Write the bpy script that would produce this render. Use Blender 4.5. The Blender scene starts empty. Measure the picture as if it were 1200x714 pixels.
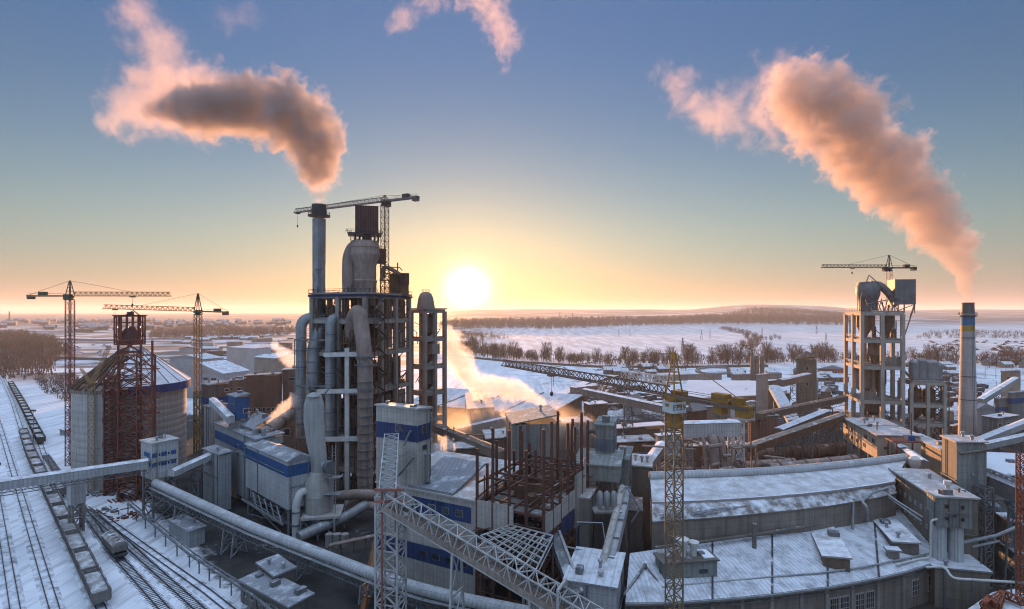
import bpy, math, random
from mathutils import Vector, Matrix, noise
random.seed(7)
# ---------------------------------------------------------------- camera constants (photo 1200 x 714)
F = 640.0; CX = 600.0; Y0 = 366.0; H = 60.0
def dep(y, z=0.0): return F*(H-z)/(y-Y0)                       # depth of a point of height z seen on row y
def G(x, y, z=0.0):
    d = dep(y, z); return Vector(((x-CX)*d/F, d, z))
def P(x, y, d): return Vector(((x-CX)*d/F, d, H-(y-Y0)*d/F))
def Zat(y, d): return H-(y-Y0)*d/F
def Xat(x, d): return (x-CX)*d/F
V = Vector
scn = bpy.context.scene
COL = scn.collection
R = math.radians
# ---------------------------------------------------------------- mesh collector
class MB:
    def __init__(s): s.v = []; s.f = []; s.sm = []
    def add(s, vs, fs, smooth=False):
        o = len(s.v); s.v += [tuple(p) for p in vs]
        s.f += [tuple(i+o for i in f) for f in fs]; s.sm += [smooth]*len(fs)
        return s
    def hexa(s, b, t):                                          # bottom quad, top quad (ccw from above)
        return s.add(list(b)+list(t), [(3,2,1,0),(4,5,6,7),(0,1,5,4),(1,2,6,5),(2,3,7,6),(3,0,4,7)])
    def prism(s, poly, z0, z1):
        n = len(poly); a = sum(poly[i][0]*poly[(i+1)%n][1]-poly[(i+1)%n][0]*poly[i][1] for i in range(n))
        if a < 0: poly = poly[::-1]
        vs = [(p[0],p[1],z0) for p in poly]+[(p[0],p[1],z1) for p in poly]
        fs = [tuple(range(n))[::-1], tuple(range(n,2*n))]+[(i,(i+1)%n,n+(i+1)%n,n+i) for i in range(n)]
        return s.add(vs, fs)
    def box(s, c, hx, hy, z0, z1, yaw=0.0):
        ca, sa = math.cos(yaw), math.sin(yaw)
        q = [(c[0]+ca*a-sa*b, c[1]+sa*a+ca*b) for a, b in ((-hx,-hy),(hx,-hy),(hx,hy),(-hx,hy))]
        return s.prism(q, z0, z1)
    def bar(s, a, b, w, h=None, up=V((0,0,1))):
        a = V(a); b = V(b); h = h or w; d = b-a
        if d.length < 1e-6: return s
        d.normalize(); sd = d.cross(up)
        if sd.length < 1e-3: sd = d.cross(V((1,0,0)))
        sd.normalize(); u = sd.cross(d)
        o = [sd*w/2*i+u*h/2*j for i, j in ((-1,-1),(1,-1),(1,1),(-1,1))]
        return s.add([a+k for k in o]+[b+k for k in o], [(0,1,2,3),(7,6,5,4),(1,0,4,5),(2,1,5,6),(3,2,6,7),(0,3,7,4)])
    def tube(s, pts, r, n=12, cap=True):
        pts = [V(p) for p in pts]; rs = r if isinstance(r, (list, tuple)) else [r]*len(pts)
        rings = []; ref = None
        for i, p in enumerate(pts):
            d = (pts[min(i+1, len(pts)-1)]-pts[max(i-1, 0)]).normalized()
            if ref is None:
                ref = d.cross(V((0,0,1)))
                if ref.length < .05: ref = d.cross(V((0,1,0)))
                ref.normalize()
            ref = (ref-d*ref.dot(d)).normalized(); u = d.cross(ref)
            rings.append([p+(ref*math.cos(2*math.pi*k/n)+u*math.sin(2*math.pi*k/n))*rs[i] for k in range(n)])
        vs = [q for rg in rings for q in rg]; fs = []
        for i in range(len(pts)-1):
            for k in range(n):
                fs.append((i*n+k, i*n+(k+1)%n, (i+1)*n+(k+1)%n, (i+1)*n+k))
        s.add(vs, fs, True)
        if cap: s.add(rings[0], [tuple(range(n))[::-1]]); s.add(rings[-1], [tuple(range(n))])
        return s
    def lathe(s, c, prof, n=24, cap=True, smooth=True):
        c = V(c); vs = []; fs = []
        for r, z in prof:
            for k in range(n):
                a = 2*math.pi*k/n; vs.append((c.x+r*math.cos(a), c.y+r*math.sin(a), c.z+z))
        for i in range(len(prof)-1):
            for k in range(n): fs.append((i*n+k, i*n+(k+1)%n, (i+1)*n+(k+1)%n, (i+1)*n+k))
        s.add(vs, fs, smooth)
        if cap:
            s.add(vs[:n], [tuple(range(n))[::-1]]); s.add(vs[-n:], [tuple(range(n))])
        return s
    def truss(s, a, b, w, h, n, t, up=V((0,0,1)), td=None, cross=False, verts=True):
        a = V(a); b = V(b); d = (b-a).normalized(); sd = d.cross(up)
        if sd.length < 1e-3: sd = V((1,0,0))
        sd.normalize(); u = sd.cross(d); td = td or t*.65
        cs = [sd*(-w/2)+u*(-h/2), sd*(w/2)+u*(-h/2), sd*(w/2)+u*(h/2), sd*(-w/2)+u*(h/2)]
        for c in cs: s.bar(a+c, b+c, t)
        L = (b-a)
        for f in range(4):
            c0, c1 = cs[f], cs[(f+1)%4]
            for i in range(n):
                p, q = a+L*(i/n), a+L*((i+1)/n)
                if i % 2 == 0 or cross: s.bar(p+c0, q+c1, td)
                if i % 2 == 1 or cross: s.bar(p+c1, q+c0, td)
                if verts: s.bar(p+c0, p+c1, td)
            s.bar(b+c0, b+c1, td)
        return s
    def truss3(s, a, b, w, h, n, t, td=None):                    # triangular jib, apex on top
        a = V(a); b = V(b); d = (b-a).normalized(); sd = d.cross(V((0,0,1))).normalized(); u = sd.cross(d); td = td or t*.6
        cs = [sd*(-w/2), sd*(w/2), u*h]; L = b-a
        for c in cs: s.bar(a+c, b+c, t)
        for i in range(n):
            p, q, m = a+L*(i/n), a+L*((i+1)/n), a+L*((i+.5)/n)
            for c in cs[:2]: s.bar(p+c, m+cs[2], td); s.bar(m+cs[2], q+c, td)
            s.bar(p+cs[0], p+cs[1], td); s.bar(p+cs[0], q+cs[1], td)
        return s
    def build(s, name, m, parent=None, label=None, loc=None):
        me = bpy.data.meshes.new(name); o = bpy.data.objects.new(name, me)
        w = V((0,0,0)); q = parent
        while q is not None: w = w+q.location; q = q.parent
        if parent is None:
            w = V(loc) if loc is not None else s.base()
            o.location = w
        vs = [(x-w.x, y-w.y, z-w.z) for x, y, z in s.v]
        me.from_pydata(vs, [], s.f); me.polygons.foreach_set('use_smooth', s.sm)
        if m is not None: me.materials.append(m)
        me.update()
        if any(s.sm) and not all(s.sm) or any(s.sm): me.set_sharp_from_angle(angle=R(38))
        COL.objects.link(o)
        if parent is not None: o.parent = parent
        if label: o['label'] = label
        return o
    def base(s):
        xs = [p[0] for p in s.v]; ys = [p[1] for p in s.v]; zs = [p[2] for p in s.v]
        return V(((min(xs)+max(xs))/2, (min(ys)+max(ys))/2, min(zs)))
def tag(o, label, cat, group=None, kind=None):
    if kind != 'structure' or label: o['label'] = label
    if cat: o['category'] = cat
    if group: o['group'] = group
    if kind: o['kind'] = kind
    return o
def thing(name, label, cat, loc=(0,0,0), group=None):
    o = bpy.data.objects.new(name, None); COL.objects.link(o); o.location = loc; o.empty_display_size = .5
    return tag(o, label, cat, group)
def solo(name, mb, m, label, cat, group=None):
    return tag(mb.build(name, m), label, cat, group)
def struct(name, mb, m, label=None, loc=(0,0,0)):
    o = mb.build(name, m, None, None, loc); o['kind'] = 'structure'
    if label: o['label'] = label
    return o
CHILD = {}
def kids(o):
    return [c for c in bpy.data.objects if c.parent == o]
def dup(root, loc, rz=0.0, label=None, scale=None):
    r = root.copy(); COL.objects.link(r); r.location = loc; r.rotation_euler = (0,0,rz)
    if scale: r.scale = scale if not isinstance(scale, (int, float)) else (scale,)*3
    if label: r['label'] = label
    if root.name not in CHILD:
        CHILD[root.name] = [(c, kids(c)) for c in kids(root)]
    for c, gs in CHILD[root.name]:
        k = c.copy(); COL.objects.link(k); k.parent = r
        for g in gs:
            q = g.copy(); COL.objects.link(q); q.parent = k
    return r
def arc(c, r, a0, a1, n, e1, e2):
    c = V(c); return [c+V(e1)*r*math.cos(R(a0+(a1-a0)*i/n))+V(e2)*r*math.sin(R(a0+(a1-a0)*i/n)) for i in range(n+1)]
def bend(pts, rad=2.0, n=5):
    """polyline with its corners rounded"""
    pts = [V(p) for p in pts]; out = [pts[0]]
    for i in range(1, len(pts)-1):
        a, b, c = pts[i-1], pts[i], pts[i+1]
        r = min(rad, (a-b).length*.48, (c-b).length*.48)
        p, q = b+(a-b).normalized()*r, b+(c-b).normalized()*r
        for k in range(n+1):
            t = k/n; out.append(p*(1-t)**2+b*2*t*(1-t)+q*t*t)
    out.append(pts[-1]); return out
# ---------------------------------------------------------------- oriented box from pixels
class Bx:
    """rectangular block: near bottom corner N, unit dirs u (left) and v (right), sizes, z0..z1"""
    def __init__(s, N, u, v, lu, lv, z0, z1):
        s.N = V((N[0], N[1])); s.u = V(u).normalized(); s.v = V(v).normalized(); s.lu = lu; s.lv = lv; s.z0 = z0; s.z1 = z1
    def p(s, a, b, z=None):                                     # a, b in metres along u, v
        q = s.N+s.u*a+s.v*b; return V((q.x, q.y, s.z0 if z is None else z))
    def poly(s, e=0.0):
        return [tuple(s.N+s.u*a+s.v*b) for a, b in ((-e,-e),(s.lu+e,-e),(s.lu+e,s.lv+e),(-e,s.lv+e))]
    def body(s, mb=None, e=0.0, z0=None, z1=None):
        mb = mb or MB(); return mb.prism(s.poly(e), s.z0 if z0 is None else z0, s.z1 if z1 is None else z1)
    def c(s): q = s.N+s.u*s.lu/2+s.v*s.lv/2; return V((q.x, q.y, s.z0))
def rbx(xL, xN, xR, yt, d, zb=0.0, yb=None, yaw=45.0, yL=None, cap=45):
    """near vertical edge at pixel xN, top row yt, depth d; left/right edges at xL, xR; yaw = angle of the right direction from +X (deg)"""
    z1 = Zat(yt, d); z0 = zb if yb is None else Zat(yb, d)
    N = V((Xat(xN, d), d))
    if yL is not None:
        dl = dep(yL, z1); u = V((Xat(xL, dl), dl))-N; u.normalize(); v = V((u.y, -u.x))
        if v.y < 0: v = -v
    else:
        v = V((math.cos(R(yaw)), math.sin(R(yaw)))); u = V((-v.y, v.x))
    def ln(x, w):
        k = (x-CX)/F; den = w.x-k*w.y
        return (k*N.y-N.x)/den
    lu = ln(xL, u); lv = ln(xR, v)
    if lu < 0: lu = 8
    if lv < 0: lv = 8
    return Bx(N, u, v, min(lu, cap), min(lv, cap), z0, z1)
# ---------------------------------------------------------------- materials
MATS = {}
def lin(c): return tuple(((x/255+.055)/1.055)**2.4 if x > 10 else x/255/12.92 for x in c)+(1,)
def M(name, col, col2=None, sc=.25, rough=.8, metal=0.0, streak=.35, ribs=0.0, panel=0.0, snow=0.0, bump=.15, spec=.25, yaw=None, ribdark=.25, brick=0.0):
    if name in MATS: return MATS[name]
    m = bpy.data.materials.new(name); m.use_nodes = True; nt = m.node_tree; N = nt.nodes; L = nt.links
    bs = N['Principled BSDF']; bs.inputs['Roughness'].default_value = rough; bs.inputs['Metallic'].default_value = metal
    bs.inputs['Specular IOR Level'].default_value = spec
    col = tuple(col)+(1,) if len(col) == 3 else col; col2 = col2 or tuple(c*.62 for c in col[:3])
    col2 = tuple(col2)+(1,) if len(col2) == 3 else col2
    tc = N.new('ShaderNodeTexCoord'); geo = N.new('ShaderNodeNewGeometry')
    oi = N.new('ShaderNodeObjectInfo')
    ad = N.new('ShaderNodeVectorMath'); ad.operation = 'ADD'
    cmb = N.new('ShaderNodeCombineXYZ'); mu = N.new('ShaderNodeMath'); mu.operation = 'MULTIPLY'; mu.inputs[1].default_value = 317
    L.new(oi.outputs['Random'], mu.inputs[0]); L.new(mu.outputs[0], cmb.inputs[0]); L.new(mu.outputs[0], cmb.inputs[1])
    L.new(tc.outputs['Object'], ad.inputs[0]); L.new(cmb.outputs[0], ad.inputs[1])
    def tex(scale, detail=5, ro=.6, vec=None, st=None):
        n = N.new('ShaderNodeTexNoise'); n.inputs['Scale'].default_value = scale; n.inputs['Detail'].default_value = detail; n.inputs['Roughness'].default_value = ro
        v = vec or ad.outputs[0]
        if st:
            mp = N.new('ShaderNodeMapping'); mp.inputs['Scale'].default_value = st; L.new(v, mp.inputs['Vector']); v = mp.outputs[0]
        L.new(v, n.inputs['Vector']); return n.outputs['Fac']
    def ramp(f, a, b):
        r = N.new('ShaderNodeMapRange'); r.inputs['From Min'].default_value = a; r.inputs['From Max'].default_value = b; L.new(f, r.inputs['Value']); return r.outputs[0]
    def math2(op, a, b):
        k = N.new('ShaderNodeMath'); k.operation = op
        for i, x in enumerate((a, b)):
            if isinstance(x, (int, float)): k.inputs[i].default_value = x
            else: L.new(x, k.inputs[i])
        return k.outputs[0]
    def mix(f, a, b, bt='MIX'):
        k = N.new('ShaderNodeMix'); k.data_type = 'RGBA'; k.blend_type = bt
        for key, x in (('Factor', f), ('A', a), ('B', b)):
            s = [i for i in k.inputs if i.name == key and i.type == ('VALUE' if key == 'Factor' else 'RGBA')][0]
            if isinstance(x, (int, float, tuple)): s.default_value = x
            else: L.new(x, s)
        return [o for o in k.outputs if o.type == 'RGBA'][0]
    big = ramp(tex(sc, 6, .65), .32, .68)
    c = mix(big, col, col2)
    if streak > 0:
        sk = ramp(tex(.9, 4, .7, st=(1, 1, .07)), .45, .75)
        c = mix(math2('MULTIPLY', sk, streak), c, tuple(x*.35 for x in col2[:3])+(1,))
    fine = tex(sc*14+1.5, 4, .7)
    c = mix(math2('MULTIPLY', ramp(fine, .45, .75), .35), c, tuple(x*.6 for x in col2[:3])+(1,))
    hgt = fine
    if ribs or panel or brick:
        if yaw is None:
            cr = N.new('ShaderNodeVectorMath'); cr.operation = 'CROSS_PRODUCT'; L.new(geo.outputs['True Normal'], cr.inputs[0]); cr.inputs[1].default_value = (0,0,1)
            nm = N.new('ShaderNodeVectorMath'); nm.operation = 'NORMALIZE'; L.new(cr.outputs[0], nm.inputs[0]); tv = nm.outputs[0]
        else:
            cv = N.new('ShaderNodeCombineXYZ'); cv.inputs[0].default_value = math.cos(yaw); cv.inputs[1].default_value = math.sin(yaw); tv = cv.outputs[0]
        dt = N.new('ShaderNodeVectorMath'); dt.operation = 'DOT_PRODUCT'; L.new(tc.outputs['Object'], dt.inputs[0]); L.new(tv, dt.inputs[1]); u = dt.outputs['Value']
        sx = N.new('ShaderNodeSeparateXYZ'); L.new(tc.outputs['Object'], sx.inputs[0])
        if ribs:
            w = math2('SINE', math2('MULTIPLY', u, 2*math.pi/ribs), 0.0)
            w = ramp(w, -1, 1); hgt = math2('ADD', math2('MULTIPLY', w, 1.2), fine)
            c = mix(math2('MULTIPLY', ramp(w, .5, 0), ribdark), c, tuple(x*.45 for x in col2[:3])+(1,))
        if panel:
            a = math2('FRACT', math2('DIVIDE', u, panel), 0); b = math2('FRACT', math2('DIVIDE', sx.outputs[2], panel*.6), 0)
            seam = math2('MAXIMUM', math2('LESS_THAN', a, .035), math2('LESS_THAN', b, .05))
            c = mix(math2('MULTIPLY', seam, .45), c, tuple(x*.35 for x in col2[:3])+(1,))
            ca = N.new('ShaderNodeTexWhiteNoise'); ca.noise_dimensions = '2D'
            cv2 = N.new('ShaderNodeCombineXYZ'); L.new(math2('FLOOR', math2('DIVIDE', u, panel), 0), cv2.inputs[0]); L.new(math2('FLOOR', math2('DIVIDE', sx.outputs[2], panel*.6), 0), cv2.inputs[1])
            L.new(cv2.outputs[0], ca.inputs['Vector'])
            c = mix(math2('MULTIPLY', ca.outputs['Value'], .22), c, tuple(x*.6 for x in col2[:3])+(1,))
    if snow > 0:
        sz = N.new('ShaderNodeSeparateXYZ'); L.new(geo.outputs['True Normal'], sz.inputs[0])
        up = ramp(sz.outputs[2], .45, .8)
        sn = tex(.35, 7, .7); s2 = ramp(sn, .60-.42*snow, .80-.32*snow)
        c = mix(math2('MULTIPLY', math2('MULTIPLY', up, s2), .92 if not ribs else .80), c, (.72,.75,.80,1))
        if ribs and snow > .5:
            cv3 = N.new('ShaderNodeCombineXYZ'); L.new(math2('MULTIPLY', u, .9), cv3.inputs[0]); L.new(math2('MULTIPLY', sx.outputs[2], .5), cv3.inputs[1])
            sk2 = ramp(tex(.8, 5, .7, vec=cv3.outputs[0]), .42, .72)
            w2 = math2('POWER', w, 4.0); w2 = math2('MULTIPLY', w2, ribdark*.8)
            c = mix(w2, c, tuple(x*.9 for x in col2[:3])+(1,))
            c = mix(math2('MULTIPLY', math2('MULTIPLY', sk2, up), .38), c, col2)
    L.new(c, bs.inputs['Base Color'])
    bp = N.new('ShaderNodeBump'); bp.inputs['Strength'].default_value = bump if not ribs else max(bump, .4); bp.inputs['Distance'].default_value = .12
    L.new(hgt, bp.inputs['Height']); L.new(bp.outputs[0], bs.inputs['Normal'])
    MATS[name] = m; return m
CONC  = M('weathered concrete', (.30,.285,.265), (.20,.185,.17), snow=.15, sc=.12)
CONCP = M('pale concrete', (.44,.42,.39), (.30,.28,.255), snow=.15, sc=.1, streak=.5)
CONCD = M('sooty concrete', (.17,.155,.14), (.10,.09,.08), snow=.2, sc=.15)
SILO  = M('slipformed silo concrete', (.52,.505,.48), (.39,.38,.36), sc=.12, streak=.5, panel=4.0)
STACKC= M('chimney brick', (.52,.515,.51), (.40,.395,.39), sc=.3, panel=1.6, streak=.4)
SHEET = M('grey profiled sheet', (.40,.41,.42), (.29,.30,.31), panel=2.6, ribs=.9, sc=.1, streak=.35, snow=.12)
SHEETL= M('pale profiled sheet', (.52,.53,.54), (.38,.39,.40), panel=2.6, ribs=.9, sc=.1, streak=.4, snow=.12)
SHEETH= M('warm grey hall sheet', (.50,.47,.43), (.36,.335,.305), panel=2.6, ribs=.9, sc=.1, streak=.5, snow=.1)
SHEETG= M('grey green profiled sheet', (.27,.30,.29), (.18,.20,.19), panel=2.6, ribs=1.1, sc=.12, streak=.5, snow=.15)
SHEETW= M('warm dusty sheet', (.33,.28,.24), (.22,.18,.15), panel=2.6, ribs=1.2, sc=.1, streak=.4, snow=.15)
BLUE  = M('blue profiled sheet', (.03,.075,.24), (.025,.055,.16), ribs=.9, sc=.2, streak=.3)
BLUEB = M('bright blue sheet', (.04,.115,.29), (.03,.075,.18), ribs=.9, sc=.2, streak=.3)
RED   = M('red oxide steel', (.19,.058,.043), (.12,.038,.03), sc=.5, rough=.65, streak=.2, snow=.06)
DKRED = M('dark rusty red steel', (.12,.055,.042), (.075,.036,.028), sc=.5, rough=.7, streak=.3, snow=.06)
TANST = M('tan weathered crane steel', (.26,.195,.12), (.16,.12,.075), sc=.6, streak=.3)
LGREY = M('light grey lattice steel', (.43,.425,.41), (.30,.295,.285), sc=.5, streak=.3, snow=.1)
RUST  = M('rusty dusty steel', (.17,.10,.065), (.10,.06,.04), sc=.4, streak=.4, snow=.12)
BROWN = M('brown dusty steel', (.20,.145,.11), (.12,.085,.065), sc=.3, streak=.4, snow=.1)
YEL   = M('yellow crane paint', (.36,.19,.04), (.23,.12,.03), sc=.6, rough=.55, streak=.3)
YELP  = M('faded yellow steel', (.36,.25,.12), (.22,.15,.075), sc=.6, streak=.3)
GALV  = M('galvanised steel', (.36,.38,.39), (.24,.255,.265), sc=.4, rough=.5, metal=.35, snow=.12)
GALVD = M('dull grey steel', (.20,.21,.215), (.12,.125,.13), sc=.4, rough=.6, metal=.2, snow=.2)
DUCT  = M('grey duct steel', (.33,.35,.36), (.21,.22,.225), sc=.22, rough=.5, metal=.3, streak=.5, snow=.08)
DUCTW = M('warm dusty duct', (.33,.26,.225), (.21,.155,.13), sc=.22, rough=.7, streak=.5, snow=.08)
DARK  = M('dark steel', (.06,.062,.068), (.035,.036,.04), sc=.4, rough=.6, snow=.1)
MAROON= M('dark maroon sheet', (.10,.05,.05), (.065,.035,.035), ribs=.8, sc=.3)
WHITEST= M('white painted steel', (.62,.62,.60), (.45,.44,.42), sc=.5, rough=.55, streak=.3, snow=.1)
BRICK = M('old brown brick', (.20,.12,.085), (.13,.085,.065), sc=.3, snow=.1, panel=1.2)
BRICKR= M('red brick', (.30,.10,.06), (.2,.075,.05), sc=.3, snow=.1)
TANRF = M('dusty flat roof', (.43,.405,.385), (.31,.29,.275), sc=.08, snow=.30, streak=0)
GREYRF= M('grey sheet roof', (.28,.29,.31), (.20,.21,.225), ribs=1.0, sc=.08, snow=.22, streak=0)
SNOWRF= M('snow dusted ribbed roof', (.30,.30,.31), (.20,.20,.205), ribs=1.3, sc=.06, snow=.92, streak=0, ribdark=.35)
SNOWRF2= M('thin snow on dusty roof', (.36,.335,.32), (.24,.22,.21), sc=.07, snow=.72, streak=0)
def plain(name, col, rough=.5, metal=0, spec=.5):
    m = bpy.data.materials.new(name); m.use_nodes = True; b = m.node_tree.nodes['Principled BSDF']
    N = m.node_tree.nodes; L = m.node_tree.links
    n = N.new('ShaderNodeTexNoise'); n.inputs['Scale'].default_value = 1.3; n.inputs['Detail'].default_value = 4
    r = N.new('ShaderNodeMapRange'); r.inputs['To Min'].default_value = .7; r.inputs['To Max'].default_value = 1.2; L.new(n.outputs['Fac'], r.inputs['Value'])
    k = N.new('ShaderNodeVectorMath'); k.operation = 'SCALE'; k.inputs[0].default_value = col; L.new(r.outputs[0], k.inputs['Scale'])
    L.new(k.outputs[0], b.inputs['Base Color']); b.inputs['Roughness'].default_value = rough; b.inputs['Metallic'].default_value = metal; b.inputs['Specular IOR Level'].default_value = spec
    return m
GLASS = plain('dark window glass', (.03,.035,.045), .12)
RAIL = plain('worn rail steel', (.05,.045,.045), .45, .5)
SLEEP = plain('dark ballast', (.075,.07,.07), .95)
TIMBER = plain('bare wood bark', (.055,.036,.026), .95)
TWIG = plain('bare winter twigs', (.15,.092,.064), 1.0)
TWIGD = plain('dark winter twigs', (.06,.042,.033), 1.0)
EVER = plain('dark evergreen needles', (.02,.028,.02), 1.0)
WATERBLUE = plain('painted chimney blue', (.05,.18,.34), .8)
CHYEL = plain('painted chimney yellow', (.40,.28,.08), .8)
GREENST = plain('dark green steel', (.02,.06,.035), .6)
LAMPG = bpy.data.materials.new('lit lamp'); LAMPG.use_nodes = True
_b = LAMPG.node_tree.nodes['Principled BSDF']; _b.inputs['Emission Color'].default_value = (1,.72,.42,1); _b.inputs['Emission Strength'].default_value = 3.0
# ---------------------------------------------------------------- camera, world, sun, haze
cam_d = bpy.data.cameras.new('camera'); cam = bpy.data.objects.new('camera', cam_d); COL.objects.link(cam); scn.camera = cam
cam.location = (0,0,H); cam.rotation_euler = (R(90),0,0)
cam_d.sensor_width = 36; cam_d.lens = 36*F/1200; cam_d.shift_y = (Y0-357)/1200
cam_d.clip_start = 1; cam_d.clip_end = 60000
SUN_AZ = math.atan2(548-CX, F); SUN_EL = math.atan2(Y0-340, F)
SD = V((math.sin(SUN_AZ)*math.cos(SUN_EL), math.cos(SUN_AZ)*math.cos(SUN_EL), math.sin(SUN_EL)))
sl = bpy.data.lights.new('sun', 'SUN'); so = bpy.data.objects.new('sun', sl); COL.objects.link(so)
sl.energy = 5.0; sl.angle = R(.53); sl.color = (1,.47,.19)
LD = V((math.sin(R(-9))*math.cos(R(3.0)), math.cos(R(-9))*math.cos(R(3.0)), math.sin(R(3.0))))
so.rotation_euler = (-LD).to_track_quat('-Z', 'Y').to_euler(); so.location = (0,0,300)
w = bpy.data.worlds.new('World'); scn.world = w; w.use_nodes = True
N = w.node_tree.nodes; L = w.node_tree.links; bg = N['Background']
sky = N.new('ShaderNodeTexSky'); sky.sky_type = 'NISHITA'; sky.sun_disc = False
sky.sun_elevation = max(SUN_EL, R(2.3)); sky.sun_rotation = SUN_AZ; sky.air_density = 1.0; sky.dust_density = 0.4; sky.ozone_density = 2.0; sky.altitude = 200
tc = N.new('ShaderNodeTexCoord')
dt = N.new('ShaderNodeVectorMath'); dt.operation = 'DOT_PRODUCT'; L.new(tc.outputs['Generated'], dt.inputs[0]); dt.inputs[1].default_value = SD
def wm(op, a, b=0.0, c=None):
    k = N.new('ShaderNodeMath'); k.operation = op
    for i, x in enumerate((a, b) if c is None else (a, b, c)):
        if isinstance(x, (int, float)): k.inputs[i].default_value = x
        else: L.new(x, k.inputs[i])
    return k.outputs[0]
ang = wm('ARCCOSINE', wm('MINIMUM', dt.outputs['Value'], .999999))
def wadd(a, b):
    k = N.new('ShaderNodeVectorMath'); k.operation = 'ADD'; L.new(a, k.inputs[0]); L.new(b, k.inputs[1]); return k.outputs[0]
def wscale(colr, f):
    k = N.new('ShaderNodeVectorMath'); k.operation = 'SCALE'
    if isinstance(colr, tuple): k.inputs[0].default_value = colr
    else: L.new(colr, k.inputs[0])
    if isinstance(f, (int, float)): k.inputs['Scale'].default_value = f
    else: L.new(f, k.inputs['Scale'])
    return k.outputs[0]
def gauss(s): return wm('EXPONENT', wm('MULTIPLY', wm('POWER', wm('DIVIDE', ang, R(s)), 2.0), -1.0))
def expo(s): return wm('EXPONENT', wm('DIVIDE', ang, -R(s)))
sxyz = N.new('ShaderNodeSeparateXYZ'); L.new(tc.outputs['Generated'], sxyz.inputs[0])
rp = N.new('ShaderNodeValToRGB'); rp.color_ramp.interpolation = 'B_SPLINE'
el = rp.color_ramp.elements
stops = [(0.0,(.46,.46,.66)),(.06,(.55,.57,.62)),(.14,(.74,.80,.74)),(.25,(.62,.77,.88)),(.36,(.54,.73,.97)),(.48,(.53,.81,1.22)),(.60,(.8,.95,1.2)),(1.0,(.8,.95,1.2))]
while len(el) < len(stops): el.new(.5)
for e, (p, c) in zip(el, stops): e.position = p; e.color = tuple(x/4 for x in c)+(1,)
L.new(wm('MAXIMUM', sxyz.outputs[2], 0.0), rp.inputs[0])
mul = N.new('ShaderNodeVectorMath'); mul.operation = 'MULTIPLY'; L.new(sky.outputs[0], mul.inputs[0]); L.new(rp.outputs[0], mul.inputs[1])
tot = wscale(mul.outputs[0], 4.0)
tot = wscale(tot, wm('SUBTRACT', 1.0, wm('MULTIPLY', expo(9), .38)))
tot = wadd(tot, wscale((.0,.10,.62), wm('EXPONENT', wm('MULTIPLY', wm('MAXIMUM', sxyz.outputs[2], 0.0), -9.0))))
def smooth(x, a, b):
    r = N.new('ShaderNodeMapRange'); r.interpolation_type = 'SMOOTHSTEP'; r.inputs['From Min'].default_value = a; r.inputs['From Max'].default_value = b; L.new(x, r.inputs['Value']); return r.outputs[0]
# added bright sky overhead and behind the camera, out of view, lifting foreground shadows
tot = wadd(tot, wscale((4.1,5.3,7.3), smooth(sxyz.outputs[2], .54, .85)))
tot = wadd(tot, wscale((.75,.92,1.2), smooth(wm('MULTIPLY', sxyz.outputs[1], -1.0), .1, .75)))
for colr, f in (((14,12.5,10), gauss(1.75)), ((60,55,45), gauss(.8)), ((3.4,2.6,1.5), expo(2.4)), ((.35,.22,.30), expo(9))):
    tot = wadd(tot, wscale(colr, f))
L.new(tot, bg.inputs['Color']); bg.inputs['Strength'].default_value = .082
vs = scn.view_settings; vs.view_transform = 'Standard'; vs.look = 'None'; vs.exposure = 1.5; vs.gamma = 1; vs.use_curve_mapping = False
scn.cycles.use_denoising = True; scn.cycles.filter_width = 1.1
scn.cycles.max_bounces = 8; scn.cycles.diffuse_bounces = 3; scn.cycles.glossy_bounces = 3; scn.cycles.volume_bounces = 2; scn.cycles.transparent_max_bounces = 32
scn.cycles.sample_clamp_indirect = 4; scn.cycles.volume_step_rate = 1.0; scn.cycles.volume_max_steps = 256
scn.cycles.caustics_reflective = False; scn.cycles.caustics_refractive = False
# ---------------------------------------------------------------- terrain
def sst(a, b, x):
    t = max(0, min(1, (x-a)/(b-a))); return t*t*(3-2*t)
def terr(x, y):
    if y < 1300: return 0.0
    az = x/y*F+CX                                                  # bearing as a photo column
    n = noise.noise(V((x/2600, y/2600, 3.1)))*.5+noise.noise(V((x/900, y/900, 7.7)))*.22
    w = .25+.75*sst(330, 640, az)
    z = 62*sst(1500, 3400, y)*w*(.55+.6*n)+78*sst(3200, 7500, y)*w*(.75+.6*n)
    z += 46*math.exp(-((az-890)/75)**2)*sst(2000, 4600, y)
    z += -26*math.exp(-((az-800)/40)**2)*sst(3600, 6500, y)
    return z*sst(1300, 2300, y)
g = MB(); rows = [-500,-200,0,60,120,200,300,420,560,720,900,1100,1300]
y = 1300
while y < 24000: y *= 1.09; rows.append(y)
nc = 96
vs = []; fs = []
for j, yy in enumerate(rows):
    hw = 500+1.5*max(yy, 0)
    for i in range(nc+1):
        xx = (i/nc*2-1)*hw; vs.append((xx, yy, terr(xx, yy)))
for j in range(len(rows)-1):
    for i in range(nc):
        a = j*(nc+1)+i; fs.append((a, a+1, a+nc+2, a+nc+1))
g.add(vs, fs, True)
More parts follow.
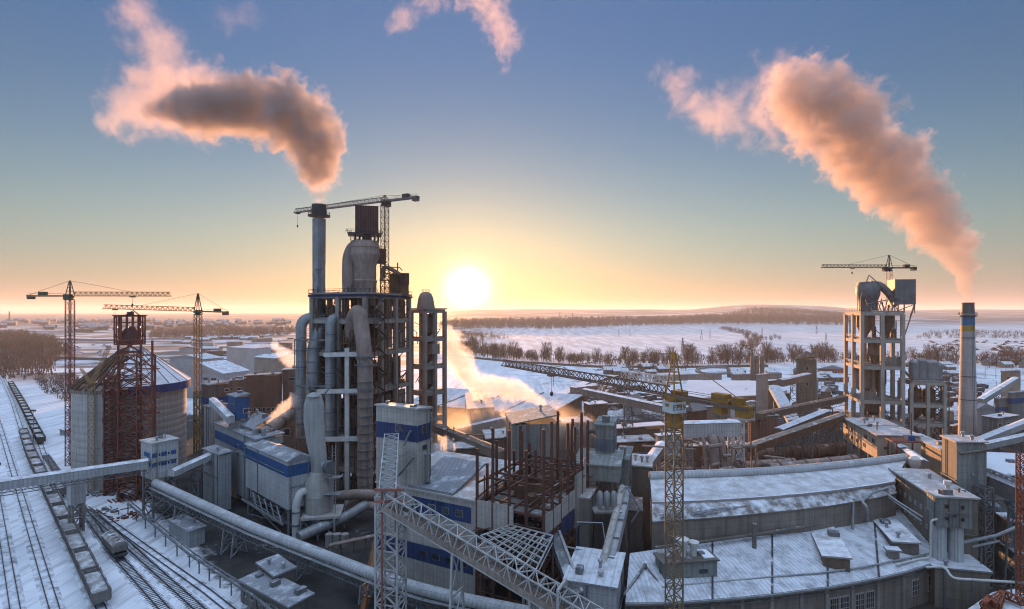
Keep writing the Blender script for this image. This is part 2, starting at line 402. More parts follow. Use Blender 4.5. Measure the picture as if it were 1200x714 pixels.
def groundmat():
    m = bpy.data.materials.new('snowy ground'); m.use_nodes = True; nt = m.node_tree; N = nt.nodes; L = nt.links; bs = N['Principled BSDF']
    tc = N.new('ShaderNodeTexCoord'); sp = N.new('ShaderNodeSeparateXYZ'); L.new(tc.outputs['Object'], sp.inputs[0])
    def mm(op, a, b=0.0, c=None):
        k = N.new('ShaderNodeMath'); k.operation = op
        for i, x in enumerate((a, b) if c is None else (a, b, c)):
            if isinstance(x, (int, float)): k.inputs[i].default_value = x
            else: L.new(x, k.inputs[i])
        return k.outputs[0]
    def mr(f, a, b, c=0.0, d=1.0, st='SMOOTHSTEP'):
        r = N.new('ShaderNodeMapRange'); r.interpolation_type = st
        r.inputs['From Min'].default_value = a; r.inputs['From Max'].default_value = b; r.inputs['To Min'].default_value = c; r.inputs['To Max'].default_value = d
        L.new(f, r.inputs['Value']); return r.outputs[0]
    def tx(s, det=6, ro=.6, st=None):
        n = N.new('ShaderNodeTexNoise'); n.inputs['Scale'].default_value = s; n.inputs['Detail'].default_value = det; n.inputs['Roughness'].default_value = ro
        v = tc.outputs['Object']
        if st:
            mp = N.new('ShaderNodeMapping'); mp.inputs['Scale'].default_value = st[0]; mp.inputs['Rotation'].default_value = (0,0,st[1]); L.new(v, mp.inputs['Vector']); v = mp.outputs[0]
        L.new(v, n.inputs['Vector']); return n.outputs['Fac']
    def mix(f, a, b):
        k = N.new('ShaderNodeMix'); k.data_type = 'RGBA'
        for key, x in (('Factor', f), ('A', a), ('B', b)):
            s = [i for i in k.inputs if i.name == key and i.type == ('VALUE' if key == 'Factor' else 'RGBA')][0]
            if isinstance(x, (int, float, tuple)): s.default_value = x
            else: L.new(x, s)
        return [o for o in k.outputs if o.type == 'RGBA'][0]
    X, Y = sp.outputs[0], sp.outputs[1]
    s = mm('MULTIPLY', mm('ADD', X, Y), .7071)
    plant = mm('MULTIPLY', mr(s, 33, 46), mr(Y, 260, 420, 1, 0))       # swept and dusty works yard
    yard = mm('MULTIPLY', mr(Y, 380, 460), mr(Y, 640, 760, 1, 0))
    cov = mm('SUBTRACT', .76, mm('MULTIPLY', plant, .42)); cov = mm('SUBTRACT', cov, mm('MULTIPLY', mm('MULTIPLY', yard, mr(X, -60, 20)), .20))
    cov = mm('ADD', cov, mr(Y, 700, 780, 0, .12))
    n1 = mm('ADD', mm('MULTIPLY', tx(.045, 8, .68), .62), mm('MULTIPLY', tx(.5, 5, .7), .38))
    snow = mr(mm('SUBTRACT', mm('ADD', n1, cov), 1.0), -.10, .07)
    farp = mm('MULTIPLY', mr(Y, 1900, 2600), mr(tx(.0016, 5, .6, ((1,3.2,1),.12)), .37, .47))  # far dark fields and scrub
    midp = mm('MULTIPLY', mm('MULTIPLY', mr(Y, 430, 520), mr(X, -40, -140)), mr(tx(.006, 6, .65, ((1,2.4,1),.0)), .43, .53))
    snow = mm('MULTIPLY', snow, mm('SUBTRACT', 1.0, mm('MULTIPLY', mm('MAXIMUM', farp, midp), .85)))
    plough = tx(.06, 3, .6, ((1,.12,1), .55))
    sn = mix(mr(plough, .35, .7), (.62,.64,.68,1), (.78,.80,.83,1)); sn = mix(mr(Y, 480, 800, 0, .85), sn, mix(mr(plough, .40, .62), (.42,.42,.43,1), (.62,.63,.65,1)))
    sn = mix(mm('MULTIPLY', mr(tx(.25, 6, .7), .45, .75), .35), sn, (.42,.41,.42,1))
    ln_ = mm('MULTIPLY', mr(tx(.35, 5, .7, ((1,.06,1), -.785)), .46, .66), mr(Y, 420, 520, .6, 0)); sn = mix(ln_, sn, (.27,.265,.27,1))
    dirt = mix(mr(tx(.12, 6, .7), .35, .65), (.055,.051,.049,1), (.024,.023,.023,1))
    dirt = mix(mr(Y, 500, 700), dirt, mix(mr(tx(.004), .4, .6), (.115,.078,.058,1), (.065,.046,.036,1)))
    L.new(mix(snow, dirt, sn), bs.inputs['Base Color']); bs.inputs['Roughness'].default_value = .85; bs.inputs['Specular IOR Level'].default_value = .15
    bp = N.new('ShaderNodeBump'); bp.inputs['Strength'].default_value = .12; bp.inputs['Distance'].default_value = .2; L.new(mm('ADD', snow, tx(.8, 5, .7)), bp.inputs['Height']); L.new(bp.outputs[0], bs.inputs['Normal'])
    return m
struct('ground', g, groundmat(), 'snow covered ground with dark swept works yard, running out to low hills')
# ---------------------------------------------------------------- haze
hz = MB(); hz.prism([(-26000,-480),(26000,-480),(26000,23500),(-26000,23500)], -2.0, 262)
hm = bpy.data.materials.new('winter haze'); hm.use_nodes = True; hn = hm.node_tree
hn.nodes.remove(hn.nodes['Principled BSDF'])
pv = hn.nodes.new('ShaderNodeVolumePrincipled'); pv.inputs['Color'].default_value = (.90,.90,.91,1); pv.inputs['Density'].default_value = HAZE = 6e-5; pv.inputs['Anisotropy'].default_value = .25
hn.links.new(pv.outputs[0], hn.nodes['Material Output'].inputs['Volume'])
ho = hz.build('haze', hm, None, None, (0,0,0)); ho['kind'] = 'stuff'; ho['label'] = 'thin warm winter haze lying over the plain'
# ---------------------------------------------------------------- bare trees
def tree_meshes(seed, h, spread, ntw, trunk=True):
    rnd = random.Random(seed); t = MB(); c = MB()
    t.tube([(0,0,0),(rnd.uniform(-.2,.2),rnd.uniform(-.2,.2),h*.35),(rnd.uniform(-.5,.5),0,h*.7)], [h*.022,h*.016,h*.006], 6)
    for k in range(9):
        a = rnd.uniform(0, 6.28); z0 = h*rnd.uniform(.22,.55); z1 = min(h*.95, z0+h*rnd.uniform(.18,.42)); r = spread*rnd.uniform(.4,.85)
        t.tube([(0,0,z0),(math.cos(a)*r*.5, math.sin(a)*r*.5, (z0+z1)/2),(math.cos(a)*r, math.sin(a)*r, z1)], [h*.010,h*.007,h*.003], 5)
    for k in range(ntw):
        a = rnd.uniform(0, 6.28); q = rnd.random()**.6; zz = h*(.18+.62*rnd.random()); env = math.sin(max(.05, min(1, (zz/h-.08)/.95))*math.pi)**.7
        r = spread*q*env; p = V((math.cos(a)*r, math.sin(a)*r, zz)); L_ = h*rnd.uniform(.10,.24)
        d = V((math.cos(a)*.55+rnd.uniform(-.35,.35), math.sin(a)*.55+rnd.uniform(-.35,.35), rnd.uniform(.7,1.5))).normalized()
        s_ = d.cross(V((rnd.uniform(-1,1),rnd.uniform(-1,1),.2))).normalized()*h*rnd.uniform(.004,.009)
        c.add([p-s_, p+s_, p+d*L_], [(0,1,2)])
    return t, c
TREEP = []
for i, (h, s, n) in enumerate(((17,5.0,300),(14,4.0,260),(21,5.2,340),(11,4.6,240))):
    t, c = tree_meshes(11+i, h, s, n)
    r = thing('bare_tree', 'bare brown deciduous tree in the long tree belt behind the works', 'tree', (0,0,0), 'bare trees of the belt between works and fields')
    t.build('trunk', TIMBER, r); c.build('crown', TWIG, r); TREEP.append(r)
def along(pts, n, jit, rnd):
    segs = [(a, b, (b-a).length) for a, b in zip(pts, pts[1:])]; tot = sum(s[2] for s in segs); out = []
    for k in range(n):
        q = (k+rnd.random())/n*tot
        for a, b, l in segs:
            if q <= l: break
            q -= l
        p = a+(b-a)*min(1, q/l); out.append(V((p.x+rnd.gauss(0, jit), p.y+rnd.gauss(0, jit), 0)))
    return out
rnd = random.Random(5)
belts = [([(528,410),(600,421),(680,426),(760,428),(860,426),(940,424),(1000,425)], 205, 11, 1.1),
         ([(1055,424),(1110,427),(1160,428),(1210,424)], 58, 10, 1.0),
         ([(700,433),(770,436),(850,436)], 14, 6, .62), ([(862,411),(885,403),(915,397)], 16, 9, .8)]
used = set()
for pts, n, jit, sc_ in belts:
    for p in along([G(*q) for q in pts], n, jit, rnd):
        i = rnd.randrange(4); p.z = terr(p.x, p.y)
        if i not in used: used.add(i); o = TREEP[i]; o.location = p; o.rotation_euler.z = rnd.uniform(0,6); o.scale = (sc_,)*3
        else: dup(TREEP[i], p, rnd.uniform(0, 6.28), None, sc_*rnd.uniform(.65,1.25))
def wood(name, label, spots, m, hmin, hmax, per=26, seed=1):
    rnd = random.Random(seed); c = MB(); vs = []; fs = []
    for p in spots:
        h = rnd.uniform(hmin, hmax); s = h*.34
        for k in range(per):
            a = rnd.uniform(0, 6.28); zz = h*rnd.uniform(.05, .95); env = math.sin(min(1, max(.08, zz/h))*math.pi)**.5
            r = s*math.sqrt(rnd.random())*env; b = V((p.x+math.cos(a)*r, p.y+math.sin(a)*r, p.z+zz)); w_ = h*rnd.uniform(.018,.05); a2 = rnd.uniform(0, 6.28)
            q = V((math.cos(a2)*w_, math.sin(a2)*w_, 0)); i = len(vs)
            vs += [tuple(b-q), tuple(b+q), tuple(b+V((q.y*.4, -q.x*.4, h*rnd.uniform(.16,.36))))]; fs.append((i, i+1, i+2))
    c.add(vs, fs); o = c.build(name, m, None, None, (0,0,0)); o['kind'] = 'stuff'; o['label'] = label; o['category'] = 'woodland'; return o
def fill(poly, n, rnd):
    """random ground points inside a photo polygon"""
    xs = [p[0] for p in poly]; ys = [p[1] for p in poly]; W = [G(*p) for p in poly]; out = []
    x0, x1 = min(q.x for q in W), max(q.x for q in W); y0, y1 = min(q.y for q in W), max(q.y for q in W)
    def inside(x, y):
        c = False; j = len(W)-1
        for i in range(len(W)):
            if (W[i].y > y) != (W[j].y > y) and x < (W[j].x-W[i].x)*(y-W[i].y)/(W[j].y-W[i].y)+W[i].x: c = not c
            j = i
        return c
    k = 0
    while len(out) < n and k < n*200:
        k += 1; x, y = rnd.uniform(x0, x1), rnd.uniform(y0, y1)
        if inside(x, y): out.append(V((x, y, terr(x, y))))
    return out
rnd = random.Random(9)
wood('left_wood', 'reddish brown leafless wood at the left edge beyond the sidings', fill([(-60,392),(30,394),(62,402),(84,418),(62,428),(58,445),(30,452),(-20,440),(-90,430)], 1500, rnd), TWIG, 10, 17, 30, 2)
wood('scrub', 'dark brown scrub on the ground left of the silo', fill([(40,446),(86,440),(100,452),(84,474),(70,470),(52,462)], 320, rnd), TWIGD, 2.5, 5.5, 22, 3)
wood('far_wood', 'long dark forest strip along the far side of the snow field', fill([(515,386.5),(640,387.5),(760,384.5),(850,383.5),(990,384.5),(1000,381.5),(860,380.0),(700,381.5),(520,382.5)], 3200, rnd), TWIG, 16, 26, 20, 4)
wood('hillside_wood', 'dark wood on the hill behind the right preheater tower', fill([(830,384),(985,383),(1010,378.5),(960,375),(880,376)], 1500, rnd), TWIG, 16, 26, 16, 14)
wood('field_thicket', 'curved dark thicket running across the snow field', fill([(868,412),(880,403),(868,393),(850,388.5),(842,387),(850,385.5),(880,391),(896,400),(886,410)], 260, rnd), TWIGD, 6, 11, 24, 5)
wood('town_wood', 'hazy brown woods in front of the far town', fill([(175,398),(300,398),(350,392),(350,386),(230,386),(180,388)], 1500, rnd), TWIG, 9, 15, 20, 6)
wood('plain_wood', 'low scattered thickets on the plain at far right', fill([(1070,398),(1200,398),(1210,391),(1130,388.5),(1090,391)], 420, rnd), TWIGD, 6, 10, 18, 7)
wood('belt_brush', 'low reddish brush between the trees of the belt', [q+V((0,0,0)) for q in along([G(*z) for z in ((520,409),(600,421),(680,426),(760,428),(860,426),(940,424),(1000,425),(1055,425),(1110,427),(1210,425))], 1000, 13, rnd)], TWIG, 5, 12, 20, 18)
wood('north_wood', 'brown brush band beside the snow field edge', fill([(520,398),(560,401),(600,397),(580,393.5),(520,392)], 260, rnd), TWIG, 7, 12, 20, 8)
# ---------------------------------------------------------------- building kit
def win(parent, b, face, a, z, w_, h_, fm=None, gm=None):
    n = -b.v if face == 'L' else -b.u; t = b.u if face == 'L' else b.v; n = V((n.x, n.y, 0)); t = V((t.x, t.y, 0))
    c = b.p(a, 0, z) if face == 'L' else b.p(0, a, z)
    def slab(ww, hh, o0, o1):
        q = [c+t*(-ww/2)+n*o0, c+t*(ww/2)+n*o0, c+t*(ww/2)+n*o1, c+t*(-ww/2)+n*o1]
        return MB().prism([(p.x, p.y) for p in q], z-hh/2, z+hh/2)
    f = slab(w_, h_, -.03, .07).build('window', fm or WHITEST, parent)
    slab(w_-.28, h_-.28, .02, .09).build('pane', gm or GLASS, f); return f
def ring(b, z0, z1, e): return b.body(None, e, z0, z1)
def gable(b, zr, over=.4, axis='u', th=.3):
    """pitched roof shell over a block; ridge along u or v"""
    e = over; A = [b.p(-e,-e,b.z1), b.p(b.lu+e,-e,b.z1), b.p(b.lu+e,b.lv+e,b.z1), b.p(-e,b.lv+e,b.z1)]
    if axis == 'u': r0, r1 = b.p(-e, b.lv/2, zr), b.p(b.lu+e, b.lv/2, zr); top = [A[0],A[1],r1,r0]; bt = [A[2],A[3],r0,r1]; g1 = [A[1],A[2],r1]; g2 = [A[3],A[0],r0]
    else: r0, r1 = b.p(b.lu/2, -e, zr), b.p(b.lu/2, b.lv+e, zr); top = [A[1],A[2],r1,r0]; bt = [A[3],A[0],r0,r1]; g1 = [A[0],A[1],r0]; g2 = [A[2],A[3],r1]
    m = MB(); lowv = [p-V((0,0,th)) for p in A]
    m.add(top, [(0,1,2,3)]); m.add(bt, [(0,1,2,3)]); m.add(g1, [(0,1,2)]); m.add(g2, [(0,1,2)])
    m.add(lowv+A, [(3,2,1,0),(0,1,5,4),(1,2,6,5),(2,3,7,6),(3,0,4,7)]); return m
def mono(b, dz, over=.35, th=.35, side='u'):
    """flat slab tilted by dz so that it drains; rises along v (or u)"""
    e = over; zs = [0,0,dz,dz] if side == 'u' else [0,dz,dz,0]
    q = [b.p(-e,-e), b.p(b.lu+e,-e), b.p(b.lu+e,b.lv+e), b.p(-e,b.lv+e)]
    lo = [V((p.x,p.y,b.z1+z)) for p, z in zip(q, zs)]
    return MB().hexa(lo, [p+V((0,0,th)) for p in lo]) if (q[1]-q[0]).cross(q[3]-q[0]).z > 0 else MB().hexa(lo[::-1], [p+V((0,0,th)) for p in lo[::-1]])
def building(name, label, b, wm, rm, cat='building', roof='flat', dz=.5, group=None, bands=(), bm=None, wins=(), wmix=None, root=None, rail=False):
    r = root or thing(name, label, cat, b.c(), group)
    b.body().build('wall', wm, r)
    if roof == 'flat': rf = mono(b, dz).build('roof', rm, r)
    else: rf = gable(b, b.z1+dz, .4, roof).build('roof', rm, r)
    for z0, z1 in bands: ring(b, z0, z1, .06).build('stripe', bm or BLUE, r)
    for wdat in wins: win(r, b, *wdat)
    rnd = random.Random(int(abs(b.N.x*7+b.N.y*13+b.z1*31)*10)); hgt = b.z1-b.z0; zt = b.z1+(dz if roof == 'flat' else 0)
    if b.N.y < 330 and min(b.lu, b.lv) > 2.5:
        if roof == 'flat':
            nk = rnd.choice((1,2,2,3))
            for k in range(nk):
                p = b.p(b.lu*((k+rnd.uniform(.2,.8))/nk), b.lv*rnd.uniform(.15,.85)); q = rnd.random()
                if q < .5: MB().lathe((p.x,p.y,zt-.4), [(.28,0),(.28,1.3),(.5,1.4),(.5,1.75),(.1,1.95)], 10).build('roof_vent', GALV, r)
                else: MB().box(p, rnd.uniform(.5,1.1), rnd.uniform(.4,.9), zt-.4, zt+rnd.uniform(.7,1.3), math.atan2(b.v.y,b.v.x)).build('roof_unit', GALVD, r)
        if hgt > 4:
            for face in ('L','R'):
                ln = b.lu if face == 'L' else b.lv
                if ln < 4: continue
                for k in range(rnd.choice((0,1,1,2))):
                    a = ln*rnd.uniform(.08,.92); p0 = b.p(a,-.16,b.z0) if face == 'L' else b.p(-.16,a,b.z0)
                    MB().tube([p0, p0+V((0,0,hgt-.1))], .11, 6).build('downpipe', GALVD, r)
                if rnd.random() < .6:
                    a = ln*rnd.uniform(.2,.8); z = b.z0+(1.15 if b.z0 < 1 else 1.2); bw = Bx(b.p(a,-.05) if face == 'L' else b.p(-.05,a), b.u if face == 'L' else b.v, b.v if face == 'L' else b.u, 1.1, .08, b.z0+.02, b.z0+2.3); bw.body().build('door', GALVD, r)
                if rnd.random() < .5 and hgt > 7:
                    z = b.z0+hgt*rnd.uniform(.35,.75); a0, a1 = ln*.05, ln*.95; p0, p1 = (b.p(a0,-.3,z), b.p(a1,-.3,z)) if face == 'L' else (b.p(-.3,a0,z), b.p(-.3,a1,z))
                    MB().tube([p0,p1], .14, 6).build('wall_pipe', GALVD, r)
                if rnd.random() < .5 and hgt > 6:
                    a = ln*rnd.uniform(.1,.9); p0 = b.p(a,-.22,b.z0) if face == 'L' else b.p(-.22,a,b.z0); t = (b.u if face == 'L' else b.v); t = V((t.x,t.y,0))*.22; m = MB(); m.bar(p0-t, p0-t+V((0,0,hgt+.8)), .07); m.bar(p0+t, p0+t+V((0,0,hgt+.8)), .07)
                    for k in range(int(hgt/.7)): m.bar(p0-t+V((0,0,k*.7)), p0+t+V((0,0,k*.7)), .05)
                    m.build('ladder', GALVD, r)
    if rail:
        m = MB(); q = [b.p(0,0,b.z1+.5), b.p(b.lu,0,b.z1+.5), b.p(b.lu,b.lv,b.z1+.5), b.p(0,b.lv,b.z1+.5)]
        for i in range(4):
            p0, p1 = q[i], q[(i+1)%4]
            m.bar(p0+V((0,0,1.1)), p1+V((0,0,1.1)), .08); n = max(2, int((p1-p0).length/2))
            for k in range(n): m.bar(p0.lerp(p1, k/n), p0.lerp(p1, k/n)+V((0,0,1.1)), .08)
        m.build('railing', GALVD, r)
    return r
def wgrid(b, face, z, n, w_, h_, a0=1.5, a1=None):
    ln = b.lu if face == 'L' else b.lv; a1 = ln-1.5 if a1 is None else a1
    return [(face, a0+(a1-a0)*(i/(n-1) if n > 1 else .5), z, w_, h_) for i in range(n)]
def legs4(b, z0, z1, t, n=3):
    """braced leg frame under a block"""
    m = MB(); c = [b.p(t,t), b.p(b.lu-t,t), b.p(b.lu-t,b.lv-t), b.p(t,b.lv-t)]
    for p in c: m.bar((p.x,p.y,z0), (p.x,p.y,z1), t)
    for i in range(4):
        p, q = c[i], c[(i+1)%4]
        for k in range(n):
            a, d = z0+(z1-z0)*k/n, z0+(z1-z0)*(k+1)/n
            m.bar((p.x,p.y,a), (q.x,q.y,d), t*.5); m.bar((q.x,q.y,a), (p.x,p.y,d), t*.5); m.bar((p.x,p.y,d), (q.x,q.y,d), t*.6)
    return m
def trestle(p, z, w_, dirv, t=.3, n=3, splay=.25, z0=0.0):
    """portal of two splayed legs with bracing, spanning across dirv"""
    s = V((dirv.y, -dirv.x, 0)).normalized(); m = MB(); a0 = V((p.x,p.y,z0))-s*(w_/2+splay*z*.15); a1 = V((p.x,p.y,z))-s*w_/2
    b0 = V((p.x,p.y,z0))+s*(w_/2+splay*z*.15); b1 = V((p.x,p.y,z))+s*w_/2
    m.bar(a0, a1, t); m.bar(b0, b1, t)
    for k in range(n):
        u0, u1 = k/n, (k+1)/n
        m.bar(a0.lerp(a1,u0), b0.lerp(b1,u1), t*.55); m.bar(b0.lerp(b1,u0), a0.lerp(a1,u1), t*.55); m.bar(a0.lerp(a1,u1), b0.lerp(b1,u1), t*.7)
    return m
def gallery(name, label, pts, w_, h_, wm, rm, sup=(), cat='conveyor', tm=None, truss=True, z0=0.0, group=None, supw=None):
    """enclosed conveyor bridge along 3-D points (floor level); supports at given fractions"""
    pts = [V(p) for p in pts]; r = thing(name, label, cat, V((pts[0].x, pts[0].y, 0)), group); body = MB(); roof = MB(); tr = MB()
    for a, b in zip(pts, pts[1:]):
        d = (b-a).normalized(); s = V((d.y, -d.x, 0)).normalized()*w_/2; up = V((0,0,h_))
        body.hexa([a-s, a+s, b+s, b-s], [a-s+up, a+s+up, b+s+up, b-s+up])
        e = s*1.1; z = up+V((0,0,.02)); m_ = V((0,0,.45))
        roof.add([a-e+z, b-e+z, b+z+m_, a+z+m_, a+e+z, b+e+z], [(0,1,2,3),(3,2,5,4),(0,3,4),(1,5,2),(0,4,5,1)])
        if truss:
            n = max(2, int((b-a).length/(h_*1.5))); dn = V((0,0,-h_*.55))
            for sg in (-1, 1):
                q = s*sg*1.03; tr.bar(a+q+dn, b+q+dn, .18)
                for k in range(n):
                    p0, p1 = a.lerp(b, k/n), a.lerp(b, (k+1)/n); pm = (p0+p1)/2
                    tr.bar(p0+q+dn, pm+q, .12); tr.bar(pm+q, p1+q+dn, .12)
    body.build('enclosure', wm, r); roof.build('roof', rm, r)
    if truss: tr.build('truss', tm or GALVD, r)
    L_ = [(b-a).length for a, b in zip(pts, pts[1:])]; tot = sum(L_)
    for f in sup:
        q = f*tot
        for (a, b), l in zip(zip(pts, pts[1:]), L_):
            if q <= l+1e-6: break
            q -= l
        p = a.lerp(b, q/l); dv = (b-a); zt = p.z-(h_*.55 if truss else 0)
        if zt > z0+1: trestle(p, zt, supw or w_*.9, dv, .35, max(2, int((zt-z0)/4)), .5, z0).build('trestle', tm or GALVD, r)
    return r
def crane(label, base, zj, dirv, Lj, Lc, apex, w_, mm, jm, hm, slope=0.0, hookf=.5, hookl=6, z0=None, low=None, cabm=None):
    base = V(base); z0 = base.z if z0 is None else z0; r = thing('tower_crane', label, 'crane', (base.x, base.y, z0)); d = V((dirv[0], dirv[1], 0)).normalized(); s = V((d.y, -d.x, 0))
    top = V((base.x, base.y, zj)); h = zj-z0; n = max(6, int(h/(w_*1.1)))
    MB().truss((base.x,base.y,z0), top-V((0,0,1.6)), w_, w_, n, w_*.12, up=V((s.x,s.y,0)), td=w_*.07).build('mast', mm, r)
    if low: MB().truss((base.x,base.y,z0), (base.x,base.y,z0+low), w_*1.02, w_*1.02, max(3, int(low/w_)), w_*.19, up=V((s.x,s.y,0)), td=w_*.1).build('mast_base', GREENST, r)
    MB().lathe(top-V((0,0,1.7)), [(w_*.75,0),(w_*.75,.5),(w_*.55,.5),(w_*.55,1.0),(w_*.8,1.0),(w_*.8,1.7)], 12, smooth=False).build('slewing_ring', hm, r)
    cb = MB().box(top+s*(w_*.95)+d*w_*.3, w_*.55, w_*.45, zj-1.6, zj+.6, math.atan2(d.y, d.x)); c = cb.build('operator_cab', cabm or hm, r)
    MB().box(top+s*(w_*.95)+d*w_*.62, w_*.28, w_*.4, zj-.8, zj+.35, math.atan2(d.y, d.x)).build('pane', GLASS, c)
    th = MB(); ap = V((base.x, base.y, apex))
    for i in (-1,1):
        for j in (-1,1): th.bar(top+s*i*w_*.5+d*j*w_*.5, ap+s*i*.12+d*j*.12, w_*.13)
    for k in (.3,.55,.78):
        q = [top.lerp(ap, k)+(s*i+d*j)*w_*.5*(1-k) for i, j in ((-1,-1),(1,-1),(1,1),(-1,1))]
        for a in range(4): th.bar(q[a], q[(a+1)%4], w_*.07)
    th.build('tower_head', hm, r)
    je = top+d*Lj+V((0,0,Lj*slope)); MB().truss3(top+d*w_*.5, je, w_*.75, w_*.75, int(Lj/(w_*.95)), w_*.13, w_*.075).build('jib', jm, r)
    ce = top-d*Lc-V((0,0,Lc*slope)); m = MB()
    for i in (-1,1):
        m.bar(top+s*i*w_*.4, ce+s*i*w_*.4, w_*.2, w_*.28); m.bar(top+s*i*w_*.4+V((0,0,1)), ce+s*i*w_*.4+V((0,0,1)), .07)
    for k in range(8): m.bar(top.lerp(ce,k/7)-s*w_*.4, top.lerp(ce,k/7)+s*w_*.4, .15)
    m.build('counter_jib', jm, r)
    MB().box(ce+d*1.0, 1.0, w_*.42, ce.z-1.3, ce.z+.4, math.atan2(d.y, d.x)).build('counterweight', CONCD if cabm is None else hm, r)
    MB().box(ce+d*(Lc*.35), 1.3, w_*.35, ce.z+.3, ce.z+1.6, math.atan2(d.y, d.x)).build('winch', hm, r)
    t = MB(); t.bar(ap, top.lerp(je, .62)+V((0,0,w_*.75)), .1); t.build('tie_bar', hm, r); t = MB(); t.bar(ap, ce+V((0,0,.3)), .1); t.build('tie_bar', hm, r)
    hp = top.lerp(je, hookf); tr = MB().box(hp-V((0,0,.3)), .7, w_*.4, hp.z-.55, hp.z-.15, math.atan2(d.y, d.x)).build('trolley', hm, r)
    k = MB(); k.bar(hp-V((0,0,.5)), hp-V((0,0,hookl)), .07); k.lathe(hp-V((0,0,hookl+1)), [(.1,0),(.35,.3),(.35,.8),(.1,1.1)], 8); k.build('hook_block', DARK, r)
    return r
def frame_tower(root, b, zs, nu, nv, cw, cm, sm, over=.6, slab=.55, inner=True, skip=()):
    """concrete frame: columns, beams, slabs as parts"""
    for i in range(nu+1):
        for j in range(nv+1):
            if not inner and 0 < i < nu and 0 < j < nv: continue
            p = b.p(b.lu*i/nu, b.lv*j/nv); MB().box(p, cw/2, cw/2, b.z0, zs[-1]-.02, math.atan2(b.v.y, b.v.x)).build('column', cm, root)
    for k, z in enumerate(zs):
        m = MB()
        for i in range(nu+1):
            m.bar(b.p(b.lu*i/nu, 0, z), b.p(b.lu*i/nu, b.lv, z), cw*.62, cw*1.0)
        for j in range(nv+1):
            m.bar(b.p(0, b.lv*j/nv, z+.013), b.p(b.lu, b.lv*j/nv, z+.013), cw*.58, cw*.96)
        m.build('floor_beams', cm, root)
        if k not in skip: b.body(None, over if k == len(zs)-1 else -.3, z+cw*.53, z+cw*.53+slab).build('floor_slab', sm, root)
def railing(pts, h=1.1, t=.09, gap=2.0):
    m = MB()
    for a, b in zip(pts, pts[1:]):
        a = V(a); b = V(b); up = V((0,0,h)); m.bar(a+up, b+up, t); m.bar(a+up*.55, b+up*.55, t*.7); n = max(1, int((b-a).length/gap))
        for k in range(n+1): m.bar(a.lerp(b,k/n), a.lerp(b,k/n)+up, t)
    return m
# ---------------------------------------------------------------- rail yard
def SL(s, l, z=0.0): return V(((s-l)*.70711, (s+l)*.70711, z))
tdir = V((-.70711, .70711, 0))
def track(label, pts, ties=False):
    pts = [SL(*p) for p in pts]
    bed = MB(); rl = MB(); sl_ = MB()
    for a, b in zip(pts, pts[1:]):
        d = (b-a).normalized(); s = V((d.y, -d.x, 0))
        e = V((0,0,.16)); o = s*1.75; t = s*1.35
        bed.hexa([a-o, a+o, b+o, b-o], [a-t+e, a+t+e, b+t+e, b-t+e])
        for k in (-1, 1): rl.bar(a+s*k*.76+V((0,0,.40)), b+s*k*.76+V((0,0,.40)), .16, .2)
        n = int((b-a).length/.9)
        if ties and (a+b).length/2 < 300:
            for k in range(n):
                p = a.lerp(b, (k+.5)/n)+V((0,0,.235)); sl_.bar(p-s*1.3, p+s*1.3, .28, .15)
    r = thing('railway_track', label, 'railway', V((pts[0].x, pts[0].y, 0))); r['kind'] = 'structure'; del r['category']
    bed.build('ballast', BALL, r); rl.build('rail', RAIL, r)
    if sl_.v: sl_.build('sleepers', TIES, r)
TIES = M('snowy ties', (.15,.145,.145), (.09,.088,.088), sc=.6, snow=.5, streak=0)
BALL = M('snowy ballast', (.075,.07,.068), (.045,.042,.04), sc=.5, snow=.80, streak=0)
track('railway track at the far left edge of the yard', [(2,70),(2,900)])
track('second railway track from the left edge of the yard', [(7,70),(7,900)])
track('snowy empty railway track beside the grey wagons', [(12.6,70),(12.6,900)])
track('railway track carrying the row of grey open wagons', [(19.5,70),(19.2,150),(18.8,300),(22,500),(24,900)])
track('railway track carrying the row of green wagons', [(20.5,205),(21.5,240),(24,331),(25.2,460),(27,900)])
track('railway track under the lone hopper wagon', [(28.4,75),(28.2,127),(26,165),(25.0,212),(23.6,300)], True)
track('curving siding that branches right of the lone hopper wagon', [(34.5,75),(33.2,122),(30.2,158),(26.5,205)], True)
track('outermost siding curving along the pipe fence', [(41,80),(36.4,129),(32,165),(27.2,206)])
WAGG = M('grey wagon paint', (.22,.205,.195), (.13,.12,.115), sc=.6, streak=.4, snow=.25)
WAGGR = M('green wagon paint', (.05,.085,.06), (.03,.05,.038), sc=.6, streak=.4, snow=.2)
LOAD = M('snowed over wagon load', (.33,.315,.30), (.22,.21,.20), sc=.5, snow=.35, streak=0)
def bogie(x):
    m = MB()
    for y in (-.95, .95):
        m.bar((x-1.3,y,.85), (x+1.3,y,.85), .18, .35)
        for q in (-.9, .9):
            m.tube([(x+q, y-.09, .95), (x+q, y+.09, .95)], .48, 12)
    return m
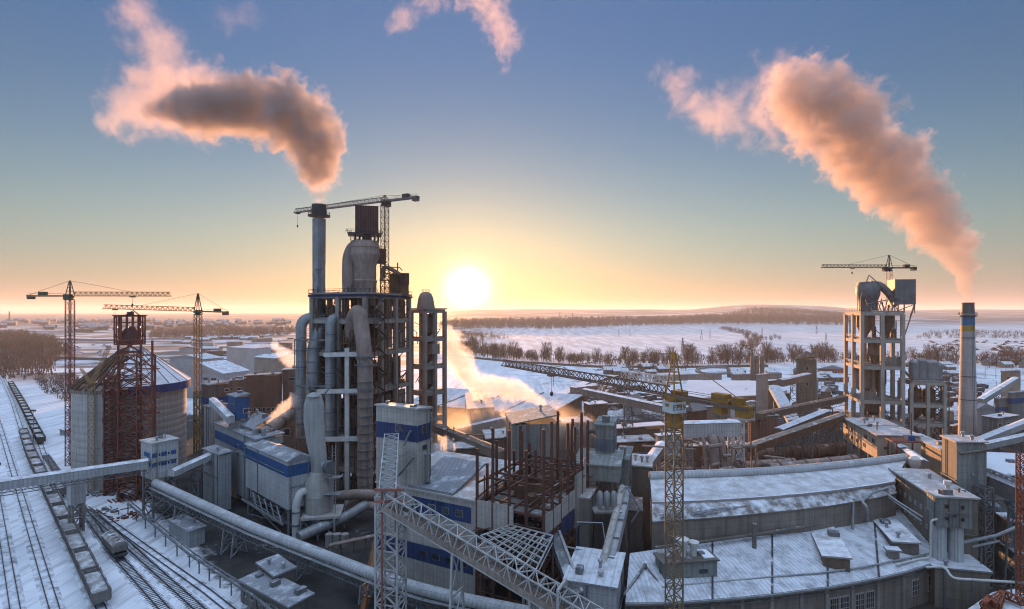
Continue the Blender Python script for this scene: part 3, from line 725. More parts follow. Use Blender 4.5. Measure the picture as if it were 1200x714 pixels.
def wagon_proto(label, bm, group):
    r = thing('open_wagon', label, 'wagon', (0,0,0), group); w_, l_ = 1.5, 6.6; m = MB(); t = .1
    for sg in (-1, 1):
        m.box((0, sg*(w_-t/2)), l_, t/2, 1.35, 3.35); m.box((sg*(l_-t/2), 0), t/2, w_-t-.004, 1.35, 3.35)
        for k in range(9): m.box((-l_+.2+k*(2*l_-.4)/8, sg*(w_+.06)), .09, .06, 1.3, 3.3)
        m.box((0, sg*(w_+.05)), l_, .05, 3.34, 3.46)
    m.box((0,0), l_, w_, 1.12, 1.34); m.build('body', bm, r)
    LD = MB(); nx, ny = 12, 4; vs = [(-l_+.12+i*(2*l_-.24)/nx, -w_+.12+j*(2*w_-.24)/ny, 2.55+.35*math.sin(i*1.3)*math.sin(j*.8)+random.uniform(0,.15)) for i in range(nx+1) for j in range(ny+1)]
    LD.add(vs, [(i*(ny+1)+j, (i+1)*(ny+1)+j, (i+1)*(ny+1)+j+1, i*(ny+1)+j+1) for i in range(nx) for j in range(ny)], True); LD.build('load', LOAD, r)
    for x in (-4.6, 4.6): bogie(x).build('bogie', DARK, r)
    c = MB(); c.bar((-7.15,0,1.05), (7.15,0,1.05), .3, .3); c.build('coupler', DARK, r); return r
wg = wagon_proto('grey open railway wagon in the long row on the left sidings', WAGG, 'grey open wagons in a row')
for i in range(15):
    l = 143+14.7*i; s = 19.4-(l-143)*.004 if l < 300 else 18.8+(l-300)*.016; p = SL(s, l, .35); rz = R(135)
    if i == 0: wg.location = p; wg.rotation_euler.z = rz
    else: dup(wg, p, rz)
gg = wagon_proto('green open railway wagon in the row further up the sidings', WAGGR, 'green open wagons in a row')
for i in range(19):
    l = 331+14.7*i; p = SL(24+(l-331)*.0093 if l < 460 else 25.2+(l-460)*.004, l, .35); rz = R(135.3)
    if i == 0: gg.location = p; gg.rotation_euler.z = rz
    else: dup(gg, p, rz)
o = dup(wg, SL(21.2,232,.35), R(136), 'brown open wagon alone on the middle track just beyond the gallery'); del o['group']
# lone hopper wagon
r = thing('hopper_wagon', 'lone dusty grey covered hopper wagon on the snowy siding', 'wagon', (0,0,0)); m = MB()
m.add([(-5.2,-1.5,2.0),(5.2,-1.5,2.0),(5.2,1.5,2.0),(-5.2,1.5,2.0),(-5.2,-1.55,3.5),(5.2,-1.55,3.5),(5.2,1.55,3.5),(-5.2,1.55,3.5),(-5.0,-.8,4.2),(5.0,-.8,4.2),(5.0,.8,4.2),(-5.0,.8,4.2)], [(3,2,1,0),(0,1,5,4),(1,2,6,5),(2,3,7,6),(3,0,4,7),(4,5,9,8),(5,6,10,9),(6,7,11,10),(7,4,8,11),(8,9,10,11)])
for k in range(8):
    for sg in (-1,1): m.box((-4.9+k*1.4, sg*1.58), .07, .06, 2.0, 3.5)
m.build('body', M('dusty hopper steel', (.24,.22,.20), (.15,.14,.125), sc=.5, snow=.35), r)
m = MB()
for k in (-3.2,-1.1,1.1,3.2): m.lathe((k,0,4.15), [(.45,0),(.45,.22),(.1,.26)], 10)
m.build('hatches', GALVD, r)
m = MB(); m.box((0,0), 6.2, 1.3, 1.15, 1.45); [m.bar((sx*5.2, sy*1.2, 1.45), (sx*6.0, sy*1.2, 3.0), .12) for sx in (-1,1) for sy in (-1,1)]; m.build('underframe', DARK, r)
m = MB(); [m.add([(x-1.2,-1.2,2.0),(x+1.2,-1.2,2.0),(x+1.2,1.2,2.0),(x-1.2,1.2,2.0),(x,0,.7)], [(0,1,4),(1,2,4),(2,3,4),(3,0,4)]) for x in (-2,0.5,3)]; m.build('discharge_hopper', GALVD, r)
for x in (-4.4, 4.4): bogie(x).build('bogie', DARK, r)
r.location = SL(26.0,165,.35); r.rotation_euler.z = R(139)
# lineside bits: signal relay cabin and light mast
b = rbx(70,76,82,505,265,0,yaw=58); building('relay_cabin', 'small grey relay cabin between the tracks beyond the wagons', b, SHEET, SNOWRF2, 'cabin')
def light_mast(x, yb, z, label, group=None):
    p = G(x, yb); r = thing('light_mast', label, 'light mast', p, group); MB().tube([p, p+V((0,0,z))], [.22,.12], 8).build('pole', GALVD, r)
    m = MB(); m.box(p, 1.2, .15, z, z+.25); [m.box(p+V((k,0,0)), .25, .3, z+.25, z+.75) for k in (-.8,0,.8)]; m.build('lamp_head', DARK, r)
light_mast(39, 521, 15, 'thin floodlight mast beside the grey wagons')
light_mast(-4, 600, 14, 'floodlight mast at the far left edge of the yard')
# ---------------------------------------------------------------- gallery over the tracks, hopper, transfer tower
A = P(0,574,134); B = P(173,548,155); A0 = A+(A-B)*.9
gallery('conveyor_gallery', 'long grey enclosed conveyor bridge crossing the rail tracks at left', [A0, B], 3.0, 2.2, SHEET, SNOWRF2, (.02,), tm=GALVD)
b = rbx(78,83,101,561,147,yb=593,yaw=58); r = building('loading_hopper', 'grey steel loading hopper box hanging under the track gallery on legs', b, SHEETL, GREYRF, 'hopper')
legs4(b, 0, b.z0, .45, 2).build('legs', CONC, r)
b = rbx(165,178,209,521,155,yb=563,yaw=55); z1, z0 = b.z1, b.z0
r = building('transfer_tower', 'pale grey transfer tower with two broken blue bands beside the red lattice hoist', b, SHEETL, TANRF, 'conveyor tower', dz=.15)
for za, zb in ((z1-3.9,z1-2.7),(z1-6.6,z1-5.5)):
    for k in (0,2.4,4.9):
        if k < b.lv-1.2: Bx(b.p(0,k,0)-V((b.u.x,b.u.y,0))*.06, b.u, b.v, .1, 1.5, za, zb).body().build('blue_panel', BLUEB, r)
    Bx(b.p(1.0,0,0)-V((b.v.x,b.v.y,0))*.06, b.u, b.v, min(4, b.lu-2), .1, za, zb).body().build('blue_panel', BLUEB, r)
    for k in (1.5, 3.9): win(r, b, 'R', k+.45, (za+zb)/2, .8, 1.1)
legs4(b, 0, z0, .5, 3).build('legs', GALVD, r); p = b.p(2,4); MB().tube([(p.x,p.y,z1),(p.x,p.y,z1+2)], .25, 8).build('vent_pipe', WHITEST, r)
# covered tube conveyor running to the bottom centre
q = [P(182,566,155), G(238,592,9.8), G(295,618,7.8), G(367,646,6.8), G(440,674,6.0), G(500,693,5.7), G(612,717,5.5), G(760,745,5.5)]
r = thing('tube_conveyor', 'long pale covered tube conveyor on trestles running across the bottom left', 'conveyor', V((q[0].x,q[0].y,0)))
MB().tube(bend(q, 12, 4), 1.15, 14).build('cover', SHEETL, r)
m = MB(); w_ = MB()
for a, c in zip(q, q[1:]):
    d = (c-a).normalized(); s = V((d.y,-d.x,0)).normalized(); n = max(3, int((c-a).length/1.8))
    for sg in (-1.5, 1.5):
        for dz in (-1.1, -2.6): m.bar(a+s*sg+V((0,0,dz)), c+s*sg+V((0,0,dz)), .16)
        for k in range(n):
            p0, p1 = a.lerp(c,k/n), a.lerp(c,(k+1)/n); pm = (p0+p1)/2; o = s*sg
            m.bar(p0+o+V((0,0,-2.6)), pm+o+V((0,0,-1.1)), .11); m.bar(pm+o+V((0,0,-1.1)), p1+o+V((0,0,-2.6)), .11)
    w_.bar(a-s*1.35*-1+V((0,0,-1.0)), c+s*1.35+V((0,0,-1.0)), .9, .08)
m.build('truss', GALVD, r); w_.build('walkway', GALV, r)
for f in ((0,.0,.55),(1,.0,0),(1,.75,0),(2,.85,0),(3,.85,0),(4,.9,0)):
    a, c = q[f[0]], q[f[0]+1]; p = a.lerp(c, f[1] or .55); trestle(p, p.z-2.6, 2.6, c-a, .34, 2, .9).build('trestle', GALV, r)
# low pipeline on posts along the fence
q2 = [G(150,590,3), G(222,650,3), G(300,700,3), G(352,745,3)]
r = thing('pipe_rack', 'low pipeline on short posts beside the sidings at bottom left', 'pipeline', V((q2[0].x,q2[0].y,0))); MB().tube(q2, .3, 8).tube([p+V((.9,.5,0)) for p in q2], .2, 8).build('pipe', GALVD, r)
m = MB()
for a, c in zip(q2, q2[1:]):
    for k in range(6): p = a.lerp(c, k/6); m.bar((p.x,p.y,0), (p.x,p.y,2.9), .22); m.bar((p.x-.4,p.y-.3,2.6), (p.x+1.2,p.y+.8,2.6), .16)
m.build('posts', GALVD, r)
b = rbx(282,339,366,712,103,0,yL=681); building('yard_shed', 'flat roofed grey shed at the bottom left beneath the tube conveyor', b, CONCD, GREYRF, 'shed', dz=.3, wins=wgrid(b,'L',2.2,6,1.4,1.2))
b = rbx(302,322,345,676,112,0,yaw=47); building('yard_shed', 'higher square roofed shed adjoining the bottom left grey shed', b, CONCD, GREYRF, 'shed', dz=.3)
b = rbx(198,222,240,624,139,0,yaw=52); building('yard_shed', 'small pale roofed shed below the tube conveyor near the transfer tower', b, SHEET, GREYRF, 'shed', dz=.3)
# ---------------------------------------------------------------- silo
SC = V((-139.3,200,0)); SR = 17.3; WZ = 32.5; AZ0 = 46.0
r = thing('clinker_silo', 'huge round concrete silo with a half sheeted conical roof', 'silo', SC)
prof = []
for k in range(14): prof += [(SR, k*WZ/14), (SR, (k+.94)*WZ/14), (SR-.06, (k+.96)*WZ/14)]
prof.append((SR, WZ)); MB().lathe(SC, prof, 72).build('wall', SILO, r)
MB().lathe(SC, [(SR-.5,0),(SR+.35,0),(SR+.35,1.0),(SR-.5,1.0)], 72, cap=False, smooth=False).build('ring_beam', CONC, r).location.z += WZ
def sector(a0, a1, prof, n, th=.25):
    m = MB(); vs = []; k = len(prof)
    for i in range(n+1):
        a = R(a0+(a1-a0)*i/n)
        for rr, z in prof: vs.append((SC.x+rr*math.cos(a), SC.y+rr*math.sin(a), z))
    for i in range(n):
        for j in range(k): m.f.append((i*k+j, (i+1)*k+j, (i+1)*k+(j+1)%k, i*k+(j+1)%k)); m.sm.append(False)
    m.f.append(tuple(range(k))); m.sm.append(False); m.f.append(tuple(range(n*k, n*k+k))[::-1]); m.sm.append(False); m.v = vs; return m
a0, a1 = -64, 115
sector(a0, a1, [(SR+1.4,WZ+2.2),(3.4,AZ0+1.0),(3.4,AZ0+.7),(SR+1.4,WZ+1.9)], 36).build('roof_sheeting', M('silo roof sheet', (.58,.59,.60), (.45,.46,.48), ribs=0, sc=.12, snow=.75, streak=.2), r)
m = MB()
for i in range(13):
    a = R(a0+(a1-a0)*i/12); u = V((math.cos(a), math.sin(a), 0)); m.bar(SC+u*(SR+1.3)+V((0,0,WZ+2.32)), SC+u*3.4+V((0,0,AZ0+1.12)), .28, .2)
m.build('roof_seams', GALVD, r)
sector(a0+6, 40, [(SR+1.45,WZ-.6),(SR+1.45,WZ+2.2),(SR+1.38,WZ+2.2),(SR+1.38,WZ-.6)], 30).build('eave_fascia', BLUE, r)
m = MB()
for i in range(21):
    a = R(a1+(360-(a1-a0))*i/20); u = V((math.cos(a), math.sin(a), 0)); p0 = SC+u*(SR+.6)+V((0,0,WZ+1.2)); p1 = SC+u*3.0+V((0,0,AZ0+.6))
    m.bar(p0, p1, .5, .7)
    for k in range(1,8):
        a2 = R(a1+(360-(a1-a0))*(i+1)/20); u2 = V((math.cos(a2), math.sin(a2), 0))
        if i < 20: m.bar(p0.lerp(p1,k/8), (SC+u2*(SR+.6)+V((0,0,WZ+1.2))).lerp(SC+u2*3.0+V((0,0,AZ0+.6)), k/8), .22)
        if i < 20 and k % 2: m.bar(p0.lerp(p1,k/8), (SC+u2*(SR+.6)+V((0,0,WZ+1.2))).lerp(SC+u2*3.0+V((0,0,AZ0+.6)), (k+1)/8), .16)
m.build('bare_rafters', RUST, r)
m = MB(); m.lathe(SC+V((0,0,WZ+.5)), [(SR+.2,0),(SR+.2,.5),(SR-1.2,.5)], 60, cap=False, smooth=False); m.build('eave_ring', RUST, r)
m = MB()
for i in range(60):
    a = R(150+i*3); u = V((math.cos(a), math.sin(a), 0)); m.bar(SC+u*(SR+1.0)+V((0,0,WZ)), SC+u*(SR+1.0)+V((0,0,WZ+1.1)), .08)
m.build('edge_railing', RUST, r)
# head house frame on the apex
hb = rbx(134,142,170,371,200,yb=404,yaw=60); r = thing('silo_headhouse', 'open dark red steel frame house on top of the silo cone', 'steel frame', hb.c())
m = MB(); nu, nv = 3, 4
for i in range(nu+1):
    for j in range(nv+1):
        if 0 < i < nu and 0 < j < nv: continue
        p = hb.p(hb.lu*i/nu, hb.lv*j/nv); m.bar((p.x,p.y,hb.z0), (p.x,p.y,hb.z1), .4)
for z in (.0,.45,.78,1.0):
    zz = hb.z0+(hb.z1-hb.z0)*z; c = [hb.p(0,0,zz), hb.p(hb.lu,0,zz), hb.p(hb.lu,hb.lv,zz), hb.p(0,hb.lv,zz)]
    for i in range(4): m.bar(c[i], c[(i+1)%4], .3)
for i in range(4):
    for k in range(4):
        c = [(0,0),(hb.lu,0),(hb.lu,hb.lv),(0,hb.lv)]; p0, p1 = c[i], c[(i+1)%4]
        q0 = [p0[e]+(p1[e]-p0[e])*k/4 for e in (0,1)]; q1 = [p0[e]+(p1[e]-p0[e])*(k+1)/4 for e in (0,1)]
        m.bar(hb.p(*q0, hb.z0+(k%2)*(hb.z1-hb.z0)*.45), hb.p(*q1, hb.z0+((k+1)%2)*(hb.z1-hb.z0)*.45), .16)
m.build('frame', RED, r); hb.body(None, .5, hb.z1+.15, hb.z1+.55).build('roof', MAROON, r)
hb.body(None, .2, hb.z0-.35, hb.z0-.16).build('deck', RUST, r)
m = MB(); cc = hb.c(); m.lathe((cc.x+1,cc.y-1,hb.z0), [(2.4,0),(2.4,5),(1.2,6.5)], 12); m.box(cc+V((-2.2,1,0)), 1.2, 1.0, hb.z0, hb.z0+4.5); m.build('machinery', MAROON, r)
m = MB(); [m.lathe((hb.p(a,b_).x, hb.p(a,b_).y, hb.z0+6), [(.05,0),(.28,.15),(.28,.4),(.05,.5)], 8) for a, b_ in ((.6,2.5),(.6,hb.lv-1.5),(hb.lu-1,.6))]; m.build('work_lamp', LAMPG, r)
m = MB(); m.bar(hb.p(1,2,hb.z1+.5), hb.p(2,5,hb.z1+2.2), .3); m.bar(hb.p(2,5,hb.z1+2.2), hb.p(2,7,hb.z1+.5), .3); m.box(hb.p(2,4), .9, .7, hb.z1+.55, hb.z1+1.7); m.build('roof_hoist', DARK, r)
# red lattice hoist towers and stair
def lattice(name, label, p, w_, z1, m_, t, cat, n=None, z0=0.0, plat=None, yaw=35, group=None, cross=True):
    r = thing(name, label, cat, (p.x, p.y, z0), group); MB().truss((p.x,p.y,z0), (p.x,p.y,z1), w_, w_, n or int((z1-z0)/w_), t, up=V((math.cos(R(yaw)), math.sin(R(yaw)), 0)), cross=cross).build('lattice', m_, r)
    for z in plat or ():
        MB().box(p, w_*.62, w_*.62, z, z+.18, R(yaw)).build('platform', RUST, r); railing([p+V((math.cos(R(yaw+a))*w_*.85, math.sin(R(yaw+a))*w_*.85, z+.2)) for a in (45,135,225,315,405)]).build('railing', m_, r)
    return r
lattice('stair_tower', 'narrow dark red lattice stair tower standing against the silo front', V((Xat(131,181),181,0)), 4.0, 39, RED, .42, 'steel tower', 20, plat=(8,16,24,32))
r = lattice('hoist_tower', 'wide red lattice hoist tower in front of the silo reaching its head house', V((Xat(152,177),177,0)), 6.0, 51, RED, .45, 'steel tower', 13, plat=(6,14,22,30,38,46))
p = V((Xat(171,178),178,0)); MB().truss(p, p+V((0,0,46)), 5.0, 5.0, 10, .36, up=V((.82,.57,0)), cross=True).build('lattice', RED, r)
m = MB(); p = V((Xat(178.5,174),174,0)); m.bar(p, p+V((0,0,51)), .5)
for z in range(6,48,6): m.bar(p+V((0,0,z)), p+V((-5,1,z)), .25); m.bar(p+V((0,0,z)), p+V((-5,1,z+5)), .18)
m.build('guide_post', RED, r)
m = MB(); rnd = random.Random(3)
for k in range(26):
    z = rnd.uniform(3,44); x = rnd.uniform(143,176); q = V((Xat(x,176),176+rnd.uniform(-1.5,2.5),z)); a = rnd.uniform(-.5,.8); l = rnd.uniform(2,5); m.bar(q, q+V((math.cos(a)*l, math.sin(a)*l, rnd.choice((0,0,0,1.5,-1.5)))), .3)
m.build('loose_beams', RED, r)
# yellow derrick on the silo edge
p = V((Xat(107,181),181,0)); r = thing('lattice_mast', 'faded yellow lattice mast with slanting arms left of the red hoist', 'steel mast', p)
MB().truss(p, p+V((0,0,37)), 1.8, 1.8, 16, .17, up=V((.8,.6,0))).build('mast', YELP, r)
m = MB(); t_ = p+V((0,0,36)); hp = hb.p(hb.lu*.5,0,hb.z0+1)
m.truss(t_, V((SC.x-3,SC.y-7,AZ0+2)), .9, .9, 12, .11); m.truss(t_, P(95,432,184), .6, .6, 6, .1); m.truss(t_, P(96,453,183), .6, .6, 4, .1); m.build('boom', YELP, r)
# steel stock on the ground
r = thing('steel_stack', 'stack of red oxide beams and frames lying in the snow beside the silo', 'steel stock', G(142,585)); m = MB(); c = G(140,583); rnd = random.Random(8)
for k in range(14): a = c+V((rnd.uniform(-3,3)+k*.35, -rnd.uniform(0,3), .2+.25*(k%4))); m.bar(a, a+V((6,-5,0))*rnd.uniform(.5,.8), .35, .25)
m.build('beams', RED, r); m = MB(); [m.box(c+V((k*1.4-2, 2-k*.9,0)), .5, 3.0, .15, .6, R(38)) for k in range(5)]; m.build('plates', GALV, r)
rnd = random.Random(12)
for k, lab in enumerate(('rubble and scrap heap beside the sidings under the gallery', 'red scrap steel heap at the foot of the transfer tower', 'dark broken concrete heap between the silo and the tracks', 'small heap of pipes and debris near the loading hopper')):
    x, y = ((118,600),(148,606),(112,580),(103,602))[k]; c = G(x, y); m = MB()
    for i in range(26):
        q = c+V((rnd.gauss(0,2.4), rnd.gauss(0,1.6), 0)); s_ = rnd.uniform(.25,.7)
        if rnd.random() < .4: m.bar(q+V((0,0,.2)), q+V((rnd.uniform(-2.5,2.5), rnd.uniform(-2,2), rnd.uniform(.2,.9))), .22)
        else: m.box(q, s_, s_*.7, -.1, s_*.8, rnd.uniform(0,3))
    solo('scrap_heap', m, RED if k == 1 else CONCD, lab, 'scrap heap')
# ---------------------------------------------------------------- cranes by the silo
p = V((Xat(82,214),214,0)); crane('green and red tower crane left of the silo with its jib pointing right', p, Zat(347,214), (1,.06), 38, 15.5, Zat(329,214), 2.1, RED, YELP, GREENST, hookf=.62, hookl=3)
p = V((Xat(232,234),234,0)); crane('tall orange tower crane right of the silo with its jib pointing left', p, Zat(365,234), (-1,-.05), 39, 12.5, Zat(344,234), 2.2, YEL, YEL, GREENST, slope=.03, hookf=.88, hookl=3, low=26)
# ---------------------------------------------------------------- blue banded filter house group
b = rbx(288,337,365,541,143,yb=598,yL=520); r = building('filter_house', 'pale grey filter house with wide blue band raised on steel legs', b, SHEETL, GREYRF, 'building', roof='u', dz=1.4, bands=((b.z1-4.2, b.z1-1.2),), bm=BLUEB)
legs4(b, 0, b.z0, .55, 2).build('legs', GALVD, r)
for k in range(4):
    m = MB(); w_ = b.lu/4; q = [b.p(k*w_+.3,.4,b.z0), b.p((k+1)*w_-.3,.4,b.z0), b.p((k+1)*w_-.3,b.lv-.4,b.z0), b.p(k*w_+.3,b.lv-.4,b.z0)]; c = b.p((k+.5)*w_, b.lv/2, b.z0-4.5)
    m.add(q+[c], [(0,1,4),(1,2,4),(2,3,4),(3,0,4)]); m.build('dust_hopper', GALVD, r)
m = MB(); [m.bar(b.p(a,-1.2,b.z0-3.4), b.p(a+3,-1.2,b.z0+.5), .25) for a in (1,5,9,13,17)]; m.bar(b.p(0,-1.2,b.z0-3.4), b.p(b.lu,-1.2,b.z0-3.4), .3, .6); m.build('side_walkway', GALV, r)
b = rbx(252,300,332,516,161,3,yaw=46); r = building('filter_house', 'older grey filter house with blue band behind the raised one', b, SHEET, GREYRF, 'building', dz=.6, bands=((b.z1-5.0,b.z1-2.2),), bm=BLUEB)
for k, a in enumerate((3,8,13)):
    m = MB(); m.bar(b.p(a,-.6,b.z1-5.8), b.p(a+2.6,-.6,b.z1-5.8), 1.0, .12); [m.bar(b.p(a+q,-1.1,b.z1-5.8), b.p(a+q,-1.1,b.z1-4.6), .1) for q in (0,1.3,2.6)]; m.bar(b.p(a,-1.1,b.z1-4.6), b.p(a+2.6,-1.1,b.z1-4.6), .1); m.build('balcony', GALV, r)
    win(r, b, 'L', a+1.2, b.z1-4.4, 1.3, 1.6)
m = MB(); p = b.p(6,2.2); m.lathe((p.x,p.y,b.z1+.3), [(.9,0),(.9,1.4),(1.2,1.5),(1.2,2.1)], 12); p = b.p(2,3); m.lathe((p.x,p.y,b.z1+.3), [(.7,0),(.7,2.4)], 12); m.build('roof_vent', GALV, r)
b = rbx(238,257,271,534,164,0,yaw=50); building('dust_bin', 'plain dark grey sheeted bin block left of the filter houses', b, SHEET, GREYRF, 'building', dz=.4)
b = rbx(267,277,292,466,174,yb=492,yaw=47); r = building('blue_cabin', 'small dark blue sheeted house on top of the grey head tower', b, BLUEB, GREYRF, 'building', dz=.6, wins=[('R',3,b.z0+2.5,1.8,1.6)])
b2 = rbx(269,278,291,494,175,0,yaw=47); building('head_tower', 'grey sheeted head tower carrying the dark blue house', b2, SHEET, GREYRF, 'building', dz=.2)
gallery('conveyor_gallery', 'short steep grey conveyor gallery climbing to the dark blue house', [P(249,474,181), P(271,496,172)], 2.2, 2.0, SHEETL, SNOWRF2, (), truss=False)
b = rbx(280,296,318,503,170,10,yaw=47); building('gallery_house', 'sloped roofed grey annex right of the dark blue house', b, SHEET, GREYRF, 'building', dz=3.0)
b = rbx(236,245,268,452,190,0,yaw=52); building('mill_tower', 'brownish sheeted mill tower with dark blue band behind the filter houses', b, BROWN, GREYRF, 'building', dz=.5, bands=((b.z1-6.6,b.z1-4.4),), bm=BLUE, wins=[('R',3,b.z1-10,1.5,1.3),('R',6,b.z1-2.2,1.5,1.3)])
b = rbx(239,246,266,478,186,0,yaw=52); building('mill_tower', 'lower grey sheeted block in front of the brownish mill tower', b, SHEET, GREYRF, 'building', dz=.4)
q = [P(214,556,158), P(236,543,166)]; gallery('conveyor_gallery', 'short snowy conveyor running right from the transfer tower', [q[0]+V((-2,-2,0)), P(252,535,170)], 2.4, 1.6, SHEETL, SNOWRF2, (.5,))
b = rbx(279,286,327,441,290,0,yaw=12); building('brick_block', 'dark brown brick block with flat grey roof behind the filter houses', b, BRICK, GREYRF, 'building', dz=.6, wins=wgrid(b,'R',8,6,1.6,2,3,b.lv-3))
b = rbx(325,331,353,434,300,0,yaw=15); building('brick_block', 'smaller brown block left of the tall grey ducts', b, BROWN, TANRF, 'building', dz=.5, wins=[('R',5,b.z1-5,4,2)])
b = rbx(262,268,284,447,270,0,yaw=15); building('brick_block', 'low brownish block between the mill tower and the brick block', b, BROWN, GREYRF, 'building', dz=.5, wins=wgrid(b,'R',b.z1-4,2,2,1.6))
b = rbx(170,262,292,438,372,0,yaw=72); building('long_shed', 'large pale grey gabled shed right of the orange crane mast', b, SHEET, SNOWRF2, 'shed', roof='v', dz=7, wins=[('L',12,b.z1-4,12,2)])
b = rbx(258,299,318,409,520,0,yaw=60); building('white_hall', 'long low pale hall with snowy roof far behind the brick block', b, SHEETL, SNOWRF, 'hall', dz=.8)
b = rbx(298,322,346,420,450,0,yaw=60); building('white_hall', 'low brown roofed hall beside the distant pale hall', b, SHEETW, SNOWRF2, 'hall', roof='u', dz=2)
b = rbx(190,238,262,421,470,0,yaw=65); building('white_hall', 'snow covered low hall beyond the large gabled shed', b, SHEET, SNOWRF, 'hall', roof='v', dz=3)
# inclined kiln tube with steam
r = thing('inclined_duct', 'wide inclined dusty steel duct rising right behind the raised filter house', 'duct', P(311,507,170)); MB().tube([P(308,510,168), P(356,474,186)], 2.0, 18).build('shell', DUCTW, r)
m = MB(); a, c = P(308,510,168), P(356,474,186)
for k in (.12,.4,.68,.92): m.tube([a.lerp(c,k), a.lerp(c,k+.025)], 2.25, 18)
m.build('riding_ring', BROWN, r)
rnd_ = random.Random(17).random
# ---------------------------------------------------------------- steel stack
sb = V((Xat(374,183), 183, 0)); zt = Zat(240,183)
r = thing('steel_stack_chimney', 'tall grey steel stack with dark collar near its top beside the preheater tower', 'chimney', sb)
prof = [(2.15,0)]
for k in range(1,24): z = zt*.955*k/24; prof += [(2.15,z-.12),(2.24,z-.1),(2.24,z+.1),(2.15,z+.12)]
prof += [(2.15,zt*.95)]; MB().lathe(sb, prof, 28).build('shaft', DUCT, r)
MB().lathe(sb, [(2.2,zt-4.2),(3.6,zt-4.0),(3.6,zt-3.6),(2.5,zt-3.5),(2.35,zt),(1.8,zt)], 28).build('collar', DARK, r)
railing([sb+V((3.5*math.cos(R(a)), 3.5*math.sin(R(a)), zt-3.6)) for a in range(0,361,30)]).build('collar_railing', DARK, r)
m = MB(); m.bar(sb+V((.6,-2.5,0)), sb+V((.6,-2.5,zt-4)), .12); m.bar(sb+V((1.2,-2.4,0)), sb+V((1.2,-2.4,zt-4)), .12)
for k in range(60): m.bar(sb+V((.6,-2.5,k*1.4)), sb+V((1.2,-2.4,k*1.4)), .07)
for z in (48,62,74): m.box(sb+V((.9,-2.9,0)), 1.1, .7, z, z+.15)
m.build('ladder', GALVD, r)
# ---------------------------------------------------------------- main preheater tower
FT = M('dusty frame concrete', (.33,.295,.265), (.21,.185,.16), snow=.12, sc=.12, streak=.5)
b = rbx(366,428,479,345,171,zb=0,yaw=69); MT = b
zs = [10, 20.5, 34.5, 46.5, 57, Zat(347,171)]
root = thing('preheater_tower', 'tall concrete framed preheater tower with brown cyclones left of the sun', 'tower', b.c())
frame_tower(root, b, zs, 2, 3, 1.35, FT, CONC, over=.9)
zt = zs[-1]
railing([b.p(-.8,-.8,zt+1.3), b.p(b.lu+.8,-.8,zt+1.3), b.p(b.lu+.8,b.lv+.8,zt+1.3), b.p(-.8,b.lv+.8,zt+1.3), b.p(-.8,-.8,zt+1.3)], 1.1, .1).build('deck_railing', DARK, root)
ring(b, zt-.1, zt+.6, 1.0).build('deck_fascia', M('navy fascia', (.03,.04,.10), (.025,.03,.06), sc=.4), root)
def cyclone(p, r, z0, zc, z1, m_, parent, name='cyclone'):
    return MB().lathe((p.x,p.y,z0), [(r*.18,0),(r*.22,.6),(r,zc-z0),(r,z1-z0),(r*.86,z1-z0+r*.22),(r*.45,z1-z0+r*.28),(r*.45,z1-z0+r*.5)], 26).build(name, m_, parent)
lu, lv = b.lu, b.lv
for (fu, fv, rr, z0, zc, z1) in ((.27,.20,3.9,11,17,28),(.74,.20,3.9,11,18,30),(.30,.55,4.2,22,30,41),(.74,.60,4.2,24,32,43),(.30,.25,3.6,36,41,53),(.74,.30,3.8,36,42,54),(.5,.72,4.4,47,52,62),(.25,.82,3.2,12,20,33),(.76,.86,3.2,14,22,36)):
    cyclone(b.p(lu*fu, lv*fv), rr, z0, zc, z1, BROWN, root)
m = MB()
for z in range(6, int(zs[-1]), 4):
    for (f0, f1) in ((0,.5),(.5,1)):
        if rnd_() < .75: m.bar(b.p(lu*f0, .6, z), b.p(lu*f1, .6, z), .3)
        if rnd_() < .5: m.bar(b.p(lu*f0, .7, z), b.p(lu*f1, .7, z+4), .22)
    for k in range(3):
        if rnd_() < .8: m.bar(b.p(.6, lv*k/3, z+1.3), b.p(.6, lv*(k+1)/3, z+1.3), .3)
        if rnd_() < .5: m.bar(b.p(.7, lv*k/3, z+1), b.p(.7, lv*(k+1)/3, z+5), .22)
        if rnd_() < .35: m.box(b.p(2.2, lv*(k+.5)/3), 1.6, 2.2, z, z+2.6, math.atan2(b.v.y,b.v.x))
        m.bar(b.p(lu*.5, lv*k/3, z+2), b.p(lu*.5, lv*(k+1)/3, z+2), .3)
m.build('steelwork', RUST, root)
# sheeted infill panels behind the frame on the right face
for (a0, a1, z0, z1) in ((.36,.64,48,64),(.69,.97,48,64),(.36,.64,37,46),(.70,.97,22,33),(.38,.62,12,20)):
    Bx(b.p(.9, lv*a0), b.u, b.v, .2, lv*(a1-a0), z0, z1).body().build('infill_panel', SHEETW, root)
for (a0, a1, z0, z1) in ((.55,.95,22,33),(.08,.42,11,19)):
    Bx(b.p(lu*a0, .9), b.u, b.v, lu*(a1-a0), .2, z0, z1).body().build('infill_panel', SHEETW, root)
for k, z in enumerate(zs[:-1]):
    railing([b.p(lu,-.4,z+1.3), b.p(-.4,-.4,z+1.3), b.p(-.4,lv,z+1.3)], 1.1, .1, 2.5).build('floor_railing', GALVD, root)
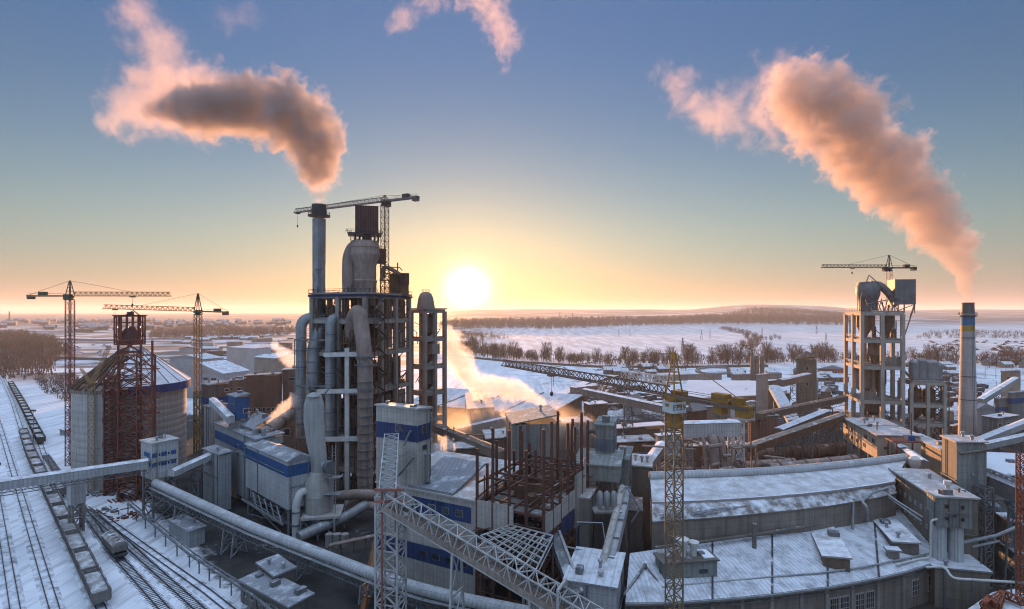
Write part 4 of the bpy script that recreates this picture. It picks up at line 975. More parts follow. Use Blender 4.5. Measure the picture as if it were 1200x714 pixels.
# stair flights on the near corner
m = MB(); st = MB(); q0 = b.p(-1.2, 2.0); dv = V((b.v.x,b.v.y,0)); du = V((b.u.x,b.u.y,0)); z = 1.0; k = 0
for a in (0, 3.2): m.bar(q0+dv*a*1.7-du*.9, q0+dv*a*1.7-du*.9+V((0,0,zt)), .22); m.bar(q0+dv*a*1.7-du*2.2, q0+dv*a*1.7-du*2.2+V((0,0,zt)), .22)
while z < zt-3:
    p0 = q0-du*(1.0+.9*(k%2)) + dv*(0 if k%2 == 0 else 5.2); p1 = q0-du*(1.0+.9*(k%2)) + dv*(5.2 if k%2 == 0 else 0)
    m.bar(p0+V((0,0,z)), p1+V((0,0,z+3)), .8, .18); m.bar(p0+V((0,0,z+1)), p1+V((0,0,z+4)), .07); m.box(p1-du*.3, .9, .8, z+2.95, z+3.1, math.atan2(dv.y,dv.x)); z += 3; k += 1
m.build('stair', RUST, root)
# clutter of pipes on the floors
rnd = random.Random(21); m = MB(); m2 = MB()
for k in range(420):
    z = rnd.choice(zs[:-1])+1.3; a, c = rnd.uniform(.05,.95)*lu, rnd.uniform(.02,.98)*lv
    if rnd.random() < .5: c = rnd.uniform(.0,.12)*lv
    else: a = rnd.uniform(.0,.12)*lu
    p = b.p(a, c, z)
    if rnd.random() < .45: m.tube([p, p+V((0,0,rnd.uniform(3,11)))], rnd.uniform(.12,.42), 8)
    elif k % 12 == 0: MB().box(p, rnd.uniform(.5,1.4), rnd.uniform(.5,1.2), z, z+rnd.uniform(.8,2.8), 1.2).build('equipment', DARK, root)
    else: m.bar(p, p+dv*rnd.uniform(-5,5)+du*rnd.uniform(-3,3)+V((0,0,rnd.uniform(0,7))), .25)
m.build('pipework', RUST, root)
# top vessel: big cyclone with side duct, neck frame and dark box
vc = V((Xat(427.5,183),183,0)); r_ = 16.8*183/F; zv0 = zt+.9; z_ = lambda y: Zat(y,183)
MB().lathe((vc.x,vc.y,0), [(r_*.80,z_(346)),(r_*.80,z_(332)),(r_*.84,z_(331)),(r_*.84,z_(329)),(r_*.78,z_(328)),(r_*.78,z_(312)),(r_*.95,z_(303)),(r_*1.0,z_(300)),(r_*1.02,z_(299)),(r_*1.02,z_(297)),(r_*.99,z_(296)),(r_*.99,z_(291)),(r_*1.02,z_(290.5)),(r_*1.02,z_(288.5)),(r_*.97,z_(287)),(r_*.93,z_(283)),(r_*.3,z_(282))], 36).build('top_cyclone', DUCTW, root)
q = [vc+V((-r_*1.05,-1.0,z_(346))), vc+V((-r_*1.08,-1.0,z_(318))), vc+V((-r_*1.05,-.8,z_(301))), vc+V((-r_*.8,-.4,z_(290))), vc+V((-r_*.3,0,z_(287)))]
MB().tube(bend(q,4,5), [2.1]*len(bend(q,4,5)), 18).build('side_duct', DUCTW, root)
p = V((Xat(430,183),183,0)); hw = 13*183/F
MB().box(p, hw, hw*.8, z_(275), z_(243), .25).build('top_box', MAROON, root)
m = MB()
for i in (-1,1):
    for j in (-1,1): m.bar((p.x+i*hw*.85,p.y+j*hw*.65,z_(284)), (p.x+i*hw*.85,p.y+j*hw*.65,z_(273)), .5)
m.lathe((p.x,p.y,z_(284)), [(1.6,0),(1.6,3.5)], 12); m.box(p+V((-hw*.2,0,0)), hw*1.45, hw*1.1, z_(276), z_(274.6), .25); m.build('box_frame', DARK, root)
railing([p+V((x,y,z_(274.6))) for x, y in ((-hw*1.6,-hw),(hw*1.2,-hw),(hw*1.2,hw),(-hw*1.6,hw),(-hw*1.6,-hw))], 1.2, .1, 1.5).build('box_railing', DARK, root)
railing([vc+V((r_*1.0*math.cos(R(a)), r_*1.0*math.sin(R(a)), z_(283))) for a in range(0,361,30)], 1.3, .1, 1.5).build('cyclone_railing', DARK, root)
# right hand brown head frame with box and pipes
q = V((Xat(462,192),192,0)); m = MB(); zq = lambda y: Zat(y,192)
m.box(V((Xat(468,192),192,0)), 3.2, 3.5, zq(345), zq(322), .2); m.build('head_box', RUST, root)
MB().box(V((Xat(474,190),190,0)), 1.6, 2.0, zq(334), zq(321), .2).build('head_box', MAROON, root)
m = MB(); rnd = random.Random(31)
for x in (446,451,456,461,466): m.bar(P(x,345,188), P(x,rnd.uniform(306,320),188), .35)
for y in (312,320,328,336): m.bar(P(445,y,188), P(468,y+2,188), .28)
for k in range(14): x, y = rnd.uniform(445,468), rnd.uniform(312,340); m.bar(P(x,y,188), P(x+rnd.uniform(-5,7),y+rnd.uniform(-6,6),189), .22)
m.build('head_frame', RUST, root)
MB().tube(bend([P(447,330,187), P(449,312,187), P(460,316,187), P(469,322,187)], 2), .7, 10).build('head_pipe', BROWN, root)
MB().box(V((Xat(446,187),187,0)), 1.7, 1.7, Zat(309,187), Zat(292,187), .3).build('head_box', MAROON, root)
# ---------------------------------------------------------------- tower crane on top
p = V((Xat(451,196),196,Zat(345,196))); crane('dark tower crane standing above the preheater tower with jib over the stack', p, Zat(236,196), (-40,22), 47, 15, Zat(229,196), 2.0, DARK, GALVD, DARK, hookf=.97, hookl=5, slope=-.0)
# ---------------------------------------------------------------- rear tower
b = rbx(482,498,521,364,205,zb=0,yaw=52); root2 = thing('preheater_tower', 'lower concrete framed tower with domed hopper right behind the main preheater tower', 'tower', b.c())
frame_tower(root2, b, [9,19,29,39,49.5,Zat(365,205)], 1, 2, 1.3, FT, CONC, over=.7)
for z0, z1, rr in ((10,18,2.4),(20,28,2.2),(30,38,2.6),(40,48,2.4),(50,58,2.6)): cyclone(b.p(b.lu*.5,b.lv*.5), rr, z0, z0+2.5, z1, BROWN, root2)
p = V((Xat(499,212),212,Zat(363,212))); MB().lathe(p, [(3.6,0),(3.6,.5),(2.9,4.5),(2.2,6.2),(1.2,6.8),(.3,6.9)], 22).build('dome', DUCTW, root2)
railing([p+V((1.6*math.cos(R(a)),1.6*math.sin(R(a)),6.7)) for a in range(0,361,45)], 1.0, .08).build('dome_railing', DARK, root2)
m = MB(); rnd = random.Random(33)
for k in range(40):
    z = rnd.uniform(2,58); q = b.p(rnd.uniform(-.3,b.lu), rnd.choice((-.2, rnd.uniform(0,b.lv))), z); m.bar(q, q+V((rnd.uniform(-3,3),rnd.uniform(-2,2),rnd.uniform(-3,4))), .22)
m.build('pipework', RUST, root2)
MB().box(b.p(1,b.lv*.5), 1.8, 1.8, 44, 48, .8).build('infill_panel', SHEETW, root2)
# ---------------------------------------------------------------- large ducts left of the tower
def duct(label, pts, rad, m_=None, br=4.0, rings=(), tilt=None, name='duct'):
    pts = [V(p) for p in pts]; r = thing(name, label, 'duct', V((pts[0].x, pts[0].y, min(p.z for p in pts))))
    MB().tube(bend(pts, br, 6), rad, 18).build('shell', m_ or DUCT, r)
    for p, d in rings: MB().tube([p-d*.2, p+d*.2], rad*1.13, 18).build('flange', GALVD, r)
    return r
up = V((0,0,1))
def vr(x, ys, d): return [(P(x,y,d), up) for y in ys]
duct('leftmost tall grey duct with a hooked top bending towards the stack', [P(353,513,178), P(353,374,178), P(376,371,181)], 1.72, rings=vr(353,(398,411,430,452,478,496),178), br=4.5)
duct('second grey duct from the left, wide and stepped, beside the stack', [P(369,455,179), P(368,436,178), P(368,407,178), P(376,384,180), P(388,376,184)], 2.2, rings=vr(368,(408,424,436),178), br=4)
duct('third grey duct from the left, round topped and reaching down past two collars', [P(387,515,173), P(387,374,173), P(400,371,178)], 1.55, rings=vr(387,(392,415,437,460,483,505),173), br=5)
duct('small curved duct behind the round topped ones under the deck', [P(395,420,184), P(396,372,184), P(388,360,186), P(380,364,188)], 1.5, DUCT, 3)
duct('huge dusty reddish duct slanting down under the deck front into a long vertical pipe', [P(410,400,178), P(414,372,174), P(421,363,170), P(427,410,168), P(428,432,167), P(428,575,166)], 2.35, DUCTW, 6, rings=vr(428,(418,428,455,510,556),167))
duct('slim grey pipe between the wide ducts and the tower', [P(361,520,177), P(361,440,177), P(372,432,179)], .7, rings=vr(361,(470,500),177))
# white bracket beams on the column face
r = thing('duct_support', 'white steel bracket frame carrying the grey ducts beside the tower', 'steel frame', P(404,600,170)); m = MB()
for y, x0 in ((416,380),(459,372),(515,378)):
    m.bar(P(x0,y,171), P(432,y-1,168), 1.0, 1.3); m.bar(P(x0+4,y-1,175), P(412,y-1,178), .7, 1.0)
m.bar(P(407,620,170), P(407,408,170), 1.3, 1.3); m.build('bracket', WHITEST, r)
m = MB()
for x in (346,363,378): MB().bar(V((Xat(x,176),176,0)), P(x,512,176), .4).build('platform_leg', GALVD, r)
for y in (452,480,513,398): m.bar(P(345,y,175), P(392,y+1,172), .4, .5)
for k in range(6): m.bar(P(348+k*7,513,175), P(355+k*7,545,175), .25)
m.bar(P(346,500,175), P(392,500,174), .3); [m.bar(P(x,513,175), P(x,398,175), .22) for x in (345,392)]; m.build('duct_platform', GALVD, r)
m = MB()
for (x0,y0,x1,y1) in ((415,428,442,428),(417,418,440,418),(417,418,424,430),(424,430,430,418),(430,418,438,430),(360,455,372,472),(386,455,372,472)): m.bar(P(x0,y0,165), P(x1,y1,165), .3)
m.build('bracing', GALVD, r)
# paddle shaped duct, filter drum and its pipes
dn = 148; kk = dn/F
r = thing('filter_drum', 'pale riveted drum with a paddle shaped duct and fan on its top', 'dust filter', V((Xat(374,dn),dn,0)))
c = V((Xat(374,dn),dn,0)); z_ = lambda y: Zat(y,dn)
MB().lathe(c, [(3.75,z_(598)),(3.75,z_(580)),(3.83,z_(579.6)),(3.75,z_(579)),(3.75,z_(562)),(2.3,z_(553)),(2.1,z_(552))], 30).build('drum', M('pale riveted drum', (.40,.39,.37), (.28,.27,.25), sc=.25, panel=1.1, snow=.05), r)
pts = [P(368,464,dn), P(368,474,dn), P(368,492,dn), P(370,515,dn), P(373,535,dn), P(374.5,554,dn)]; rr = [2.0,2.75,2.85,2.55,2.35,2.25]
m = MB(); m.tube(pts, rr, 24); m.v = [(x, dn+(y-dn)*.55, z) for x, y, z in m.v]
m.lathe(P(368,464,dn), [(2.0,-.05),(1.5,.55),(.7,.85),(.05,.95)], 24, cap=False); m.build('paddle_duct', M('paddle duct steel', (.37,.37,.36), (.29,.285,.275), sc=.15, snow=.03, streak=.5), r)
p = P(384,547,dn-2.5); MB().tube([p+V((-1.6,1,.1)), p, p+V((1.0,-.7,0))], [1.0,1.55,1.55], 20).build('fan', GALV, r)
m = MB(); [m.tube([p+V((q,-q*.7,0)), p+V((q+.18,-(q+.18)*.7,0))], 1.75, 20) for q in (.0,.45,.9)]; m.build('fan_rings', GALVD, r)
MB().box(c+V((1.2,-.5,0)), 5.0, 4.6, z_(601), z_(598.3), .2).build('platform', CONCP, r)
m = MB(); zp = z_(601)
for i in (-1,0,1):
    for j in (-1,1): m.bar((c.x+1.2+i*4.4,c.y-.5+j*4,0), (c.x+1.2+i*4.4,c.y-.5+j*4,zp), .4)
for i in (-1,0): m.bar((c.x+1.2+i*4.4,c.y-4.5,1), (c.x+5.6+i*4.4,c.y-4.5,zp), .22); m.bar((c.x+1.2+i*4.4,c.y-4.5,zp), (c.x+5.6+i*4.4,c.y-4.5,1), .22)
m.build('legs', GALV, r)
m = MB(); x = c.x+4.2; [m.bar((x+q,dn-2,z_(598)), (x+q,dn-2,z_(520)), .18) for q in (0,.9)]; [m.bar((x,dn-2,z_(598)+k*.9), (x+.9,dn-2,z_(598)+k*.9), .09) for k in range(20)]
[m.box((x+.3,dn-2.4), 2.2, 1.2, z_(y), z_(y)+.15) for y in (556,575)]; m.build('ladder', GALV, r)
duct('pale pipe bending down from the side of the riveted drum', [P(360,575,dn-2), P(352,577,dn-3), P(347,590,dn-4), P(347,634,dn-4)], 1.05, WHITEST, 3.5, rings=vr(347,(600,615),dn-4))
duct('dark fat pipe lying low behind the riveted drum to the tower foot', [P(350,630,138), P(366,622,141), P(402,608,148), P(428,592,156)], 1.35, DUCT, 4)
duct('dusty horizontal pipe at the tower foot right of the riveted drum', [P(392,582,156), P(420,579,156), P(440,580,158)], 1.4, DUCTW, 2)
duct('short dusty pipe elbow at the tower foot', [P(405,600,158), P(416,588,158), P(440,594,156)], 1.2, DUCTW, 3)
r = thing('fan_base', 'row of round concrete fan bases in the yard under the tower', 'foundation', V((Xat(392,140),140,0)))
for k in range(3): MB().lathe((Xat(386+k*9,140),140,0), [(1.0,0),(1.0,3.2)], 14).build('pillar', CONC, r)
# sunken yard clutter
r = thing('cable_rack', 'long low pipe rack in the dark yard in front of the preheater tower', 'pipeline', G(430,640)); a, c = G(385,640,3), G(470,622,3)
MB().tube([a, c], .35, 8).tube([a+V((0,1,0)), c+V((0,1,0))], .25, 8).build('pipe', DUCTW, r); m = MB(); [m.bar(a.lerp(c,k/6)*1-V((0,0,3)), a.lerp(c,k/6), .25) for k in range(7)]; m.build('posts', RUST, r)

b = rbx(326,332,478,489,232,zb=0,yaw=6); building('rear_hall', 'long dim brown hall behind the main preheater tower, added to block low sun', b, BROWN, SNOWRF2, 'hall', dz=.6, wins=wgrid(b,'R',9,9,2.6,3))  # stands for dark structures there, added to block low sun from the yard
b = rbx(396,400,452,560,196,zb=0,yaw=8); building('rear_hall', 'dark low pump house at the foot of the main preheater tower', b, CONCD, GREYRF, 'hall', dz=.3)

rnd = random.Random(91)
for r in [o for o in bpy.data.objects if o.get('category') == 'duct' and 'tall' in o.get('label','')+' tall' and any(k in o.get('label','') for k in ('leftmost','second grey','third grey','huge dusty'))]:
    x = {'lef':353,'sec':368,'thi':387,'hug':428}[r['label'][:3]]; d = {'lef':178,'sec':178,'thi':173,'hug':166}[r['label'][:3]]; y0, y1 = (400,513) if x != 428 else (432,572)
    rad = {353:1.72,368:2.2,387:1.55,428:2.35}[x]; q0, q1 = P(x,y1,d), P(x,y0 if x != 368 else 440,d); m = MB(); o = V((rad*.55,-rad*.9,0))
    for s_ in (-.25,.25): m.bar(q0+o+V((s_,0,0)), q1+o+V((s_,0,0)), .09)
    k = 0
    while q0.z+k < q1.z: m.bar(q0+o+V((-.25,0,k)), q0+o+V((.25,0,k)), .07); k += .9
    if x != 368: m.build('ladder', GALVD, r)
    n = int((q1.z-q0.z)/2.6)
    for k in range(n): z = q0.z+(k+.5)*2.6; MB().tube([V((q0.x,q0.y,z)), V((q0.x,q0.y,z+.12))], rad*1.04, 18).build('weld_band', GALVD, r)
for k in range(7):
    a = rnd.uniform(.1,.9); p = MT.p(-.75, MT.lv*a, 1) if k % 2 else MT.p(MT.lu*a, -.75, 1); MB().bar(p, p+V((0,0,rnd.uniform(30,58))), .3, .12).build('cable_tray', RUST, root)
# ---------------------------------------------------------------- central crusher hall
HN = V((Xat(637,105),105)); HL = V((Xat(442,125),125)); hu = (HL-HN); LU = hu.length; hu.normalize(); hv = V((-hu.y, hu.x)) if -hu.y*0+hu.x*1 > 0 else V((hu.y, -hu.x))
if hv.y < 0: hv = -hv
LV = 24.0; hall = Bx(HN, hu, hv, LU, LV, 0, 21.0)
root = thing('crusher_hall', 'large grey hall with dark blue window bands and a half stripped steel end', 'building', hall.c())
u3 = V((hu.x,hu.y,0)); v3 = V((hv.x,hv.y,0))
split = 15.5
left = Bx(hall.p(split,0), hu, hv, LU-split, LV, 0, 21.0)
left.body().build('wall', SHEETH, root)
mono(left, 1.6).build('roof', TANRF, root)
rr = Bx(left.p(5.5,-.1), hu, hv, 12, 12, 0, 21.3); m = MB(); q = [rr.p(0,0,21.35), rr.p(12,0,21.35), rr.p(12,14,24.6), rr.p(1,15,24.0)]; m.hexa(q if (q[1]-q[0]).cross(q[3]-q[0]).z > 0 else q[::-1], [p+V((0,0,.5)) for p in (q if (q[1]-q[0]).cross(q[3]-q[0]).z > 0 else q[::-1])]); m.build('upper_roof', GREYRF, root)
NAVY = M('navy band sheet', (.035,.06,.16), (.03,.045,.11), ribs=.9, sc=.2)
for z0, z1, a0, a1 in ((16.3,19.6,1.0,16.5),(5.8,9.4,.5,LU-split-.3)):
    Bx(left.p(a0,-.07), hu, hv, a1-a0, .12, z0, z1).body().build('blue_band', NAVY, root)
FRM = plain('dusty window frame', (.42,.40,.36), .7); 
for a in (3,6.5,10): win(root, left, 'L', a+1, 17.9, 2.0, 1.5, FRM)
for a in (3,6.5,10,13.5): win(root, left, 'L', a, 7.5, 2.2, 1.3, FRM)
# tall head tower at its left end
tw = rbx(442,490,506,480,120,zb=0,yaw=math.degrees(math.atan2(hv.y,hv.x))); tw.N = tw.N-hv*.3
r2 = building('head_tower', 'tall pale sheeted head tower with blue band at the left end of the crusher hall', tw, SHEETH, TANRF, 'building', dz=-.5)
Bx(tw.p(.02,-.07), tw.u, tw.v, tw.lu-.04, .12, tw.z1-7.2, tw.z1-3.6).body().build('blue_band', NAVY, r2); Bx(tw.p(-.07,.02), tw.u, tw.v, .12, tw.lv-.04, tw.z1-7.2, tw.z1-3.6).body().build('blue_band', NAVY, r2)
win(r2, tw, 'R', tw.lv*.5, tw.z1-4.8, 1.8, 1.6, FRM); win(r2, tw, 'R', tw.lv*.5, tw.z1-8.8, 1.8, 1.4, FRM); win(r2, tw, 'L', tw.lu*.42, tw.z1-4.6, 2.4, 1.6, FRM)
m = MB(); m.bar(tw.p(-.1,-1.2,tw.z1-10), tw.p(4.5,-1.2,tw.z1-15), 1.4, .15); m.bar(tw.p(-.1,-1.8,tw.z1-8.9), tw.p(4.5,-1.8,tw.z1-13.9), .1); m.bar(tw.p(1,-1.0,tw.z1-4.5), tw.p(3,-1.0,tw.z1-8.0), .5, .3); m.bar(tw.p(.5,-1.0,tw.z1-8.5), tw.p(4,-1.0,tw.z1-10.5), .6, .4); m.build('outside_stair', GALV, r2)
m = MB(); c = tw.p(-1.2,1.2); [m.bar((c.x+i*.9,c.y+j*.7,tw.z1-16), (c.x+i*.9,c.y+j*.7,tw.z1-10), .14) for i in (0,1) for j in (0,1)]; [m.box(c+V((.45,.35,0)), .7, .6, z, z+.12) for z in (tw.z1-16,tw.z1-13,tw.z1-10)]; m.build('side_platform', GALVD, r2)
# stripped steel end of the hall
fr = thing('steel_skeleton', 'stripped red oxide steel skeleton with bare columns at the crusher hall end', 'steel frame', hall.p(split/2, LV/2, 0))
nu, nv = 4, 6; rnd = random.Random(44)
for i in range(nu+1):
    for j in range(nv+1):
        if 0 < i < nu and j not in (0,3,nv): continue
        p = hall.p(split*.97*i/nu, LV*j/nv); h = rnd.choice((36.5,35,33,37.5,30)) if i < nu else rnd.choice((24,28,32)); MB().bar((p.x,p.y,0), (p.x,p.y,h), .62, .62).build('column', DKRED, fr)
m = MB()
for z in (6,11,16,20.5,25):
    for j in range(nv+1):
        if z > 21 and j in (0,3): continue
        m.bar(hall.p(0,LV*j/nv,z), hall.p(split*.97,LV*j/nv,z), .35, .45)
    for i in range(nu+1):
        if z > 21 and i == 1: continue
        m.bar(hall.p(split*.97*i/nu,0,z+.02), hall.p(split*.97*i/nu,LV,z+.02), .35, .45)
m.build('floor_beams', DKRED, fr)
def gt(nm, a, c, w_): MB().bar(a, c, w_).build(nm, RUST, fr)
for j in range(nv):
    for z in (1,3.4,8.5,13.5,18.2,22.8): gt('girt', hall.p(-.1,LV*j/nv,z), hall.p(-.1,LV*(j+1)/nv,z+rnd.uniform(-.2,.2)), .14)
    z = rnd.choice((6,11,16)); gt('brace', hall.p(0,LV*j/nv,z), hall.p(0,LV*(j+1)/nv,z+5), .2)
for i in range(nu):
    for z in (3,8.5,13.5,18.2): gt('girt', hall.p(split*i/nu,-.1,z), hall.p(split*(i+1)/nu,-.1,z), .14)
for k in range(56):
    a, c, z = rnd.uniform(0,split), rnd.uniform(0,LV), rnd.choice((6.4,11.4,16.4,21)); p = hall.p(a,c,z); gt('loose_bar', p, p+u3*rnd.uniform(-3,3)+v3*rnd.uniform(-4,4)+V((0,0,rnd.uniform(0,2.5))), rnd.uniform(.12,.3))
for i in range(nu+1):
    p = hall.p(split*.97*i/nu, LV, 0); m = MB()
    for z in range(2,34,2): m.bar(p+V((-.35,0,z)), p+V((.35,0,z)), .1)
    m.bar(p+V((-.35,0,0)), p+V((-.35,0,34)), .1); m.build('rung_ladder', RUST, fr)
for z, e in ((10.9,0),(20.2,-4)): hall_f = Bx(hall.p(.6,.8), hu, hv, split*.9, LV+e-1.5, z, z+.2).body().build('deck', CONCD, fr)
# remaining cladding
for (face, a0, a1, z0, z1, mm) in (('R',.2,8,17.0,20.8,SHEETH),('R',.2,3.4,13.0,16.9,NAVY),('R',8.1,15.5,17.6,21.5,SHEETH),('R',8.1,15,14.0,17.5,NAVY),('R',15.6,21,13.0,24.5,SHEETH),('R',16,20,8,12.9,NAVY),('R',15.8,21,1,7.9,SHEETH),('L',6.5,split,16.0,21.6,SHEETH),('L',.4,4.5,1,4,SHEETH),('L',9.8,split,9.6,12.8,SHEETH)):
    bb = Bx(hall.p(-.28,a0), hu, hv, .16, a1-a0, z0, z1) if face == 'R' else Bx(hall.p(a0,-.28), hu, hv, a1-a0, .16, z0, z1)
    bb.body().build('cladding_panel', mm, fr)
MB().bar(hall.p(-.3,21.3,12), hall.p(-.3,21.3,27), .5, .5).build('white_post', LGREY, fr)
m = MB(); [m.bar(hall.p(split-1,2+k*1.5,21), hall.p(split-1,2+k*1.5,rnd.uniform(24,27)), .3) for k in range(3)]; m.bar(hall.p(split,0,21.5), hall.p(split-1,LV,26), .3); m.build('edge_frame', RUST, fr)
# equipment on the decks and grey green silo box behind
for k, (a, c) in enumerate(((5,6),(9,9),(7,14),(3,17))):
    p = hall.p(a,c); MB().box(p, 1.6, 1.2, 20.5+.02, 22.5+.7*(k%3), .6).box(p+V((1,1,0)), .7, .7, 22, 24.2+.3*k, .6).build('machinery', RUST, fr)
b = rbx(597,601,655,499,141,zb=0,yaw=8); b.lu = 14; b.z1 = Zat(498,141); building('silo_block', 'tall grey green sheeted bin block behind the bare steel columns', b, SHEETG, SHEETG, 'building', dz=2.2)
# suspended lattice frame in front of the wall
r = thing('fallen_lattice', 'tilted pale lattice roof frame lying against the blue banded wall', 'steel frame', hall.p(8,-5,0)); m = MB()
pa = [P(563,628,104), P(598,615,108), P(648,628,101), P(628,668,96)]
for k in range(7):
    t = k/6; m.bar(pa[0].lerp(pa[3],t), pa[1].lerp(pa[2],t), .22); m.bar(pa[0].lerp(pa[1],t), pa[3].lerp(pa[2],t), .22)
    m.bar(pa[0].lerp(pa[3],t)-V((0,0,1.2)), pa[1].lerp(pa[2],t)-V((0,0,1.2)), .16)
    if k < 6: m.bar(pa[0].lerp(pa[3],t), pa[1].lerp(pa[2],(k+1)/6), .13); m.bar(pa[0].lerp(pa[3],t)-V((0,0,1.2)), pa[0].lerp(pa[3],(k+1)/6), .13); m.bar(pa[1].lerp(pa[2],t)-V((0,0,1.2)), pa[1].lerp(pa[2],(k+1)/6), .13)
m.build('lattice', LGREY, r); m = MB(); [m.bar(p, V((p.x,p.y,0)), .3) for p in pa]; m.build('posts', DKRED, r)
# lattice conveyor: trestle tower, steep upper flight and long boom
t0 = V((Xat(458,96),96,0)); zt = Zat(580,96)
r = thing('trestle_tower', 'white and red lattice trestle tower in the foreground carrying the conveyor boom', 'steel tower', t0)
MB().truss(t0, t0+V((0,0,zt)), 4.2, 3.2, 9, .34, up=V((.3,.95,0)), cross=True, td=.19).build('lattice', LGREY, r)
m = MB(); [m.bar(t0+V((i*1.2,j*1.5,0)), t0+V((i*1.2,j*1.5,zt+1.5)), .34) for i in (-1,1) for j in (-1,)]; m.bar(t0+V((-2.4,-2,zt+1.5)), t0+V((2.6,-2,zt+1.5)), .4); m.bar(t0+V((-2.4,-2,zt-.5)), t0+V((2.6,-2,zt-.5)), .4); m.build('red_frame', M('faded red frame', (.30,.13,.10), (.2,.085,.065), sc=.5), r)
r = thing('conveyor_boom', 'long open white lattice conveyor boom slanting down to the bottom centre', 'conveyor', t0+V((2,-1,0))); a = P(456,586,95); c = P(712,738,79)
MB().truss(a, c, 3.0, 3.0, 22, .22, cross=False, td=.17).build('lattice', LGREY, r)
d = (c-a).normalized(); s = V((d.y,-d.x,0)).normalized(); m = MB(); m.bar(a-V((0,0,1.2)), c-V((0,0,1.2)), 2.2, .14); m.build('belt', BROWN, r); m = MB(); [m.bar(a+s*k*1.55-V((0,0,1.0)), c+s*k*1.55-V((0,0,1.0)), .08, 1.0) for k in (-1,1)]; m.build('side_sheet', SHEETW, r)
m = MB(); e = a.lerp(c,.82); m.bar(e+s*1.9-V((0,0,1.5)), e+s*1.9+V((0,0,2.6)), .4); m.bar(e-s*1.9-V((0,0,1.5)), e-s*1.9+V((0,0,2.6)), .4); m.bar(e+s*1.9+V((0,0,2.6)), e-s*1.9+V((0,0,2.6)), .4); m.build('portal', LGREY, r)
for f in (.35,.7): p = a.lerp(c,f); trestle(p, p.z-1.6, 2.8, d, .36, 3, .5).build('trestle', LGREY, r)
r = thing('conveyor_boom', 'short steep white lattice conveyor flight climbing into the pale head tower', 'conveyor', V((Xat(457,105),105,0))); a = P(459,515,118); c = P(454,582,97)
MB().truss(a, c, 2.9, 2.6, 11, .22, cross=True, td=.15).build('lattice', LGREY, r); MB().bar(a-V((0,0,1.0)), c-V((0,0,1.0)), 2.0, .14).build('belt', GALV, r)
# ---------------------------------------------------------------- steaming store shed and structures behind the hall
def quadshed(label, roofpx, z0s, wm, rm, ribs=None, name='store_shed', cat='shed', th=.4):
    q = [G(x,y,z) for (x,y), z in zip(roofpx, z0s)]; zm = min(z0s)
    r = thing(name, label, cat, V((sum(p.x for p in q)/4, sum(p.y for p in q)/4, 0)))
    if (q[1]-q[0]).cross(q[3]-q[0]).z < 0: q = q[::-1]
    cx_, cy_ = sum(p.x for p in q)/4, sum(p.y for p in q)/4
    lo = [V((p.x+(cx_-p.x)*.02, p.y+(cy_-p.y)*.02, 0)) for p in q]; hi = [V((a.x,a.y,p.z-.02)) for a, p in zip(lo, q)]
    MB().hexa(lo, hi).build('wall', wm, r); MB().hexa(q, [p+V((0,0,th)) for p in q]).build('roof', rm, r); return r, q
SR_ = M('pale snowy seam roof', (.40,.37,.36), (.28,.26,.25), ribs=2.2, sc=.08, snow=.8, streak=0, ribdark=.5)
r, q = quadshed('long snowy roofed store shed behind the hall with two steaming vents', [(470,473),(640,488),(684,463.5),(520,455.5)], [12.5,12.5,17,17], BROWN, SR_)
m = MB()
for k in (.28,.5,.73): a, c = G(470,473,12.5).lerp(G(640,488,12.5),k), G(520,455.5,17).lerp(G(684,463.5,17),k); m.bar(a+V((0,0,.55)), c+V((0,0,.55)), .5, .3)
m.build('roof_joint', GALVD, r)
def steam_vent(x, y, d, z0, label):
    p = P(x,y,d); r = thing('steam_vent', label, 'vent pipe', V((p.x,p.y,z0))); MB().tube([V((p.x,p.y,z0)), p], 1.3, 14).build('pipe', GALV, r); MB().tube([p-V((0,0,.6)), p-V((0,0,.2))], 1.55, 14).build('collar', GALVD, r); return r
steam_vent(563,478,246,0,'thick pale vent pipe before the store shed giving off the left steam column'); steam_vent(640,480,250,0,'steaming vent pipe at the right end of the snowy store shed')
b = rbx(545,548,579,480,228,zb=0,yaw=6); building('pale_kiosk', 'square tan building with stepped roof in front of the store shed', b, SHEETW, TANRF, 'building', dz=.5, bands=((9.5,11.5),), bm=BROWN)
b = rbx(684,690,712,475,282,zb=0,yaw=12); building('brown_block', 'brown block with snowy roof at the right end of the store shed', b, BROWN, SNOWRF2, 'building')
gallery('conveyor_gallery', 'dusty brown conveyor gallery sloping down right behind the hall roof', [P(512,506,200), P(592,540,160)], 3.4, 2.6, SHEETW, BROWN, (.3,.7), truss=False)
gallery('conveyor_gallery', 'long dusty beam gallery rising to the right behind the hall', [P(535,512,215), P(612,494,225)], 2.8, 3.4, SHEETW, SNOWRF2, (.15,.6), truss=False)
b = rbx(600,606,640,499,205,zb=0,yaw=8); building('brown_block', 'dark brown workshop block behind the stripped steel columns', b, BROWN, SNOWRF2, 'building', dz=.5)
b = rbx(640,646,694,497,235,zb=0,yaw=8); building('brown_block', 'wide tan workshop wall between the steel columns and the green tower', b, SHEETW, TANRF, 'building', dz=.5, wins=wgrid(b,'R',8,4,1.8,3))
b = rbx(505,512,560,528,170,zb=0,yaw=8); building('brown_block', 'low brown annex in the glowing yard behind the crusher hall', b, BROWN, TANRF, 'building', dz=.4)
b = rbx(566,570,600,515,185,zb=0,yaw=8); building('brown_block', 'dim brown plant block below the rising beam gallery', b, BROWN, TANRF, 'building', dz=.4)
m = MB(); rnd = random.Random(55); r = thing('pipe_tangle', 'tangle of brown pipe frames in the yard behind the hall', 'steel frame', G(570,600))
